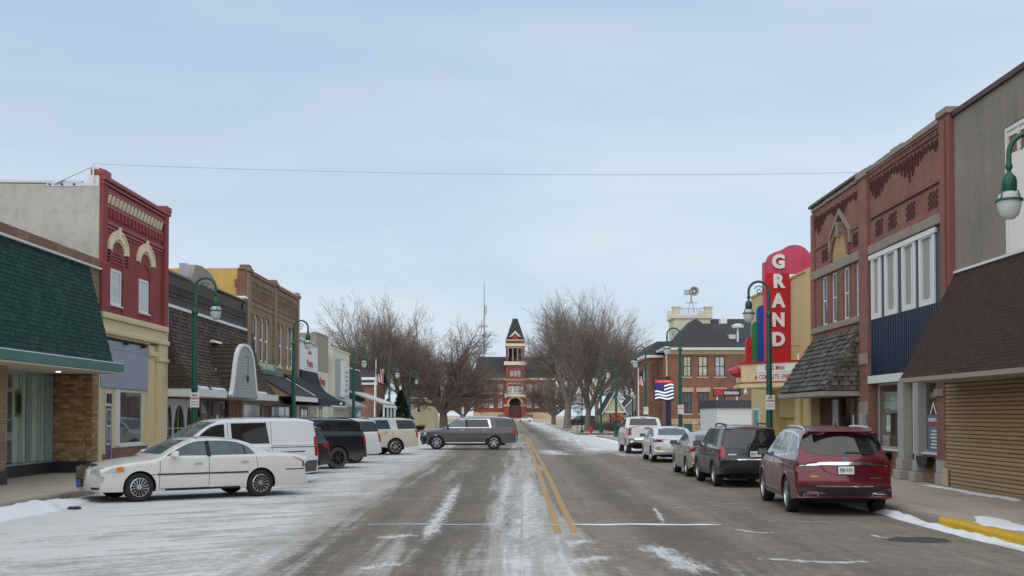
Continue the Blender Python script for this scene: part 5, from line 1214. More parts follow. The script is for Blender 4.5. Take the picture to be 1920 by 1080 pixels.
MB().prism([(XL+.02, 5.18), (XL+.45, 5.18), (XL+.35, 5.30), (XL+.02, 5.33)], 'y', dc-1.1, dc+.1).build('roof_snow', 'snow', b, bevel=.04)
MB().tube([(DX-.02, dc-1.75, 3.18), (XM-.35, dc-1.95, 3.35), (XL+.62, dc-1.9, 4.0)], .06, 6).build('roof_snow', 'snow', b)
lt = MB().tube([(DX+.14, dc, 4.62), (DX+.14, dc, 3.85)], .012, 5); lt.lathe([(.02, 3.85), (.065, 3.76), (.06, 3.52), (.03, 3.46)], (DX+.14, dc, 0), 8); lt.tube([(DX-.02, dc, 4.62), (DX+.14, dc, 4.62)], .015, 5); lt.build('hanging_lantern', 'alloy_dark', b)
# shop front below
SB = XL-.35
FLs = Facade('left', SB)
FLs.wall('shop_wall', 'brick_store', b, rect(U0+.1, 57.9, G0, 2.76), [rect(46.05, 49.9, .75, 2.66), rect(51.1, 56.1, G0+.02, 2.7)], .15)
FLs.wall('window_surround', 'white_trim', b, rect(46.05, 49.9, .75, 2.66), [archpts(46.12, 46.95, .8, 1.6, .8), archpts(47.1, 48.75, .8, 1.5, .9), archpts(48.95, 49.8, .8, 1.6, .8)], .06, .04)
FLs.B('pane', 'glass_dark', b, 46.06, 49.89, .76, 2.65, .12, .135); FLs.B('glazing_bar', 'cream_paint', b, 46.1, 49.85, 1.43, 1.47, .09, .118); FLs.B('glazing_bar', 'cream_paint', b, 47.9, 47.94, .8, 2.3, .09, .118)
for u in (45.3, 50.45): FLs.B('lamp_bracket', 'letter_black', b, u-.08, u+.08, 1.9, 2.2, -.14, .0)
for k, (u0, u1, m_) in enumerate(((51.12, 51.5, 'brown_trim'), (51.55, 52.6, 'glass_dark'), (52.65, 53.0, 'brown_trim'), (53.0, 53.5, 'glass_dark'), (53.55, 54.9, 'maroon_paint'), (54.95, 56.08, 'glass_dark'))): FLs.B('door_panel', m_, b, u0, u1, G0+.03, 2.68, .1+.01*(k % 2), .16)
FLs.B('notice', 'sign_white', b, 54.0, 54.4, 1.3, 2.0, .07, .099)
o = FL.B('utility_box', 'galv', b, 44.85, 45.1, 1.45, 1.85, .10, .34); MB().tube([(XL-.2, 44.97, .3), (XL-.2, 44.97, 1.5)], .03, 6).build('conduit', 'galv', b)

# --- brown brick two storey with arched window pairs
b = thing('commercial_building', 'brown brick two storey building with tall arched window pairs and yellow side wall', 'building', (XL, 65, G0))
U0, U1 = 58.0, 72.1; UM = 64.95
wins = [(58.62, 59.42), (59.85, 60.65), (61.35, 62.15), (62.58, 63.38), (65.35, 66.1), (66.45, 67.2), (68.55, 69.3), (69.75, 70.5)]
holes = []
for u0, u1 in wins: holes.append(archpts(u0, u1, 4.78, 7.0, .28, 8))
FL.wall('wall', 'brick_brown', b, [(U0, 3.2), (U1, 3.2), (U1, 9.38), (U0, 9.38)], holes, .32)
for u0, u1 in wins:
    w = FL.window(b, u0+.02, u1-.02, 4.80, 7.26, .035, .15, 'white_trim', 'maroon_glass' if 'maroon_glass' in M else 'glass_dark', 1, 2, .10, 'cream_paint')
    mb = MB(); cx = (u0+u1)/2; n = 8; h_ = (u1-u0)/2
    A = [(cx+(h_+.02)*math.cos(math.pi*i/n), 7.0+.30*math.sin(math.pi*i/n)) for i in range(n+1)]; B_ = [(cx+(h_+.16)*math.cos(math.pi*i/n), 7.0+.46*math.sin(math.pi*i/n)) for i in range(n+1)]
    FL.prism(mb, A+B_[::-1], -.06, -.001); mb.build('arch_hood', 'brick_brown', b)
for u0, u1, top in ((U0, U0+.75, 9.60), (UM-.35, UM+.35, 9.58), (U1-.62, U1, 9.58)):
    FL.B('pier', 'brick_brown', b, u0, u1, 3.2, 9.3, -.12, -.002); FL.B('pier_cap', 'brick_brown', b, u0-.06, u1+.06, 9.30, 9.48, -.22, .40, bevel=.03); FL.B('pier_cap', 'brick_brown', b, u0+.04, u1-.04, 9.48, 9.64, -.14, .34, bevel=.02)
for u0, u1 in ((U0+.75, UM-.35), (UM+.35, U1-.62)):
    FL.B('cornice', 'brick_red', b, u0, u1, 9.18, 9.40, -.18, .3, bevel=.02); FL.B('cornice', 'brick_brown', b, u0, u1, 8.98, 9.17, -.10, -.001)
    n = 14; us = [u0+.1+(u1-u0-.2)*(k+.5)/n for k in range(n)]
    row(FL, 'dentil', 'brick_brown', b, [(u-.09, u+.09, 8.55, 8.88, -.09, -.001) for u in us]); row(FL, 'dentil', 'brick_brown', b, [(u-.08, u+.08, 8.22, 8.45, -.05, -.001) for u in us])
    FL.B('string_course', 'brick_brown', b, u0, u1, 8.88, 8.97, -.11, -.001); FL.B('string_course', 'brick_red', b, u0, u1, 7.95, 8.12, -.05, -.001); FL.B('string_course', 'brick_brown', b, u0, u1, 7.66, 7.80, -.05, -.001)
FL.B('snow_cap', 'snow', b, UM+.4, U1-.7, 9.402, 9.45, -.16, .3)
MB().box(XL-18, XL-.33, U0+.26, U1, G0, 9.1).build('body', 'brick_brown', b)
MB().prism([(XL-18, G0), (XL-.35, G0), (XL-.35, 9.45), (XL-18, 9.40)], 'y', U0, U0+.25).build('side_wall', 'brick_painted_yellow', b)
mb = MB()
for k, (z0, z1, d) in enumerate(((7.6, 8.1, .34), (8.1, 8.5, .46), (8.5, 8.9, .55), (8.9, 9.38, .42))): mb.box(XL-d, XL-.002, U0-.06, U0-.002, z0, z1)
mb.build('quoin', 'brick_red', b)
# sign, pent roof with plywood cheek, navy canvas awning
FL.B('sign_board', 'teal_sign', b, 58.4, 65.0, 4.38, 4.82, -.16, -.02); FL.B('sign_base', 'green_fascia', b, 58.4, 65.05, 4.22, 4.375, -.14, -.02)
text('lettering', 'ON MERCANTILE', .40, 'cream_hood', b, (XL+.175, 61.9, 4.59), 'left', .01, .004, sx=1.35)
pr = MB().prism([(XL, 4.15), (XL+1.95, 2.98), (XL, 2.98)], 'y', 59.95, 60.05); pr.build('awning_cheek', 'plywood', b)
for k in range(6): MB().prism([(XL+.06+.3*k, 2.98), (XL+.09+.3*k, 2.98), (XL+.09+.3*k, max(3.0, 4.13-(.09+.3*k)*.6)), (XL+.06+.3*k, max(3.0, 4.15-(.06+.3*k)*.6))], 'y', 59.93, 59.949).build('batten', 'plywood', b)
MB().prism([(XL, 4.24), (XL+2.02, 3.02), (XL+2.02, 2.94), (XL, 4.16)], 'y', 59.9, 67.6).build('pent_roof', 'asphalt_shingle_dark', b); MB().box(XL+1.98, XL+2.06, 59.9, 67.6, 2.74, 3.0).build('fascia', 'white_trim', b); MB().prism([(XL+.2, 4.14), (XL+1.9, 3.11), (XL+1.9, 3.16), (XL+.2, 4.19)], 'y', 67.45, 67.6).build('roof_snow', 'snow', b)
MB().prism([(XL, 4.45), (XL+2.1, 2.98), (XL+2.1, 2.62), (XL, 2.62)], 'y', 67.8, 72.6).build('canvas_awning', 'navy_canvas', b)
FLb = Facade('left', XL-.2)
FLb.wall('shop_wall', 'stucco_taupe', b, rect(U0+.1, U1-.1, G0, 3.22), [rect(58.6, 62.9, .7, 2.6), rect(63.4, 65.2, G0+.02, 2.5), rect(65.6, 71.5, .6, 2.6)], .15)
FLb.window(b, 58.6, 62.9, .7, 2.6, .05, .09, 'galv', 'glass_grey'); FLb.window(b, 65.6, 71.5, .6, 2.6, .05, .09, 'brown_trim', 'glass_grey', 3, 1); FLb.B('door', 'maroon_paint', b, 63.45, 65.15, G0+.03, 2.48, .06, .12)

# --- white fronted shop with navy shingled awning
b = thing('commercial_building', 'white fronted low shop with red lettered sign and navy shingled awning', 'building', (XL, 75, G0))
MB().box(XL-15, XL-.02, 72.15, 78.9, G0, 6.4).build('wall', 'stucco_cream', b)
FL.B('sign_wall', 'white_paint', b, 72.15, 78.9, 4.88, 6.62, -.12, -.0); FL.B('cap_strip', 'bluegrey_panel', b, 72.15, 78.92, 6.62, 6.80, -.16, .1); FL.B('roof_snow', 'snow', b, 72.2, 77.6, 6.80, 6.92, -.1, 1.5)
sg = MB(); FL.prism(sg, [(74.0, 5.05), (77.2, 5.05), (77.2, 6.05), (76.5, 6.5), (74.7, 6.5), (74.0, 6.05)], -.16, -.122); so = sg.build('sign_board', 'sign_white', b)
text('lettering', 'Prairie', .62, 'letter_red', so, (XL+.165, 75.6, 5.36), 'left', .008, .02, sx=1.25); text('lettering', 'MEDIA', .32, 'letter_red', so, (XL+.165, 75.6, 6.08), 'left', .008, .008, sx=1.3)
pf = [(XL+.10, 4.88), (XL+.28, 4.1), (XL+.70, 3.55), (XL+1.55, 3.05), (XL+2.0, 2.92), (XL+2.0, 2.62), (XL, 2.62), (XL, 4.88)]
MB().prism(pf, 'y', 72.62, 79.0).build('canvas_awning', 'navy_shingle', b); MB().box(XL+2.001, XL+2.02, 76.6, 77.6, 2.68, 2.84).build('awning_lettering', 'sign_white', b); MB().box(XL-.02, XL+2.06, 72.6, 79.3, 2.53, 2.61).build('fascia', 'white_trim', b)
FLb.window(b, 73.0, 75.6, .5, 2.5, -.25, .1, 'brown_trim', 'glass_grey', 2); FLb.window(b, 76.6, 77.6, .8, 2.3, -.25, .1, 'white_trim', 'glass_dark', 2)
# --- taupe and cream rendered building
b = thing('commercial_building', 'plain taupe over cream rendered building with small red wall lettering', 'building', (XL, 81, G0))
MB().box(XL-15, XL, 79.05, 84.2, 5.05, 7.68).build('wall', 'stucco_taupe', b); MB().box(XL-15, XL-.01, 79.05, 84.2, G0, 5.05).build('wall', 'stucco_cream', b); FL.B('coping', 'galv', b, 79.0, 84.25, 7.68, 7.74, -.05, .3); FL.B('window', 'glass_dark', b, 80.3, 81.5, .9, 2.6, -.03, -.002)
MB().box(XL-15, XL-.5, 84.2, 86.2, 5.05, 6.7).build('wall', 'stucco_taupe', b); MB().box(XL-15, XL-.5, 84.2, 86.2, G0, 5.04).build('wall', 'stucco_cream', b); MB().box(XL-4, XL-.45, 84.25, 86.15, 6.705, 6.80).build('roof_snow', 'snow', b)
text('lettering', 'Party', .75, 'letter_red', b, (XL+.012, 81.6, 4.35), 'left', .008, .02, sx=1.4)
# --- cream building with sign boxes
b = thing('commercial_building', 'cream rendered building carrying a tall white sign box, before the porch', 'building', (XL, 90, G0))
MB().box(XL-15, XL, 86.25, 95.1, G0, 7.0).build('wall', 'stucco_cream', b); FL.B('coping', 'stucco_cream', b, 86.2, 95.15, 7.0, 7.1, -.06, .3); so = FL.B('sign_box', 'sign_white', b, 87.6, 89.6, 3.4, 6.2, -.45, -.002); FL.B('sign_frame', 'galv', so, 87.5, 89.7, 3.3, 6.3, -.40, -.003)
sb2 = FL.B('sign_board', 'white_siding', b, 90.6, 94.6, 3.6, 5.8, -.08, -.002)
for k in range(5): FL.B('lettering', 'galv', sb2, 91.2, 94.2-.3*(k % 2), 5.4-.35*k, 5.52-.35*k, -.09, -.081)
text('lettering', 'Madison', .5, 'bluegrey_panel', sb2, (XL+.085, 92.5, 3.95), 'left', .006, .006)
MB().prism([(XL, 3.4), (XL+1.5, 2.75), (XL+1.5, 2.6), (XL, 2.6)], 'y', 86.4, 95).build('awning', 'grey_siding', b); FLb.window(b, 87, 90.5, .5, 2.4, -.22, .1, 'galv', 'glass_grey', 3); FLb.window(b, 91.2, 94.3, .5, 2.4, -.22, .1, 'galv', 'glass_grey', 3)
# --- last shop: dark mansard, metal porch roof with white posts
b = thing('commercial_building', 'low corner shop with dark green mansard and metal porch on white posts', 'building', (XL, 99, G0))
MB().box(XL-12, XL, 95.2, 103.5, G0, 3.2).build('wall', 'grey_siding', b); MB().prism([(XL-1.2, 6.1), (XL-.3, 5.9), (XL+.3, 3.2), (XL-1.2, 3.2)], 'y', 95.2, 103.4).build('mansard', 'green_shingle_dark', b); MB().box(XL-12, XL-1.2, 95.3, 103.3, 3.2, 5.9).build('upper_wall', 'grey_siding', b); FL.B('snow_cap', 'white_trim', b, 95.2, 103.4, 5.92, 6.02, .2, 1.0)
MB().prism([(XL, 4.0), (XL+2.9, 2.95), (XL+2.9, 2.83), (XL, 3.88)], 'y', 95.0, 104.0).build('porch_roof', 'galv', b)
for k in range(10): MB().prism([(XL, 4.02), (XL+2.9, 2.97), (XL+2.9, 3.01), (XL, 4.06)], 'y', 95.0+k, 95.07+k).build('roof_seam', 'white_paint', b)
MB().box(XL+2.82, XL+2.95, 95, 104, 2.62, 2.828).build('porch_beam', 'white_paint', b)
for y_ in (95.2, 98.2, 101.0, 103.8): MB().box(XL+2.78, XL+2.93, y_-.08, y_+.08, G0, 2.62).build('post', 'white_paint', b)
FLb.window(b, 96.0, 98.5, .6, 2.4, -.23, .1, 'white_trim', 'glass_dark', 2); FLb.window(b, 99.5, 102.5, .6, 2.4, -.23, .1, 'white_trim', 'glass_dark', 2); o = MB().tube([(XL+2.95, 104.0, 2.8), (XL+3.05, 104.1, 2.6), (XL+2.9, 104.05, 2.45), (XL+2.9, 104.0, .3)], .05, 6).build('downpipe', 'white_paint', b)

# ------------------------------------------------------------------ right side of the street
FR = Facade('right', XR)
# --- nearest: concrete upper wall, brown mansard, tan brick below
b = thing('commercial_building', 'stained concrete building over a dark brown shingled mansard and tan brick wall', 'building', (XR, 24, G0))
FR.wall('wall', 'concrete_wall', b, [(3, 5.5), (29.14, 5.5), (29.14, 9.62), (3, 9.62)], [rect(22.4, 26.2, 5.68, 8.58)], .3)
MB().box(XR+.31, XR+16, 3, 29.1, G0, 9.3).build('body', 'concrete_wall', b)
FR.B('coping', 'brown_trim', b, 3, 29.14, 9.62, 9.75, -.08, .35)
wf = FR.B('window_frame', 'white_trim', b, 26.10, 26.19, 5.69, 8.57, .02, .12); FR.B('glazing_bar', 'white_trim', wf, 22.4, 26.1, 8.48, 8.57, .02, .12); FR.B('glazing_bar', 'white_trim', wf, 25.50, 25.57, 7.95, 8.48, .03, .12); FR.B('glazing_bar', 'white_trim', wf, 24.2, 24.27, 7.95, 8.48, .03, .12)
plain('window_board', (.80, .75, .71), .6, .06, streak=.12); plain('rust_board', (.26, .105, .06), .8, .2)
FR.B('window_board', 'window_board', b, 22.4, 26.09, 5.69, 7.94, .05, .10); FR.B('upper_board', 'rust_board', b, 22.4, 26.09, 7.95, 8.47, .09, .12); FR.B('upper_trim', 'window_board', b, 22.4, 26.09, 8.36, 8.475, .06, .089)
mans = MB().prism([(XR+.01, 5.60), (XR-1.40, 2.93), (XR+.01, 2.93)], 'y', 3, 29.22).build('mansard', 'asphalt_shingle_brown', b)
sl = Vector((1.41, 0, 2.67)); sln = sl.length; up = sl.normalized(); nn = Vector((-2.67, 0, 1.41)).normalized()
plain('brown_shingle_a', (.047, .021, .017), .97, .25, 12, .7, 90); plain('brown_shingle_b', (.041, .018, .015), .97, .25, 12, .7, 90); plain('brown_shingle_c', (.054, .025, .020), .97, .25, 12, .7, 90)
def fbr(u, v): return (Vector((XR-1.40, 29.22-u, 2.93))+up*v, (0, -1, 0), up, nn)
shingles(mans, fbr, 8.4, sln, 60, 30, ['brown_shingle_a', 'brown_shingle_b', 'brown_shingle_c'], seed=21, thick=.003, over=.1, order=lambda c_: c_[0])
FR.B('flashing', 'white_trim', b, 3, 29.2, 5.60, 5.66, -.05, -.001); MB().box(XR-1.43, XR+.02, 3, 29.24, 2.82, 2.925).build('fascia', 'stucco_taupe', b)
bw = FR.B('brick_wall', 'mortar', b, 3, 29.86, G0, 2.82, .012, .3)
plain('ochre_brick_a', (.40, .275, .15), .9, .22, 7, .4, 50); plain('ochre_brick_b', (.345, .235, .12), .9, .22, 7, .4, 50)
nc = 27; ch = (2.81-G0)/nc
for k in range(nc):
    z = G0+k*ch; mb = MB(); y_ = 29.86-(.15 if k % 2 else .0)
    if k % 2: FR.box(mb, y_+.008, 29.86, z+.006, z+ch*.80, -.018, .03)
    while y_ > 14.2:
        FR.box(mb, y_-.292, y_, z+.006, z+ch*.80, -.018-.004*random.random(), .03); y_ -= .30
    mb.build('brick_course', 'ochre_brick_a' if k % 3 else 'ochre_brick_b', bw)
FR.B('corner_stone', 'lime_stone', b, 29.60, 29.95, G0, .62, -.10, -.03, bevel=.03)

# --- red brick building: bay with navy ribbed panel
b = thing('commercial_building', 'red brick two storey building with navy ribbed panel, lattice brickwork and arched bay', 'building', (XR, 36, G0))
FR.wall('wall', 'brick_red', b, [(29.8, 7.02), (36.5, 7.02), (36.5, 9.62), (29.8, 9.62)], (), .35); MB().box(XR+.36, XR+17, 29.2, 43.0, G0, 9.4).build('body', 'brick_red', b)
plain('pier_red', (.245, .098, .075), .8, .15, 2, .3, 40); FR.B('pier', 'pier_red', b, 29.16, 29.80, 2.9, 9.72, -.14, .3, bevel=.01); FR.B('pier_face', 'pier_red', b, 29.34, 29.62, 2.95, 9.60, -.20, -.141, bevel=.01); FR.B('pier_cap', 'stone_band', b, 29.10, 29.86, 9.72, 9.90, -.22, .35, bevel=.03)
FR.B('pier', 'brick_red', b, 36.05, 36.95, G0, 9.55, -.10, .3); FR.B('pier_cap', 'stone_band', b, 36.0, 37.0, 9.55, 9.80, -.18, .35, bevel=.03)
FR.B('pier_block', 'stone_band', b, 36.02, 36.98, 2.0, 2.42, -.13, -.101, bevel=.02); FR.B('pier_block', 'stone_band', b, 36.02, 36.98, 3.6, 3.95, -.13, -.101, bevel=.02)
rs = random.Random(11)
y_ = 29.86
while y_ < 35.9:      # rough stone coping
    w_ = min(rs.uniform(.5, .9), 36.0-y_); FR.B('coping_stone', 'stone_band', b, y_+.008, y_+w_-.008, 9.63, 9.80+rs.uniform(-.03, .02), -.12-rs.uniform(0, .03), .33, bevel=.02); y_ += w_
row(FR, 'dentil', 'brick_red', b, [(30.0+.20*k, 30.12+.20*k, 9.42, 9.56, -.07, -.001) for k in range(30)]); FR.B('cornice', 'brick_red', b, 29.8, 36.05, 9.56, 9.62, -.10, -.001)
plain('recess_shade_brick', (.085, .026, .02), .9, .25, 6, .4, 40)  # red brick darkened: shade of recessed work put into the colour
def pendants(u0, u1, zt, name='corbel_pattern'):
    mb = MB(); n = int((u1-u0)/.11); span = (u1-u0)/2.0
    for k in range(n):
        u = u0+(k+.5)*(u1-u0)/n; f = ((u-u0)/span*1.0+.25) % 1.0; tri = abs(2*f-1)
        L_ = .16+.52*tri**1.5+.05*(k % 2)
        FR.box(mb, u-.024, u+.024, zt-L_*(1 if k % 3 else .7), zt-.03*(k % 3), -.025-.012*(k % 2), -.001)
    o = mb.build(name, 'recess_shade_brick', b); o['kind'] = 'stuff'
def lattice(u0, u1, v0, v1):
    mb = MB(); n = 6; du, dv = (u1-u0)/n, (v1-v0)/n
    for i in range(n):
        for j in range(n):
            if (i+j) % 2: FR.box(mb, u0+i*du, u0+(i+1)*du, v0+j*dv, v0+(j+1)*dv, -.02-.002*(j % 3), -.001)
    o = mb.build('lattice', 'recess_shade_brick', b); o['kind'] = 'stuff'  # raised squares; their recessed look is shade in the colour
pendants(30.2, 35.95, 9.34)
FR.B('string_course', 'brick_red', b, 30.1, 35.9, 8.16, 8.24, -.05, -.001); FR.B('string_course', 'recess_shade_brick', b, 30.1, 35.9, 8.11, 8.155, -.02, -.001)
for u in (30.62, 32.35, 33.9, 35.15): lattice(u-.36, u+.36, 7.52, 8.0)
def rough_band(u0, u1, v0, v1, d=-.08, name='band_stone'):
    y_ = u0
    while y_ < u1-.05:
        w_ = min(rs.uniform(.55, 1.0), u1-y_); FR.B(name, 'stone_band', b, y_+.007, y_+w_-.007, v0+.004, v1-.004, d-rs.uniform(0, .03), -.001, bevel=.025); y_ += w_
rough_band(29.82, 36.04, 7.03, 7.32)
# white framed windows in the navy panel
W4 = [(30.66, 31.50), (32.14, 32.90), (33.64, 34.44), (35.12, 35.72)]
FR.wall('panel', 'navy_metal', b, rect(29.82, 36.04, 3.22, 7.0), [rect(u0-.02, u1+.02, 5.12, 6.88) for u0, u1 in W4], .2, .0)
FR.B('head_trim', 'white_trim', b, 30.35, 36.03, 6.86, 7.0, -.07, -.001)
for u0, u1 in W4:
    wq = FR.wall('window', 'white_trim', b, rect(u0-.17, u1+.17, 4.98, 6.855), [rect(u0, u1, 5.14, 6.82)], .16, -.04)
    FR.B('pane', 'glass_grey', wq, u0+.01, u1-.01, 5.15, 6.81, .09, .11); FR.B('blind', 'window_grey', wq, u0+.30, u1-.01, 5.15, 6.81, .03, .05); FR.B('glazing_bar', 'white_paint', wq, u0+.22, u0+.299, 5.15, 6.81, .02, .05)
row(FR, 'rib', 'navy_metal', b, [(29.95+.155*k, 30.02+.155*k, 3.24, 4.98, -.035, -.001) for k in range(39)])
FR.B('head_board', 'white_trim', b, 29.9, 36.03, 2.98, 3.215, -.12, .1)
# shop front: posts, big panes, brick bulkheads
FRs = Facade('right', XR+.10)
for (u0, u1) in ((33.85, 35.72), (30.55, 31.72)):
    FRs.B('bulkhead', 'brick_store', b, u0-.1, u1+.05, G0, .92, -.03, .2); FRs.B('sill', 'white_trim', b, u0-.1, u1+.05, .925, .98, -.07, .1)
    FRs.window(b, u0, u1, .985, 2.97, .0, .07, 'galv', 'glass_store')
for (u0, u1) in ((32.98, 33.45), (31.80, 32.12)):
    o = FRs.B('post', 'lime_grey', b, u0, u1, .75, 2.97, -.16, .12, bevel=.02)
    FRs.B('post_base', 'lime_grey', o, u0-.06, u1+.06, G0, .42, -.30, .14, bevel=.03); FRs.B('post_base', 'lime_grey', o, u0-.02, u1+.02, .42, .75, -.22, .13, bevel=.03)
FRs.B('door_frame', 'white_paint', b, 32.78, 32.92, .9, 2.97, .10, .2); FRs.B('door_pane', 'glass_clear', b, 32.14, 32.78, .9, 2.95, .55, .57); FRs.B('threshold', 'brick_store', b, 32.14, 32.95, G0, .88, .5, .62)
FRs.B('pilaster', 'brick_red', b, 29.90, 30.48, .80, 2.97, -.12, .2); FRs.B('pilaster_base', 'lime_grey', b, 29.86, 30.52, G0, .46, -.18, .2, bevel=.02); FRs.B('pilaster_base', 'lime_grey', b, 29.88, 30.50, .465, .80, -.15, .2, bevel=.02); FRs.B('pilaster_cap', 'stone_band', b, 29.86, 30.52, 2.5, 2.68, -.18, -.121)
it = MB(); it.box(XR+3.4, XR+3.45, 30, 36.3, G0, 3.0); it.box(XR+.3, XR+3.4, 30, 36.3, G0, G0+.03); it.box(XR+.3, XR+3.4, 30.2, 30.3, G0, 3); it.box(XR+.3, XR+3.4, 36.0, 36.1, G0, 3); it.box(XR+.3, XR+3.4, 30.2, 36.1, 2.98, 3.05); it.build('interior', 'interior_grey', b)
FRs.B('poster', 'sign_white', b, 34.85, 35.2, 1.5, 2.0, .09, .10); FRs.B('poster', 'glass_court', b, 34.3, 35.35, 2.05, 2.7, .12, .13); FRs.B('interior_panel', 'maroon_paint', b, 32.1, 33.2, .9, 2.2, 1.5, 1.55); FRs.B('curtain', 'blind_white', b, 30.6, 31.3, 1.0, 2.95, .35, .36)
dec = FRs.B('window_decal', 'sign_blue_grey', b, 30.6, 31.45, 1.02, 2.0, -.006, -.002); text('lettering', 'PETERSON TEAM', .125, 'sign_white', dec, (XR+.088, 31.02, 1.86), 'right', .003, .003, sx=.72); FRs.B('lettering_band', 'letter_red', dec, 30.62, 31.43, 1.70, 1.78, -.011, -.007)
for k in range(6): FRs.B('lettering', 'sign_white', dec, 30.75, 31.25-.05*(k % 3), 1.10+.09*k, 1.135+.09*k, -.010, -.0065)
mb = MB()
FRs.prism(mb, [(30.78, 2.02), (30.84, 2.02), (31.02, 2.28), (31.20, 2.02), (31.26, 2.02), (31.02, 2.36)], -.010, -.004); mb.build('roof_mark', 'sign_white', dec)
for u0, u1 in ((30.75, 31.72), (34.2, 35.2)):
    mb = MB(); n = 8
    for k in range(n): 
        a0, a1 = math.pi*k/n, math.pi*(k+1)/n; c_ = (u0+u1)/2; h_ = (u1-u0)/2
        FRs.prism(mb, [(c_+h_*math.cos(a0), .88), (c_+h_*math.cos(a1), .88), (c_+h_*math.cos(a1)*.9, .88-.30*math.sin(a1)-.02), (c_+h_*math.cos(a0)*.9, .88-.30*math.sin(a0)-.02)], -.26, -.08)
    mb.build('window_box', 'letter_black', b)
# --- arched bay of the same building
holes = [rect(u0, u1, 5.24, 7.0) for u0, u1 in ((37.04, 37.62), (38.32, 39.0), (39.79, 40.45), (41.0, 41.7))]
FR.wall('wall', 'brick_red', b, [(36.95, 4.6), (43.02, 4.6), (43.02, 9.66), (36.95, 9.66)], holes, .35)
for u0, u1 in ((37.04, 37.62), (38.32, 39.0), (39.79, 40.45), (41.0, 41.7)):
    FR.window(b, u0, u1, 5.24, 7.0, .05, .07, 'white_trim', 'glass_grey', 1, 2); FR.B('brick_jamb', 'brick_red', b, u0-.16, u0-.04, 5.24, 6.95, -.018, -.001); FR.B('brick_jamb', 'brick_red', b, u1+.04, u1+.16, 5.24, 6.95, -.018, -.001)
rough_band(36.96, 43.0, 7.02, 7.34); rough_band(36.96, 43.0, 5.0, 5.22); rough_band(37.05, 42.98, 9.58, 9.74, -.05, 'coping_stone')
FR.B('coping', 'brown_trim', b, 37.0, 43.05, 9.74, 9.83, -.14, .4); FR.B('snow_cap', 'snow', b, 37.0, 43.04, 9.832, 9.87, -.10, .38)
pendants(37.3, 42.7, 9.34); FR.B('pier', 'brick_red', b, 42.55, 43.02, 5.2, 9.5, -.06, -.001)
cx, r_ = 39.27, .92; mb = MB(); FR.prism(mb, [(cx-r_, 7.36)]+[(cx-r_*math.cos(math.pi*i/12), 7.40+r_*.92*math.sin(math.pi*i/12)) for i in range(13)]+[(cx+r_, 7.36)], -.03, -.001); plain('mosaic', (.42, .30, .13), .8, .5, 14, .6, 20, grime=.3); mb.build('arch_panel', 'mosaic', b)
mb = MB(); A = [(cx-(r_+.02)*math.cos(math.pi*i/14), 7.40+(r_+.02)*.92*math.sin(math.pi*i/14)) for i in range(15)]; B_ = [(cx-(r_+.22)*math.cos(math.pi*i/14), 7.40+(r_+.24)*.92*math.sin(math.pi*i/14)) for i in range(15)]
FR.prism(mb, A+B_[::-1], -.10, -.001); mb.build('arch_ring', 'brick_red', b); FR.B('keystone', 'stone_band', b, cx-.10, cx+.10, 8.12, 8.62, -.16, -.002)
mb = MB(); FR.prism(mb, [(cx-1.25, 8.20), (cx, 9.10), (cx+1.25, 8.20), (cx+1.10, 8.20), (cx, 8.92), (cx-1.10, 8.20)], -.09, -.001); mb.build('gable_moulding', 'stone_band', b)
for s_ in (-1, 1): FR.B('gable_leg', 'stone_band', b, cx+s_*1.18-.07, cx+s_*1.18+.07, 7.75, 8.21, -.09, -.001)
FR.B('string_course', 'brick_red', b, 37.1, cx-1.3, 8.12, 8.22, -.05, -.001); FR.B('string_course', 'brick_red', b, cx+1.3, 42.5, 8.12, 8.22, -.05, -.001); lattice(37.25, 37.85, 7.52, 7.98); lattice(40.85, 41.65, 7.52, 7.98)
# wood shake awning: each shake a part
AX = XR-1.22
aw = MB().add([(XR, 36.98, 4.82), (XR, 42.9, 4.82), (AX, 43.35, 2.80), (AX, 36.98, 2.80), (XR, 36.98, 2.78), (XR, 43.2, 2.78)], [(0, 1, 2, 3), (0, 3, 4), (1, 5, 2), (2, 5, 4, 3), (0, 4, 5, 1)]).build('awning', 'shake_grey_dark', b)
sl = Vector((1.22, 0, 2.02)); sln = sl.length; up = sl.normalized(); nn = Vector((-2.02, 0, 1.22)).normalized()
def faw(u, v): return (Vector((AX, 36.98+u, 2.80))+up*v, (0, 1, 0), up, nn)
SH = ['shake_grey', 'shake_grey_light', 'shake_grey_dark', 'shake_grey']
shingles(aw, faw, 6.3, sln, 17, 12, SH, name='shake', seed=33, thick=.03, over=.25, jit=.8, inside=lambda u, v: u < 6.35-.2*v)
def fch(u, v): return (Vector((AX+u, 36.97, 2.80+v)), (1, 0, 0), (0, 0, 1), (0, -1, 0))
shingles(aw, fch, 1.24, 2.0, 6, 13, SH, name='shake', seed=34, thick=.025, over=.2, jit=.8, inside=lambda u, v: v < (u)*1.655+.02)
MB().box(AX-.03, XR-.02, 36.94, 43.3, 2.62, 2.775).build('fascia', 'wood_weather', b)
FRd = Facade('right', XR+.25)
FRd.wall('shop_wall', 'brick_maroon', b, rect(37.0, 43.0, G0, 2.9), [rect(37.9, 38.5, .3, 2.55), rect(38.65, 40.3, G0+.02, 2.6), rect(40.6, 41.5, .4, 2.55)], .12)
FRd.window(b, 37.9, 38.5, .3, 2.55, .02, .05, 'galv', 'glass_grey'); FRd.window(b, 40.6, 41.5, .4, 2.55, .02, .05, 'galv', 'glass_blind'); FRd.B('door', 'maroon_paint', b, 38.65, 39.35, G0+.03, 2.58, .06, .12); FRd.B('door', 'glass_dark', b, 39.4, 40.28, G0+.03, 2.58, .10, .12); FRd.B('door_sign', 'sign_white', b, 38.9, 39.05, 1.0, 2.0, .04, .059)
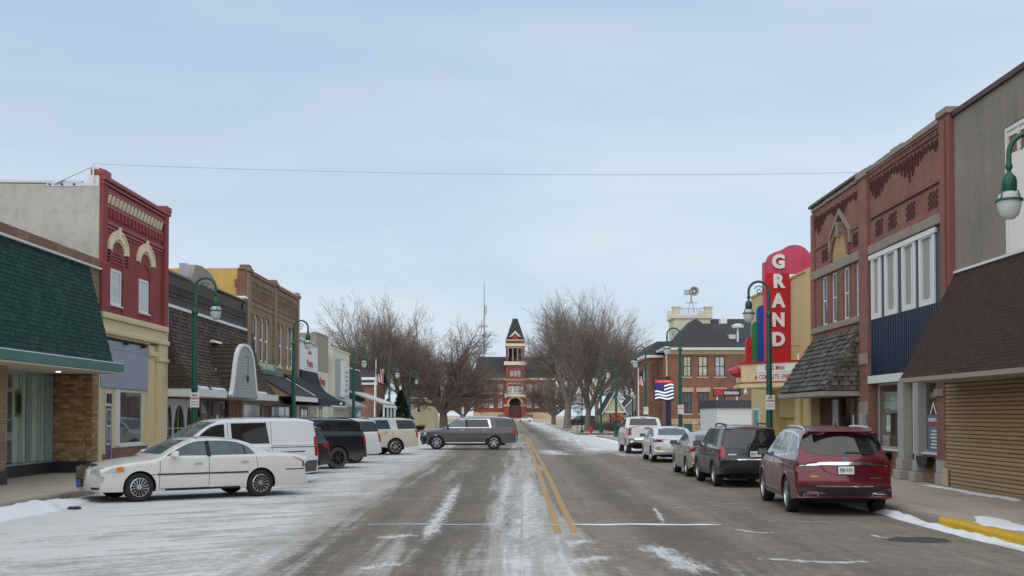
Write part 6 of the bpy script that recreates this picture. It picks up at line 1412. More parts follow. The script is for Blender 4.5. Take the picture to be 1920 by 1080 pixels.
o = FR.B('meter_box', 'galv', b, 36.25, 36.55, 1.55, 2.05, -.25, -.101); MB().tube([(XR-.17, 36.4, .2), (XR-.17, 36.4, 1.56)], .03, 6).build('conduit', 'white_paint', b)

# --- theatre
b = thing('theatre_building', 'tan rendered theatre with red vertical sign and lettered V-shaped marquee', 'theatre', (XR, 48.6, G0))
T0, T1 = 43.05, 54.1
FR.wall('wall', 'stucco_theatre', b, [(T0, G0), (T1, G0), (T1, 7.50), (T0, 7.50)], [rect(45.35, 49.2, G0+.01, 2.75), rect(50.6, 51.0, .9, 2.1)], .4)
MB().box(XR+.41, XR+22, T0, T1, G0, 7.2).build('body', 'stucco_theatre', b); FR.B('coping', 'stucco_tan', b, T0, T1, 7.50, 7.58, -.06, .42); FR.B('pilaster', 'stucco_theatre', b, T0, 43.75, G0, 7.5, -.08, -.001); FR.B('pilaster', 'stucco_theatre', b, 44.55, 45.3, G0, 2.9, -.14, -.001, bevel=.02); FR.B('pilaster', 'stucco_theatre', b, 49.3, 50.1, G0, 2.9, -.14, -.001, bevel=.02)
FR.B('entry_soffit', 'stucco_tan', b, 45.35, 49.2, 1.9, 2.74, .15, .4); FR.B('entry_wall', 'stucco_tan', b, 45.36, 49.19, G0+.02, 1.9, .85, .9)
for k in range(3): FR.window(b, 45.7+1.1*k, 46.6+1.1*k, G0+.05, 1.88, .70, .09, 'cream_paint', 'glass_dark', 1, 1, name='door')
FR.B('ticket_window', 'glass_dark', b, 50.62, 50.98, .92, 2.08, .05, .08); FR.B('groove', 'stucco_tan', b, 50.1, 54.0, 1.96, 1.99, -.004, -.0005)
po = FR.B('poster_case', 'white_trim', b, 52.2, 53.4, .7, 2.3, -.08, -.001); plain('poster_teal', (.08, .30, .34), .4, .5, 5); FR.B('poster', 'poster_teal', po, 52.28, 53.32, .78, 2.22, -.085, -.081)
# marquee: V plan
MP = [(XR+.05, 43.75), (9.75, 46.0), (9.30, 46.5), (9.30, 47.5), (9.75, 48.1), (XR+.05, 50.4)]
def band(name, mat, z0, z1, grow, parent=b):
    cxm, cym = XR, 47.0; P = [((x if x > XR else x-grow), y+(grow if y > cym else -grow)*.8) for x, y in MP]
    return MB().prism(P, 'z', z0, z1).build(name, mat, parent)
mq = band('marquee', 'cream_paint', 3.22, 4.06, 0); band('marquee_edge', 'red_enamel', 4.06, 4.13, .06, mq); band('marquee_edge', 'red_enamel', 3.28, 3.32, .03, mq); band('marquee_soffit', 'cream_paint', 3.10, 3.219, .10, mq)
pa, pb = Vector((9.75, 46.0, 0)), Vector((XR, 43.83, 0)); dd = (pb-pa).normalized(); nrm = Vector((dd.y, -dd.x, 0)); nrm = nrm if nrm.y < 0 else -nrm; ang = math.atan2(dd.y, dd.x)
def board(z0, z1):
    A = pa+dd*.10+nrm*.012; B_ = pb-dd*.02+nrm*.012
    o = MB().hexa([(A.x, A.y, z0), (B_.x, B_.y, z0), (B_.x, B_.y, z1), (A.x, A.y, z1)], [(A.x-nrm.x*.02, A.y-nrm.y*.02, z0), (B_.x-nrm.x*.02, B_.y-nrm.y*.02, z0), (B_.x-nrm.x*.02, B_.y-nrm.y*.02, z1), (A.x-nrm.x*.02, A.y-nrm.y*.02, z1)]).build('letter_board', 'sign_white', mq); return o
for z0, z1, s_, off in ((3.70, 4.0, 'DOG MAN', 1.05), (3.36, 3.64, 'A COMPLETE UNKNOWN', 1.28)):
    lb = board(z0, z1); p = pa+dd*off+nrm*.02
    shared('lettering', text_mesh(s_, .26, 'letter_red', .004, .004, sx=.78 if len(s_) < 9 else .80), lb, (p.x, p.y, (z0+z1)/2), (R(90), 0, ang))
# neon nose ornament and small lamps
mb = MB().tube([(9.32, 46.75, 3.72), (9.12, 46.65, 3.70), (8.88, 46.55, 3.68)], [.20, .18, .05], 8); mb.build('nose_ornament', 'letter_red', mq); MB().tube([(9.35, 47.0, 3.84), (9.05, 46.95, 3.82), (8.80, 46.9, 3.80)], [.15, .13, .03], 8).build('nose_ornament', 'sign_pink', mq)
MB().lathe([(.05, 0), (.09, .08), (.03, .22), (.02, .3)], (9.42, 46.2, 2.82), 10).build('marquee_lamp', 'white_paint', mq); MB().lathe([(.06, 0), (.05, .12), (.02, .25)], (11.1, 44.4, 4.13), 8).build('marquee_lamp', 'white_paint', mq)
# vertical sign, letters on the face toward the camera
FS = Facade('cam', 46.42)
def sp(x, y): return on_y(x, y, 46.42)
zb = 4.13
lx, rx = sp(1437, 600)[0], sp(1481, 600)[0]; zp = sp(1460, 512)[1]
vs = FS.wall('vertical_sign', 'sign_red', b, rect(lx, rx, zb, zp), (), .34)
top = [(lx, zp), (12.4, zp), (12.4, sp(1500, 470)[1])]+[(sp(1487, 0)[0]+.62*math.cos(t), sp(1487, 482)[1]+.50*math.sin(t)) for t in [math.pi*(.12+.66*i/10) for i in range(11)]]+[(sp(1447, 0)[0], sp(0, 474)[1]), (sp(1440, 0)[0], sp(0, 478)[1]), (lx, sp(0, 492)[1])]
FS.wall('sign_top', 'sign_pink', vs, top, (), .36, -.01)
FS.B('sign_edge', 'sign_pink', vs, lx-.10, lx-.001, zb, sp(0, 492)[1], .02, .32)
for ch_, py in zip('GRAND', (492, 528.5, 565, 601, 637.5)):
    x_, z_ = sp(1459, py); shared('letter', text_mesh(ch_, .74, 'sign_white', .05, .036, sx=.95 if ch_ != 'N' else .88), vs, (x_, 46.38 if py > 500 else 46.36, z_), (R(90), 0, 0))
for (xa, xb, yt, m_, d_) in ((1420, 1436, 572, 'sign_blue', .03), (1410.5, 1424, 603, 'sign_green', .06), (1399.5, 1412, 632, 'sign_red', .09)):
    a_, t_ = sp(xa, yt); b2 = sp(xb, yt)[0]; hw = (b2-a_)/2; pts = [(a_, zb), (b2, zb)]+[(a_+hw+hw*math.cos(math.pi*i/8), t_-.25+.25*math.sin(math.pi*i/8)) for i in range(9)]
    FS.wall('sign_fin', m_, vs, pts, (), .3-d_, d_)
MB().tube([(XR+.1, 44.9, 4.72), (XR-1.2, 46.2, 4.70)], .015, 5).build('guy_wire', 'wire_dark', b)

# ------------------------------------------------------------------ town hall, yard signs, houses, courthouse
YH = 108.0; FH = Facade('cam', YH)
def hp(x, y): return on_y(x, y, YH)
HX0, HX1 = hp(1254, 700)[0], hp(1408, 700)[0]+3; zE = hp(1300, 656)[1]
b = thing('town_hall', 'two storey brown brick hall with dark hipped roof and cream roof tower', 'building', ((HX0+HX1)/2, YH, 0))
up = [(1278, 1293.6), (1305.8, 1324), (1337, 1356)]; lo = [(1278, 1294), (1306, 1325), (1338, 1356)]
Wn = [(hp(a, 0)[0], hp(c_, 0)[0], hp(0, 706)[1], hp(0, 667.5)[1], m_) for (a, c_), m_ in zip(up, ('glass_yellowish', 'glass_yellowish', 'glass_blind'))]
Wn += [(hp(a, 0)[0], hp(c_, 0)[0], hp(0, 775)[1], hp(0, 735)[1], 'glass_grey') for a, c_ in lo]
FH.wall('wall', 'brick_hall', b, rect(HX0, HX1, 1.45, zE-.4), [rect(*w_[:4]) for w_ in Wn], .3)
for x0, x1, z0, z1, m_ in Wn:
    FH.window(b, x0, x1, z0, z1, .06, .10, 'brown_trim', m_, 2, 2, .14, 'lime_stone')
    if z1 < 5: FH.B('lintel', 'lime_stone', b, x0-.18, x1+.18, z1+.01, z1+.42, -.05, .02)
MB().box(HX0+.01, HX1, YH+.31, YH+22, 0, zE-.4).build('body', 'brick_hall', b)
FH.B('frieze', 'lime_stone', b, HX0-.02, HX1, zE-.40, zE-.02, -.06, .2); FH.B('water_table', 'lime_stone', b, HX0-.08, HX1, 1.45, 1.62, -.10, .1)
st = FH.B('stone_base', 'mortar', b, HX0, HX1, 0, 1.45, .02, .3); rs = random.Random(4)
for j in range(4):
    x = HX0-.05; z0 = .02+j*.357
    while x < HX1-.1:
        w_ = rs.uniform(.5, 1.0); FH.B('stone', 'rock_face' if rs.random() < .7 else 'lime_stone', st, x+.015, min(x+w_-.015, HX1), z0+.012, z0+.345, -.05-rs.uniform(0, .05), .03, bevel=.03); x += w_
FH.B('cellar_door', 'green_paint', b, hp(1279, 0)[0], hp(1294, 0)[0], .1, 1.15, -.16, -.08)
MB().box(HX0-.6, HX1+.5, YH-.6, YH+22.5, zE-.02, zE+.22).build('eaves', 'white_trim', b)
rq = on_y(1334, 598, YH+11); rz_ = rq[1]
rf = MB().add([(HX0-.65, YH-.65, zE+.22), (HX1+.6, YH-.65, zE+.22), (HX1+.6, YH+22.5, zE+.22), (HX0-.65, YH+22.5, zE+.22), (rq[0], YH+11, rz_), (HX1+.6, YH+11, rz_)], [(0, 1, 5, 4), (2, 3, 4, 5), (3, 0, 4), (1, 2, 5)]).build('roof', 'asphalt_shingle_dark', b)
gp = on_y(1305, 597, YH+3.2); gl, gr = hp(1243, 0)[0], hp(1372, 0)[0]
MB().add([(gl, YH-.66, zE+.24), (gr, YH-.66, zE+.24), (gp[0], YH+3.2, gp[1]), (gp[0], YH+8.5, gp[1])], [(0, 1, 2), (0, 2, 3), (1, 3, 2), (0, 3, 1)]).build('roof_hip', 'asphalt_shingle_dark', rf)
for px, py in ((1352, 603), (1368, 632)): q = on_y(px, py, YH+4); MB().box(q[0]-.3, q[0]+.3, YH+2.5, YH+3.5, q[1]-.3, q[1]+.15).build('roof_vent', 'white_paint', rf)
q = on_y(1393, 605, YH-1); MB().lathe([(.28, 0), (.28, .06), (.10, .1), (.10, 1.6), (.55, 1.7), (.6, 1.95), (.2, 2.1)], (q[0], YH+1.5, q[1]-2.0), 10).build('roof_vent', 'white_paint', rf)
# tower stub with balustrade
YT = YH+9; FT = Facade('cam', YT); t0, t1 = on_y(1262, 0, YT)[0], on_y(1329, 0, YT)[0]; zt = on_y(0, 597, YT)[1]; zt2 = on_y(0, 577, YT)[1]
tw = MB().box(t0, t1, YT, YT+4, zE, zt).build('tower', 'stucco_cream', b); FT.B('tower_cornice', 'stucco_cream', tw, t0-.2, t1+.2, zt, zt+.22, -.2, 4.2)
for xx in (t0-.15, t1-.55): FT.B('tower_pier', 'stucco_cream', tw, xx, xx+.75, zt+.22, zt2, -.15, .6); FT.B('tower_pier', 'stucco_cream', tw, xx, xx+.75, zt+.22, zt2, 3.4, 4.1); FT.B('pier_cap', 'stucco_cream', tw, xx-.07, xx+.82, zt2, zt2+.12, -.22, .67)
FT.B('rail', 'galv', tw, t0+.6, t1-.55, zt2-.12, zt2-.03, .1, .2); FT.B('rail', 'galv', tw, t0+.6, t1-.55, zt+.3, zt+.36, .1, .2)
row(FT, 'baluster', 'galv', tw, [(t0+.75+.22*k, t0+.80+.22*k, zt+.36, zt2-.12, .12, .18) for k in range(int((t1-t0-1.3)/.22))])
# warning siren on its stand
q = on_y(1296, 548, YT+2); sr = thing('warning_siren', 'grey outdoor warning siren with round horn on the hall tower', 'siren', (q[0], YT+2, zt+.22))
zs = q[1]
for dx in (-.42, .42): MB().tube([(q[0]+dx, YT+2, zt+.2), (q[0]+dx*.25, YT+2, zs-.9)], .04, 6).build('stand_leg', 'galv', sr)
MB().box(q[0]-.6, q[0]+.6, YT+1.9, YT+2.1, zs-1.15, zs-1.07).build('stand_bar', 'galv', sr); MB().tube([(q[0], YT+2, zs-1.1), (q[0], YT+2, zs-.25)], [.11, .07], 8).build('mast', 'galv', sr)
MB().box(q[0]-.72, q[0]+.05, YT+1.7, YT+2.2, zs-.25, zs+.28).build('motor_box', 'galv', sr, bevel=.04)
MB().lathe([(r_*.62, h_*.62) for r_, h_ in ((.28, .9), (.35, .3), (.62, -.1), (.78, -.25), (.80, -.22), (.60, 0), (.30, .3), (.18, .5))], (q[0]+.25, YT+1.7, zs+.06), 20, 'y', cap=False).build('horn', 'galv', sr, smooth=True); MB().lathe([(.001, -.08), (.14, -.03), (.16, .2)], (q[0]+.25, YT+1.7, zs+.06), 14, 'y').build('horn_core', 'stucco_cream', sr, smooth=True)
# street side bay of the hall
BX0, BX1 = on_y(1214, 0, YH+5)[0], on_y(1250, 0, YH+5)[0]+.6; FB = Facade('cam', YH+5)
bay = FB.wall('side_bay', 'brick_hall', b, rect(BX0, BX1, 0, zE-.5), (), 12); FB.B('bay_eaves', 'white_trim', bay, BX0-.5, BX1, zE-.5, zE-.25, -.5, 12); mb = MB().add([(BX0-.5, YH+4.5, zE-.25), (BX1+.4, YH+4.5, zE-.25), (BX0+1.0, YH+6.2, zE+1.2), (BX1+1.5, YH+6.2, zE+1.2), (BX1+1.5, YH+17, zE+1.2), (BX0-.5, YH+17, zE-.25), (BX0+1.0, YH+17, zE+1.2)], [(0, 1, 3, 2), (0, 2, 6, 5), (2, 3, 4, 6)]); mb.build('bay_roof', 'asphalt_shingle_dark', bay)
for k in range(2): FB.window(b, BX0+.35+.95*k, BX0+.95+.95*k, 4.6, 7.0, -.02, .08, 'brown_trim', 'glass_dark', 1, 2)
MB().tube([(HX0-.25, YH+.2, zE), (HX0-.2, YH-.05, 7), (HX0-.2, YH-.05, .4)], .06, 6).build('downpipe', 'cream_paint', b)
# white garage
YG = 78.0; FG = Facade('cam', YG); g0, g1 = on_y(1341, 0, YG)[0], on_y(1405, 0, YG)[0]+4; gz = on_y(0, 765, YG)[1]; gz2 = on_y(0, 750, YG)[1]
b = thing('garage', 'low white rendered garage with dark shingled parapet beyond the theatre', 'garage', (g0+2, YG, G0)); FG.wall('wall', 'white_siding', b, rect(g0, g1, 0, gz), (), 7); mb = MB().prism([(YG-.15, gz), (YG+.45, gz2), (YG+7, gz2), (YG+7, gz)], 'x', g0-.1, g1).build('parapet_roof', 'asphalt_shingle_dark', b); FG.B('mural', 'grey_siding', b, g0+.3, g0+.7, .6, 1.4, -.006, -.001)
# bank sign on two posts
YB = 92.0; q0, q1 = on_y(1338, 729, YB), on_y(1389, 743, YB); b = thing('bank_sign', 'long red and grey bank sign board on posts above the white garage', 'sign', (q0[0]+1, YB, 0))
MB().box(q0[0], q1[0], YB, YB+.25, q1[1], q0[1]).build('board', 'letter_black', b); xm = on_y(1352, 0, YB)[0]; MB().box(q0[0]+.05, xm, YB-.02, YB-.002, q1[1]+.08, q0[1]-.1).build('red_panel', 'burgundy_sign', b); MB().box(q0[0]+.05, q1[0]-.3, YB-.02, YB-.002, q0[1]-.09, q0[1]-.02).build('red_stripe', 'burgundy_sign', b); text('lettering', 'US', .3, 'sign_pink', b, ((q0[0]+xm)/2, YB-.03, (q0[1]+q1[1])/2), 'cam', .004); 
MB().box(xm+.08, q1[0]-.2, YB-.015, YB-.003, q1[1]+.12, q0[1]-.2).build('name_panel', 'glass_court', b)
text('lettering', 'America', .34, 'sign_white', b, (q1[0]-.75, YB-.03, (q0[1]+q1[1])/2), 'cam', .006, .004)
for xx in (q0[0]+.3, q1[0]-.3): MB().box(xx-.06, xx+.06, YB+.06, YB+.18, 0, q1[1]).build('post', 'white_trim', b)
# message screen on a blue post
YS = 86.0; a_, c_ = on_y(1228, 712, YS), on_y(1263, 750, YS); b = thing('message_screen', 'roadside message screen showing a waving flag on a dark blue post', 'screen', ((a_[0]+c_[0])/2, YS, G0))
MB().box(a_[0]-.05, c_[0]+.05, YS+.02, YS+.5, c_[1]-.05, a_[1]+.06).build('cabinet', 'letter_black', b); pxm = on_y(1251, 0, YS)[0]; MB().box(pxm-.2, pxm+.2, YS+.1, YS+.42, .1, c_[1]-.05).build('post', 'steel_blue', b); MB().box(pxm-.2, pxm+.15, YS+.15, YS+.35, a_[1]+.06, a_[1]+.26).build('sensor', 'letter_black', b)
emit('screen_red', (.52, .03, .03), .5); emit('screen_white', (.80, .78, .80), .55); emit('screen_navy', (.012, .02, .10), .6)
z1 = a_[1]; z0 = c_[1]; x0, x1 = a_[0], c_[0]; hd = MB().box(x0, x1, YS+.003, YS+.02, z1-.24, z1).build('header_panel', 'screen_red', b); text('lettering', 'HALL HOURS', .14, 'sign_white', hd, ((x0+x1)/2, YS, z1-.12), 'cam', .002)
flg = MB().box(x0, x1, YS+.006, YS+.02, z0, z1-.24).build('screen', 'screen_navy', b)
for k in range(5):
    n = 14; A, B_ = [], []; zz = z0+.06+.235*k
    for i in range(n+1):
        t = i/n; xx = x0+(x1-x0)*t
        if k >= 3 and t < .46: continue
        w = .07*math.sin(t*7.0+k*.5)+.05*t; A.append((xx, min(z1-.26, max(z0+.01, zz+w)))); B_.append((xx, min(z1-.25, max(z0+.02, zz+w+.115))))
    mb = MB()
    for i in range(len(A)-1): mb.quad((A[i][0], YS+.001, A[i][1]), (A[i+1][0], YS+.001, A[i+1][1]), (B_[i+1][0], YS+.001, B_[i+1][1]), (B_[i][0], YS+.001, B_[i][1]))
    mb.build('flag_stripe', 'screen_white', flg, recalc=False)
MB().box(x1+.052, x1+.07, YS+.05, YS+.45, z0+.1, z1-.1).build('side_face', 'glass_court', b)

# --- houses
def house(name, label, x0, x1, y0, depth, zw, zr, wall, roof, wins=(), ridge='y', snowy=False, door=None):
    b = thing(name, label, 'house', ((x0+x1)/2, y0, 0)); F = Facade('cam', y0); h = []
    if ridge == 'y': F.wall('wall', wall, b, [(x0, 0), (x1, 0), (x1, zw), ((x0+x1)/2, zr), (x0, zw)], [rect(*w_) for w_ in wins], depth)
    else: F.wall('wall', wall, b, rect(x0, x1, 0, zw), [rect(*w_) for w_ in wins], depth)
    for w_ in wins: F.window(b, *w_, .05, .08, 'white_trim', 'glass_dark', 1, 2)
    o = .4
    if ridge == 'y':
        m = (x0+x1)/2; s_ = (zr-zw)/(m-x0)
        for sg, xe in ((-1, x0), (1, x1)):
            e = xe+sg*o; ze = zw-o*s_
            r_ = MB().hexa([(e, y0-o, ze), (m, y0-o, zr), (m, y0-o, zr+.14), (e, y0-o, ze+.14)], [(e, y0+depth, ze), (m, y0+depth, zr), (m, y0+depth, zr+.14), (e, y0+depth, ze+.14)]).build('roof', roof, b)
            MB().hexa([(e, y0-o-.06, ze-.12), (m, y0-o-.06, zr-.12), (m, y0-o-.06, zr+.15), (e, y0-o-.06, ze+.15)], [(e, y0-o-.002, ze-.12), (m, y0-o-.002, zr-.12), (m, y0-o-.002, zr+.15), (e, y0-o-.002, ze+.15)]).build('barge_board', 'snow' if snowy else 'white_trim', r_)
    else:
        m = y0+depth/2
        MB().prism([(y0-o, zw-.15), (m, zr), (y0+depth+o, zw-.15), (y0+depth+o, zw), (m, zr+.18), (y0-o, zw)], 'x', x0-o, x1+o).build('roof', roof, b); MB().box(x0-o, x1+o, y0-o-.06, y0-o, zw-.2, zw+.02).build('gutter', 'white_trim', b)
    return b
def hx(px, Y): return on_y(px, 0, Y)[0]
Y1 = 150.0; b = house('house', 'pale yellow house with white corner porch behind the cream SUV', hx(757, Y1), hx(815, Y1), Y1, 9, 4.3, 6.4, 'yellow_siding', 'asphalt_shingle_dark', [(hx(783, Y1), hx(790, Y1), 2.3, 3.5)], 'x')
MB().box(hx(772, Y1), hx(779, Y1), Y1-2.2, Y1-1.8, 0, 4.0).build('porch_panel', 'white_siding', b); MB().prism([(hx(779, Y1), 0), (hx(787, Y1), 0), (hx(787, Y1), .8), (hx(779, Y1), 2.2)], 'y', Y1-2.0, Y1-1.8).build('stair_side', 'white_siding', b)
Y2 = 118.0; b = house('house', 'red brick house with white cornice behind the porch shop', -20.5, -14.2, Y2, 10, 5.3, 6.7, 'brick_red', 'asphalt_shingle_dark', [(-16.6, -15.7, 3.8, 5.4)], 'x'); MB().box(-15.4, -13.8, Y2-.8, Y2-.4, 5.6, 5.85).build('porch_cornice', 'white_paint', b); MB().tube([(-14.0, Y2-.6, .1), (-14.0, Y2-.6, 5.6)], [.14, .11], 8).build('porch_column', 'white_paint', b)
Y3 = 150.0; b = house('house', 'cream gabled house with snow on its roof edges beyond the hydrant', hx(1132, Y3), hx(1168, Y3), Y3, 10, 2.7, 4.9, 'yellow_siding', 'asphalt_shingle_dark', [(hx(1140, Y3), hx(1146, Y3), .8, 2.2)], 'y', True); MB().box(hx(1132, Y3), hx(1168, Y3), Y3-1.6, Y3-.05, 2.3, 2.5).build('porch_roof', 'snow', b)
Y4 = 158.0; b = house('house', 'grey gabled house with snowy roof edges left of the town hall', hx(1166, Y4), hx(1222, Y4), Y4, 10, 2.8, 5.0, 'grey_siding', 'asphalt_shingle_dark', [(hx(1176, Y4), hx(1182, Y4), .8, 2.1), (hx(1190, Y4), hx(1196, Y4), .8, 2.1)], 'y', True)

# --- courthouse closing the street
YK = 352.0; FK = Facade('cam', YK)
def kp(x, y): return on_y(x, y, YK)
kx = lambda x: kp(x, 700)[0]
kz = lambda y: kp(965, y)[1]
b = thing('courthouse', 'red brick courthouse with pointed clock-less tower closing the end of the street', 'courthouse', (kx(965), YK, 0))
x0, x1 = kx(888), kx(1042); ze = kz(713)
WK = []
for a, c_ in ((907, 914), (917.5, 925), (934, 941.5), (988.5, 996), (1004, 1011), (1018, 1025)):
    WK.append((kx(a), kx(c_), kz(763), kz(747)))
WK2 = [(kx(a), kx(c_), kz(738), kz(726)) for a, c_ in ((907, 914), (917.5, 925), (934, 941.5), (988.5, 996), (1004, 1011), (1018, 1025))]
FK.wall('wall', 'brick_court', b, rect(x0, x1, kz(773), ze), [rect(*w_) for w_ in WK]+[archpts(*w_, .6) for w_ in WK2], 18)
FK.B('stone_base', 'lime_stone', b, x0-.15, x1+.15, 0.5, kz(773), -.25, 17); FK.B('cornice', 'lime_stone', b, x0-.4, x1+.4, ze, ze+.75, -.5, 18)
for k in range(14): FK.B('cornice_block', 'stucco_cream', b, x0+.6+(x1-x0-1.2)*k/13-.35, x0+.6+(x1-x0-1.2)*k/13+.35, ze+.05, ze+.6, -.62, -.501)
for w_ in WK: FK.window(b, *w_, .1, .14, 'white_trim', 'glass_court', 1, 2, .25, 'white_trim')
for w_ in WK2:
    FK.window(b, w_[0], w_[1], w_[2], w_[3]+.5, .1, .14, 'white_trim', 'glass_court', 1, 2, .25, 'white_trim')
    mb = MB(); c_ = (w_[0]+w_[1])/2; r_ = (w_[1]-w_[0])/2; FK.prism(mb, [(c_-(r_+.15)*math.cos(math.pi*i/8), w_[3]+(r_+.1)*math.sin(math.pi*i/8)) for i in range(9)]+[(c_+(r_+.5)*math.cos(math.pi*i/8), w_[3]+(r_+.45)*math.sin(math.pi*i/8)) for i in range(9)], -.14, -.01); mb.build('arch_hood', 'lime_stone', b)
zr = kz(667); MB().add([(x0-.6, YK-.6, ze+.75), (x1+.6, YK-.6, ze+.75), (x1+.6, YK+18.6, ze+.75), (x0-.6, YK+18.6, ze+.75), (x0+1.5, YK+7, zr), (x1-1.5, YK+7, zr), (x1-1.5, YK+12, zr), (x0+1.5, YK+12, zr)], [(0, 1, 5, 4), (1, 2, 6, 5), (2, 3, 7, 6), (3, 0, 4, 7), (4, 5, 6, 7)]).build('roof', 'asphalt_shingle_dark', b)
# tower
FQ = Facade('cam', YK-2.2); t0, t1 = kx(948.5), kx(983.5); tc = (t0+t1)/2; TD = t1-t0
arc = [(tc-1.9+3.8*0, kz(775))]
door = archpts(tc-1.75, tc+1.75, 1.2, kz(758), 1.9); belf = [archpts(tc+dx-.62, tc+dx+.62, kz(678), kz(657), .55) for dx in (-1.45, 0, 1.45)]; smallw = [rect(tc+dx-.42, tc+dx+.42, kz(706), kz(696)) for dx in (-1.15, 0, 1.15)]; midw = rect(tc-2.4, tc+2.4, kz(737), kz(725))
tw = FQ.wall('tower', 'brick_court', b, rect(t0, t1, .5, kz(646)), [door, midw]+belf+smallw, TD)
FQ.B('tower_core', 'dark_void', tw, t0+.9, t1-.9, .6, kz(648), 1.2, TD-1.0); FQ.window(tw, tc-2.4, tc+2.4, kz(737), kz(725), .12, .22, 'white_paint', 'glass_court', 3, 1)
for dx in (-1.15, 0, 1.15): FQ.window(tw, tc+dx-.42, tc+dx+.42, kz(706), kz(696), .08, .12, 'white_trim', 'glass_court', 1, 2)
FQ.B('door', 'maroon_paint', tw, tc-1.7, tc+1.7, 1.2, kz(760), .8, 1.0)
def ring(cx_, zc, r0, r1, d0=-.2, parent=tw, mat='lime_stone'):
    mb = MB(); n = 12
    FQ.prism(mb, [(cx_-r0*math.cos(math.pi*i/n), zc+r0*math.sin(math.pi*i/n)) for i in range(n+1)]+[(cx_+r1*math.cos(math.pi*i/n), zc+r1*math.sin(math.pi*i/n)) for i in range(n+1)], d0, -.01); mb.build('arch_ring', mat, parent)
ring(tc, kz(758), 1.95, 2.5)
for dx in (-1.55, 0, 1.55): ring(tc+dx, kz(723), .62, .92)
for dx in (-1.45, 0, 1.45): ring(tc+dx, kz(657), .68, .95)
for dx in (-2.6, 2.6): FQ.B('impost', 'lime_stone', tw, tc+dx-.9, tc+dx+.9, kz(762), kz(758.5), -.45, .0); FQ.B('impost_pier', 'brick_court', tw, tc+dx-.7, tc+dx+.7, .5, kz(762), -.35, -.01)
FQ.B('balcony', 'stucco_cream', tw, tc-2.9, tc+2.9, kz(744), kz(738), -.8, -.01)
for dx in (-2.9, 2.9): FQ.B('balcony_post', 'stucco_cream', tw, tc+dx-.3, tc+dx+.3, kz(746), kz(734), -.9, -.02)
for dx in (-.72, .72): MB().tube([(tc+dx, YK-2.0, kz(678)), (tc+dx, YK-2.0, kz(657))], .2, 8).build('belfry_column', 'stucco_cream', tw)
FQ.B('string_course', 'lime_stone', tw, t0-.15, t1+.15, kz(713.5), kz(711.5), -.15, TD+.1); FQ.B('belfry_ledge', 'stucco_cream', tw, t0-.55, t1+.55, kz(685), kz(678.5), -.6, TD+.5); FQ.B('tower_cornice', 'stucco_cream', tw, t0-.3, t1+.3, kz(650), kz(645), -.35, TD+.3); FQ.B('tower_cornice', 'lime_stone', tw, t0-.2, t1+.2, kz(640), kz(637.5), -.25, TD+.2); FQ.B('attic', 'brick_court', tw, t0+.05, t1-.05, kz(645), kz(640), .05, TD)
zb_, zt_ = kz(637.5), kz(598); y0_ = YK-2.2; a4 = [(t0, y0_, zb_), (t1, y0_, zb_), (t1, y0_+TD, zb_), (t0, y0_+TD, zb_)]; cx_, cy_ = tc, y0_+TD/2; w_ = .75
MB().add(a4+[(cx_-w_, cy_-w_, zt_), (cx_+w_, cy_-w_, zt_), (cx_+w_, cy_+w_, zt_), (cx_-w_, cy_+w_, zt_)], [(0, 1, 5, 4), (1, 2, 6, 5), (2, 3, 7, 6), (3, 0, 4, 7), (4, 5, 6, 7)]).build('spire', 'asphalt_shingle_dark', tw); MB().box(cx_-.9, cx_+.9, cy_-.9, cy_+.9, zt_, zt_+.3).build('spire_cap', 'stucco_cream', tw); MB().tube([(cx_, cy_, zt_+.3), (cx_, cy_, zt_+1.6)], .08, 5).build('finial', 'stucco_cream', tw)
mb = MB(); FQ.prism(mb, [(tc-1.5, kz(632)), (tc+1.5, kz(632)), (tc, kz(622.5))], -.2, 1.5); mb.build('spire_gable', 'brick_court', tw); mb = MB(); FQ.prism(mb, [(tc-1.75, kz(632.5)), (tc-1.2, kz(632.5)), (tc, kz(625.5)), (tc+1.2, kz(632.5)), (tc+1.75, kz(632.5)), (tc, kz(621))], -.35, -.21); mb.build('gable_trim', 'stucco_cream', tw); FQ.B('gable_base', 'brick_court', tw, tc-.9, tc+.9, kz(640), kz(632), -.15, .3)
for i in range(6): FQ.B('step', 'lime_stone', b, tc-3.2-.2*i, tc+3.2+.2*i, .5-.1*i+.3, .5-.1*i+.45, -1.2-.5*i, -.0-.3*i)
for px in (939, 993): 
    xx = kx(px); bush = MB(); rs = random.Random(px)
    for k in range(60):
        a, c_, r_ = rs.uniform(0, 6.28), rs.uniform(0, 1), rs.uniform(.3, .9); p = Vector((xx+r_*math.cos(a), YK-5+r_*math.sin(a), .7+c_*1.3)); s_ = .28
        bush.add([p+Vector((rs.uniform(-s_, s_), rs.uniform(-s_, s_), rs.uniform(-s_, s_))) for _ in range(4)], [(0, 1, 2), (0, 2, 3)])
    o = bush.build('bush', 'bush_red', recalc=False); tag(o, 'dark red clipped bush %s of the courthouse door' % ('left' if px < 960 else 'right'), 'bush')
struct('courthouse_lawn', MB().box(-60, 60, 336.5, 420, -.05, .55), 'lawn')
w = MB().box(-30, 30, 335.6, 336.4, -.05, .85).build('retaining_wall', 'lime_stone'); tag(w, 'low tan stone retaining wall before the courthouse lawn', 'wall')
p = on_y(908, 530, 640.0)
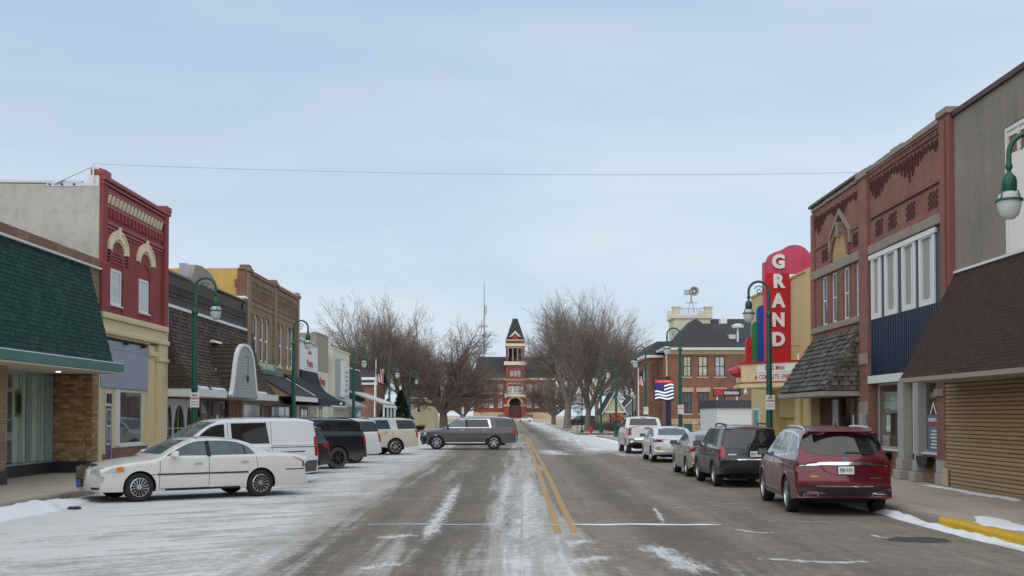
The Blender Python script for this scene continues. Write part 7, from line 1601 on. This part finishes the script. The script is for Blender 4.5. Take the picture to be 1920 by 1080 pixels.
m_ = thing('radio_mast', 'thin grey lattice radio mast rising behind the left trees', 'mast', (p[0], 640, 0)); MB().tube([(p[0], 640, 0), (p[0], 640, 45), (p[0], 640, p[1])], [.7, .55, .16], 4).build('lattice', 'galv', m_); MB().box(p[0]-3.0, p[0]+2.2, 639.7, 640.3, 51, 52).build('antenna_arm', 'galv', m_); MB().box(p[0]+.4, p[0]+1.5, 639.7, 640.3, 58, 63).build('antenna_panel', 'galv', m_); MB().box(p[0]+.4, p[0]+1.4, 639.7, 640.3, 36, 39).build('antenna_panel', 'galv', m_)
# street-crossing wire between the two parapets
p0, p1 = Vector((XL-.2, 37.33, 10.22)), Vector((XR-.02, 37.0, 9.86)); path = []
for i in range(25):
    t = i/24; q = p0.lerp(p1, t); q.z -= .55*4*t*(1-t)*.35; path.append(q)
w = MB().tube(path, .007, 5).build('span_wire', 'galv'); tag(w, 'thin wire strung across the street between two parapets', 'wire')

# ------------------------------------------------------------------ bare trees, spruces, bushes
def tubes(segs, name, mat, nside):
    """segs: array (n, 8): p0, p1, r0, r1 -> one mesh of tapered twigs"""
    A = np.asarray(segs, dtype=np.float64); p0, p1, r0, r1 = A[:, :3], A[:, 3:6], A[:, 6], A[:, 7]; n = len(A)
    d = p1-p0; d /= np.maximum(np.linalg.norm(d, axis=1, keepdims=True), 1e-9)
    up = np.where(np.abs(d[:, 2:3]) < .9, np.array([[0, 0, 1.0]]), np.array([[1.0, 0, 0]])); a = np.cross(d, up); a /= np.linalg.norm(a, axis=1, keepdims=True); b = np.cross(d, a)
    th = np.arange(nside)*2*math.pi/nside; co, si = np.cos(th), np.sin(th)
    off = a[:, None, :]*co[None, :, None]+b[:, None, :]*si[None, :, None]
    V = np.concatenate([p0[:, None]+off*r0[:, None, None], p1[:, None]+off*r1[:, None, None]], axis=1).reshape(-1, 3)
    base = (np.arange(n)*2*nside)[:, None]; j = np.arange(nside); k = (j+1) % nside
    F = np.stack([base+j, base+k, base+nside+k, base+nside+j], axis=2).reshape(-1, 4)
    me = bpy.data.meshes.new(name); me.vertices.add(len(V)); me.vertices.foreach_set('co', V.ravel()); me.loops.add(F.size); me.loops.foreach_set('vertex_index', F.ravel().astype(np.int32)); me.polygons.add(len(F)); me.polygons.foreach_set('loop_start', np.arange(0, F.size, 4, dtype=np.int32)); me.polygons.foreach_set('loop_total', np.full(len(F), 4, dtype=np.int32)); me.polygons.foreach_set('use_smooth', np.ones(len(F), dtype=bool))
    me.update(calc_edges=True); me.materials.append(M[mat]); return me
def grow(seed, H, tr, fork=.25, nl=5, spread=.55, levels=5, kids=(4, 4, 4, 3), shrink=.62, twig=.013, droop=0.0, dense=1.0, upb=.22, lean=(0, 0)):
    rnd = random.Random(seed); big, thin = [], []
    def perp(d):
        v = Vector((rnd.gauss(0, 1), rnd.gauss(0, 1), rnd.gauss(0, 1))); v -= d*v.dot(d); return v.normalized()
    def seg(p, q, r0, r1): (big if r0 > .05 else thin).append((*p, *q, r0, r1))
    def branch(p, d, L, r, lv):
        ns = 5 if lv <= 1 else (4 if lv == 2 else 3); pts = [(p.copy(), r, d.copy())]; r_end = max(twig*.7, r*.5)
        for i in range(ns):
            w = .16 if lv <= 1 else .26
            d = (d+perp(d)*rnd.uniform(0, w)+Vector((0, 0, upb*(.5 if lv < 2 else .9)-droop*lv*.06))*.35).normalized()
            q = p+d*L/ns; rr = r+(r_end-r)*(i+1)/ns; seg(p, q, pts[-1][1], rr); p = q; pts.append((p.copy(), rr, d.copy()))
        if lv >= levels: return
        nk = kids[min(lv, len(kids)-1)]; nk = max(2, int(round(nk*dense+rnd.uniform(-.5, .5))))
        for k in range(nk):
            t = .25+.75*(k+rnd.random())/nk; i = min(ns-1, int(t*ns)); f = t*ns-i
            bp = pts[i][0].lerp(pts[i+1][0], min(1, f)); br = pts[i][1]; bd = pts[i][2]
            a = rnd.uniform(.40, .95); nd = (bd*math.cos(a)+perp(bd)*math.sin(a)).normalized()
            if nd.z < -.25: nd.z *= .3; nd.normalize()
            branch(bp, nd, L*shrink*rnd.uniform(.75, 1.2), max(twig, br*.58), lv+1)
        branch(pts[-1][0], pts[-1][2], L*shrink*1.05, max(twig, r_end), lv+1)
    # trunk with flared root
    fh = H*fork; p = Vector((0, 0, -.1)); d = Vector((lean[0], lean[1], 1)).normalized(); n = 5
    for i in range(n):
        q = p+d*(fh+.1)/n; r0 = tr*(1.25 if i == 0 else 1-.06*i); r1 = tr*(1-.06*(i+1)); seg(p, q, r0, r1); p = q; d = (d+perp(d)*.05).normalized()
    for k in range(nl):
        az = 2*math.pi*(k+rnd.uniform(-.25, .25))/nl; a = spread*rnd.uniform(.55, 1.15) if k else spread*.25
        nd = Vector((math.cos(az)*math.sin(a), math.sin(az)*math.sin(a), math.cos(a)))
        branch(p-Vector((0, 0, rnd.uniform(0, .12)*fh)), nd, (H-fh)*.46*rnd.uniform(.85, 1.1), tr*(.62 if k else .7)*rnd.uniform(.8, 1), 1)
    return big, thin
tree_kinds = {}
def make_tree(name, label, px, Y, kind, scale=1.0, rz=0.0, X=None, bark='bark', twigm='twig', sxy=1.0):
    key = kind['key']
    if key not in tree_kinds:
        kw = {k: v for k, v in kind.items() if k != 'key'}; big, thin = grow(**kw)
        tree_kinds[key] = (tubes(big, 'trunk', bark, 7), tubes(thin, 'crown', twigm, 3))
    x = X if X is not None else on_y(px, 700, Y)[0]
    t = thing(name, label, 'tree', (x, Y, 0), rz, 'bare trees beyond the shops'); t.scale = (scale*sxy, scale*sxy, scale)
    for nme, me in zip(('trunk', 'crown'), tree_kinds[key]):
        o = bpy.data.objects.new(nme, me); C.objects.link(o); o.parent = t
    return t
ELM = dict(key='elm', seed=5, H=15.0, tr=.50, fork=.20, nl=5, spread=.62, levels=6, kids=(3, 4, 4, 4, 3), shrink=.64, twig=.011)
ELM2 = dict(key='elm2', seed=23, H=18.5, tr=.62, fork=.22, nl=6, spread=.62, levels=6, kids=(3, 4, 4, 4, 3), shrink=.66, twig=.012)
DENSE = dict(key='dense', seed=41, H=13.0, tr=.62, fork=.17, nl=7, spread=.95, levels=6, kids=(4, 5, 5, 4, 3), shrink=.60, twig=.012, upb=.10)
THIN = dict(key='thin', seed=12, H=14.0, tr=.30, fork=.30, nl=3, spread=.42, levels=6, kids=(3, 3, 4, 3, 3), shrink=.62, twig=.011)
ASH = dict(key='ash', seed=77, H=16.0, tr=.42, fork=.22, nl=4, spread=.6, levels=6, kids=(3, 4, 4, 3, 3), shrink=.64, twig=.011)
make_tree('bare_tree', 'large bare tree with wide-spread limbs rising behind the porch shop', 712, 128, ELM, .90, .4)
make_tree('bare_tree', 'tall bare tree just right of the wide-spread one, leaning right', 752, 140, ASH, .84, 2.0, bark='bark', twigm='twig')
make_tree('bare_tree', 'dense reddish brown bare tree with thick trunk left of the courthouse', 832, 136, DENSE, 1.0, .2, bark='bark', twigm='twig_red')
make_tree('bare_tree', 'dense reddish bare tree whose crown touches the courthouse roof', 868, 186, DENSE, .88, 2.4)
make_tree('bare_tree', 'thin bare tree filling the gap behind the dense reddish tree', 802, 170, THIN, .95, 1.0, bark='bark_grey', twigm='twig_grey')
make_tree('bare_tree', 'massive grey bare tree right of the courthouse with broad crown', 1063, 158, ELM2, .93, 1.0, bark='bark_grey', twigm='twig_grey')
make_tree('bare_tree', 'forked grey bare tree standing beside the red hydrant', 1101, 130, ELM, .84, 2.9)
make_tree('bare_tree', 'bare tree between courthouse and the massive grey tree', 1038, 222, DENSE, .85, .9)
make_tree('bare_tree', 'slender bare tree rising left of the town hall roof', 1158, 152, THIN, 1.0, .3)
make_tree('bare_tree', 'bare tree behind the cream gabled house', 1120, 180, ASH, 1.02, 3.6)
make_tree('bare_tree', 'bare tree behind the grey gabled house', 1190, 190, ELM, .86, .9)
make_tree('bare_tree', 'bare tree far left behind the cream sign building', 668, 150, ELM, .80, 4.4)
make_tree('bare_tree', 'bare tree behind the yellow house', 775, 190, ELM2, .78, 4.0)
def spruce(px, Y, h, r, label, seed):
    rnd = random.Random(seed); x = on_y(px, 700, Y)[0]; t = thing('spruce_tree', label, 'tree', (x, Y, 0)); MB().tube([(x, Y, 0), (x, Y, h*.95)], [.16, .02], 6).build('trunk', 'bark', t)
    mb = MB()
    for k in range(900):
        f = rnd.random()**.8; z = .5+f*(h-.5); rr = r*(1-f)**.85+.05; a = rnd.uniform(0, 6.283); q = rr*rnd.uniform(.45, 1.05)
        p = Vector((x+q*math.cos(a), Y+q*math.sin(a), z-.25*q)); o = Vector((math.cos(a), math.sin(a), -.35)).normalized(); s_ = Vector((-math.sin(a), math.cos(a), 0)); L = .42*rnd.uniform(.6, 1.2)
        mb.add([p-o*L*.6-s_*.16, p-o*L*.6+s_*.16, p+o*L*.6+Vector((0, 0, rnd.uniform(-.1, .1)))], [(0, 1, 2)]); mb.add([p-o*L*.5+Vector((0, 0, .10)), p-o*L*.5-Vector((0, 0, .12)), p+o*L*.6], [(0, 1, 2)])
    mb.build('crown', 'needle', t, recalc=False)
spruce(752, 126, 4.6, 1.9, 'dark green spruce beside the yellow house', 1); spruce(728, 120, 3.6, 1.6, 'short dark spruce behind the porch posts', 2); spruce(1204, 125, 5.0, 1.2, 'narrow dark spruce at the left corner of the town hall', 3)
def twiggy_bush(px, Y, h, r, label, seed, mat='twig'):
    rnd = random.Random(seed); x = on_y(px, 700, Y)[0]; segs = []
    for k in range(260):
        a = rnd.uniform(0, 6.283); q = r*rnd.random()**.5; p = Vector((q*.6*math.cos(a), q*.6*math.sin(a), 0)); d = Vector((math.cos(a)*.5, math.sin(a)*.5, 1)).normalized(); L = h*rnd.uniform(.6, 1.1)
        m = p+d*L*.5+Vector((rnd.uniform(-.1, .1), rnd.uniform(-.1, .1), 0)); e_ = m+(d+Vector((rnd.uniform(-.5, .5), rnd.uniform(-.5, .5), .1))).normalized()*L*.5
        segs += [(*p, *m, .018, .012), (*m, *e_, .012, .006)]
        for _ in range(3): e2 = m+(d+Vector((rnd.uniform(-.9, .9), rnd.uniform(-.9, .9), 0))).normalized()*L*.35; segs.append((*m, *e2, .010, .005))
    o = bpy.data.objects.new('bush', tubes(segs, 'bush', mat, 3)); C.objects.link(o); o.location = (x, Y, 0); tag(o, label, 'bush')
twiggy_bush(1232, 100, 1.8, 1.2, 'bare twiggy bush below the message screen', 4); twiggy_bush(1337, 100, 1.9, 1.0, 'bare twiggy bush left of the white garage', 5, 'twig_red'); twiggy_bush(1128, 140, 1.6, 2.2, 'brown twiggy hedge before the cream gabled house', 6, 'twig_red'); twiggy_bush(1148, 138, 1.4, 1.5, 'brown bush beside the far street lamp', 7); twiggy_bush(779, 143, .9, 1.6, 'low reddish bush before the yellow house', 8, 'bush_red')

# ------------------------------------------------------------------ street lamps, signs, hydrant, flags
def make_lamp():
    t = thing('street_lamp', '', 'street lamp', (0, 0, 0), 0, 'green scroll-arm street lamps')
    MB().lathe([(.24, 0), (.24, .08), (.20, .12), (.19, .35), (.17, .42), (.155, .95), (.17, 1.0), (.145, 1.08)], n=12).build('base', 'green_paint', t, local=True)
    MB().tube([(0, 0, 1.05), (0, 0, 3), (0, 0, 5.42)], [.125, .105, .085], 12).build('pole', 'green_paint', t, smooth=True, local=True)
    MB().lathe([(.085, 5.36), (.125, 5.40), (.125, 5.48), (.09, 5.54), (.06, 5.58)], n=12).build('collar', 'green_paint', t, local=True)
    path = [(0, 0, 5.5), (0, 0, 5.9), (0, 0, 6.25)]+[(.36-.36*math.cos(a), 0, 6.27+.36*math.sin(a)) for a in [math.pi*i/12 for i in range(1, 13)]]+[(.72, 0, 6.12)]
    MB().tube(path, [.065, .06, .055]+[.045]*13, 8).build('arm', 'green_paint', t, smooth=True, local=True)
    sp_ = []
    for i in range(26):
        a = math.pi*.1+i*.36; r = .19*(1-i/29); sp_.append((.33+r*math.cos(a), 0, 6.30+r*math.sin(a)))
    MB().tube([(.03, 0, 6.22), (.12, 0, 6.20)]+[(.20, 0, 6.15)], .018, 6).build('scroll_stay', 'green_paint', t, local=True)
    MB().tube(sp_, .018, 6).build('scroll', 'green_paint', t, smooth=True, local=True)
    MB().lathe([(.03, 6.14), (.055, 6.10), (.06, 6.04), (.03, 5.99), (.05, 5.95), (.11, 5.88), (.125, 5.82), (.125, 5.66), (.10, 5.62)], (.72, 0, 0), 14).build('lamp_housing', 'green_paint', t, smooth=True, local=True)
    MB().lathe([(.20, 5.47), (.225, 5.47), (.225, 5.505), (.20, 5.505)], (.72, 0, 0), 18, cap=False).build('lamp_ring', 'green_paint', t, local=True)
    for k in range(4):
        a = k*math.pi/2+.5; MB().tube([(.72+.11*math.cos(a), .11*math.sin(a), 5.68), (.72+.18*math.cos(a), .18*math.sin(a), 5.62), (.72+.215*math.cos(a), .215*math.sin(a), 5.49)], .011, 5).build('lamp_rib', 'green_paint', t, local=True)
    MB().lathe([(.10, 5.64), (.175, 5.58), (.195, 5.48), (.185, 5.36), (.15, 5.24), (.08, 5.17), (.001, 5.155)], (.72, 0, 0), 16, cap=False).build('globe', 'globe', t, smooth=True, local=True)
    for z in (3.55, 2.55): MB().tube([(0, .08, z), (0, .30, z-.02)], .022, 6).build('banner_stub', 'green_paint', t, local=True); 
    MB().box(-.06, .06, -.20, -.10, 2.72, 2.84).build('socket_box', 'green_paint', t, local=True)
    return t
lampk = make_lamp(); first = True
LAMPS = [(-11.05, 39.9, 0, 'green street lamp standing before the flared brown shake roof'), (-11.05, 58.0, 0, 'green street lamp before the awnings of the brown brick building'), (-11.05, 80.0, 0, 'green street lamp before the cream building with sign box'), (-11.05, 103.3, 0, 'green street lamp at the left corner beside the flagpole'), (-11.05, 124, 0, 'green street lamp beyond the crossing before the dense reddish tree'),
         (9.15, 19.35, 180, 'green street lamp at the right picture edge, only its lantern shows'), (9.2, 41.0, 180, 'green street lamp standing before the vertical theatre sign'), (9.25, 63.0, 180, 'green street lamp before the windows of the town hall'), (9.35, 80.2, 180, 'green street lamp at the left edge of the town hall'), (9.35, 103.0, 180, 'green street lamp at the far right corner with a flower planter at its foot'), (9.25, 119.2, 180, 'green street lamp beside the red hydrant across the side street')]
for x, y, rz, lab in LAMPS:
    if first: o = lampk; first = False
    else:
        o = lampk.copy(); C.objects.link(o)
        for ch in lampk.children:
            c2 = ch.copy(); C.objects.link(c2); c2.parent = o
    o.location = (x, y, SW if y < 105 or y > 116 else 0); o.rotation_euler = (0, 0, R(rz)); o['label'] = lab
# NO PARKING plates strapped to the posts
def np_sign(x, y, z, lab, w=.32, h=.52):
    t = thing('parking_sign', lab, 'sign', (x, y, z), 0, 'no parking plates on lamp posts'); MB().box(x-w/2, x+w/2, y-.165, y-.155, z-h/2, z+h/2).build('plate', 'sign_white', t, bevel=.01); MB().box(x-.03, x+.03, y-.154, y-.08, z-.1, z+.1).build('strap', 'galv', t)
    text('lettering', 'NO', .115, 'letter_red', t, (x, y-.168, z+h*.30), 'cam', .002, .004); text('lettering', 'PARKING', .085, 'letter_red', t, (x, y-.168, z+h*.10), 'cam', .002, .003, sx=.8); text('lettering', '2AM TO 6AM', .05, 'letter_red', t, (x, y-.168, z-h*.14), 'cam', .002, .001, sx=.8); text('lettering', 'NOV - APR', .05, 'letter_red', t, (x, y-.168, z-h*.30), 'cam', .002, .001, sx=.8)
np_sign(-11.0, 39.9, 2.52, 'white no parking plate on the lamp post by the flared shake roof'); np_sign(9.2, 41.0, 2.45, 'white no parking plate on the lamp post before the theatre'); np_sign(9.25, 63.0, 2.30, 'white no parking plate on the lamp post before the town hall', .32, .5); np_sign(9.35, 80.2, 2.30, 'white no parking plate above the white pickup')
# flagpoles
def us_flag(x, Y, ztop, lab, labf, px=None, w=.75, h=1.15, fz=.7):
    p = thing('flagpole', lab, 'flagpole', (x, Y, SW)); MB().tube([(x, Y, SW), (x, Y, ztop)], [.06, .04], 8).build('pole', 'white_paint', p, smooth=True); MB().lathe([(.02, 0), (.08, .06), (.02, .13)], (x, Y, ztop), 8).build('finial', 'galv', p)
    f = thing('flag', labf, 'flag', (x, Y, ztop-fz-h))
    n = 9
    for k in range(n):   # hanging cloth: stripes run down along the drooping folds
        mb = MB(); x0 = x+.03+w*k/n; x1 = x+.03+w*(k+1)/n; m = 8; vs = []
        for i in range(m+1):
            t = i/m; sag = .22*k/n
            for xx, kk in ((x0, k), (x1, k+1)): vs.append((xx-.25*w*(kk/n)*(1-t)*.5+.05*math.sin(3*t+kk), Y-.06+.09*math.sin(kk*1.7+2.2*t), ztop-fz-h*t-sag*(.4+t)))
        for i in range(m): mb.quad(vs[2*i], vs[2*i+1], vs[2*i+3], vs[2*i+2])
        mb.build('stripe', 'letter_red' if k % 2 == 0 else 'sign_white', f, recalc=False)
    mb = MB(); mb.box(x+.03, x+.03+w*.5, Y-.20, Y-.185, ztop-fz-h*.42, ztop-fz-.02); mb.build('canton', 'steel_blue', f)
q = on_x(705, 676, -12.0); us_flag(-12.0, q[0], q[1], 'white flagpole at the left corner before the trees', 'drooping red and white striped flag on the left pole')
q = on_y(1197, 692, 98.0); us_flag(q[0], 98.0, q[1], 'white flagpole left of the town hall', 'drooping red and white striped flag on the right pole', fz=.15)
# hydrant
x, y = on_z(1108, 815, .135); t = thing('fire_hydrant', 'red fire hydrant at the far corner beside the green lamp', 'hydrant', (x, y, .135))
MB().lathe([(.17, 0), (.17, .06), (.12, .08), (.12, .52), (.15, .54), (.15, .60), (.13, .66), (.07, .74), (.03, .76), (.03, .80)], (x, y, .135), 12).build('barrel', 'red_enamel', t, smooth=True)
MB().lathe([(.075, -.22), (.075, .22)], (x, y, .135+.42), 10, 'x').build('hose_outlet', 'red_enamel', t); MB().lathe([(.09, -.22), (.09, 0)], (x, y, .135+.38), 10, 'y').build('pumper_outlet', 'red_enamel', t)
# street name post, parking-for-disabled sign, park lamp, planter
def post_sign(px, py, Y, name, lab, plates, h, mat='alloy_dark', cat='sign', z0=.12, r=.035):
    x = on_y(px, 700, Y)[0]; t = thing(name, lab, cat, (x, Y, z0)); MB().tube([(x, Y, z0), (x, Y, h)], r, 6).build('post', mat, t)
    for dx, z, w, hh, m_, k in plates: MB().box(x+dx-w/2, x+dx+w/2, Y-.06, Y-.045, z-hh/2, z+hh/2).build('plate', m_, t)
    return t, x
t, x = post_sign(1082, 0, 121, 'street_sign', 'pale green street sign plates on a dark post beside the forked tree', [(-.05, 2.45, .75, .42, 'teal_pale', 0), (.25, 2.15, .6, .40, 'teal_pale', 0)], 2.7)
t, x = post_sign(1091, 0, 123, 'dark_post', 'tall dark post just right of the pale street signs', [], 4.6, 'letter_black', 'post', r=.07); MB().lathe([(.18, .12), (.16, .3), (.09, .45)], (x, 123, 0), 10).build('foot', 'letter_black', t)
t, x = post_sign(1322, 0, 88, 'disabled_parking_sign', 'blue disabled parking sign before the stone base of the hall', [(0, 2.1, .36, .46, 'handicap_blue', 0)], 2.2, 'galv', z0=SW)
mb = MB().lathe([(.035, -.012), (.035, 0)], (x, 87.94, 2.24), 8, 'y'); mb.build('symbol_head', 'sign_white', t); MB().tube([(x, 87.93, 2.19), (x, 87.93, 2.08), (x+.09, 87.93, 2.07), (x+.13, 87.93, 1.98)], .014, 5).build('symbol_body', 'sign_white', t); MB().tube([(x+.07*math.cos(a)-.01, 87.93, 2.03+.08*math.sin(a)) for a in [R(120+25*i) for i in range(9)]], .012, 5).build('symbol_wheel', 'sign_white', t)
Yp = 118.5; x = on_y(1186, 700, Yp)[0]; t = thing('park_lamp', 'black post lamp with round white globe left of the hall', 'lamp', (x, Yp, 0)); MB().tube([(x, Yp, 0), (x, Yp, 3.8)], [.09, .05], 8).build('post', 'letter_black', t); MB().lathe([(.001, 3.78), (.12, 3.8), (.22, 3.95), (.25, 4.1), (.20, 4.28), (.08, 4.38), (.001, 4.39)], (x, Yp, 0), 14).build('globe', 'globe', t, smooth=True)
x, y = 8.75, 96.0; t = thing('flower_planter', 'green pedestal planter filled with red flowers and foliage beside the pickup', 'planter', (x, y, SW)); MB().lathe([(.22, 0), (.2, .1), (.1, .25), (.1, .8), (.32, 1.0), (.36, 1.35), (.30, 1.36)], (x, y, SW), 12).build('bowl', 'green_paint', t); rs = random.Random(2); mb, m2 = MB(), MB()
for k in range(240):
    a = rs.uniform(0, 6.283); r_ = .62*rs.random()**.6; p = Vector((x+r_*math.cos(a), y+r_*math.sin(a), SW+1.4+rs.uniform(-.1, .75)*(1-r_*.6))); s_ = .09; (mb if k % 3 else m2).add([p+Vector((rs.uniform(-s_, s_), rs.uniform(-s_, s_), rs.uniform(-s_, s_))) for _ in range(4)], [(0, 1, 2), (0, 2, 3)])
mb.build('flowers', 'flower_red', t, recalc=False); m2.build('foliage', 'needle', t, recalc=False)
t, x = post_sign(868, 0, 150, 'marker_post', 'white banded marker post before the courthouse trees', [(0, 2.6, .3, .9, 'sign_white', 0), (0, 1.4, .3, .6, 'sign_white', 0)], 3.2, 'white_paint', 'post')
# far parked car under the right-hand trees
c = long_suv('dark_suv', 'dark navy SUV parked far off under the right trees', 'paint_navy', (11.6, 196), 180, 'alloy', 6, 'spoke', None)
c = Car('sedan', 'small white car far off before the courthouse wall', 'paint_white', (3.7, 327), 180, TOP_FOC, 2.65, .325, 1.82, 1.0, tumble=.38, rock=.25, cat='car'); c.both('side_window', 'car_glass', [(.8, 1.03), (.32, 1.28), (-.05, 1.36), (-.55, 1.36), (-1.0, 1.25), (-1.2, 1.03)]); c.wheels('alloy', 7, 'spoke', .21)
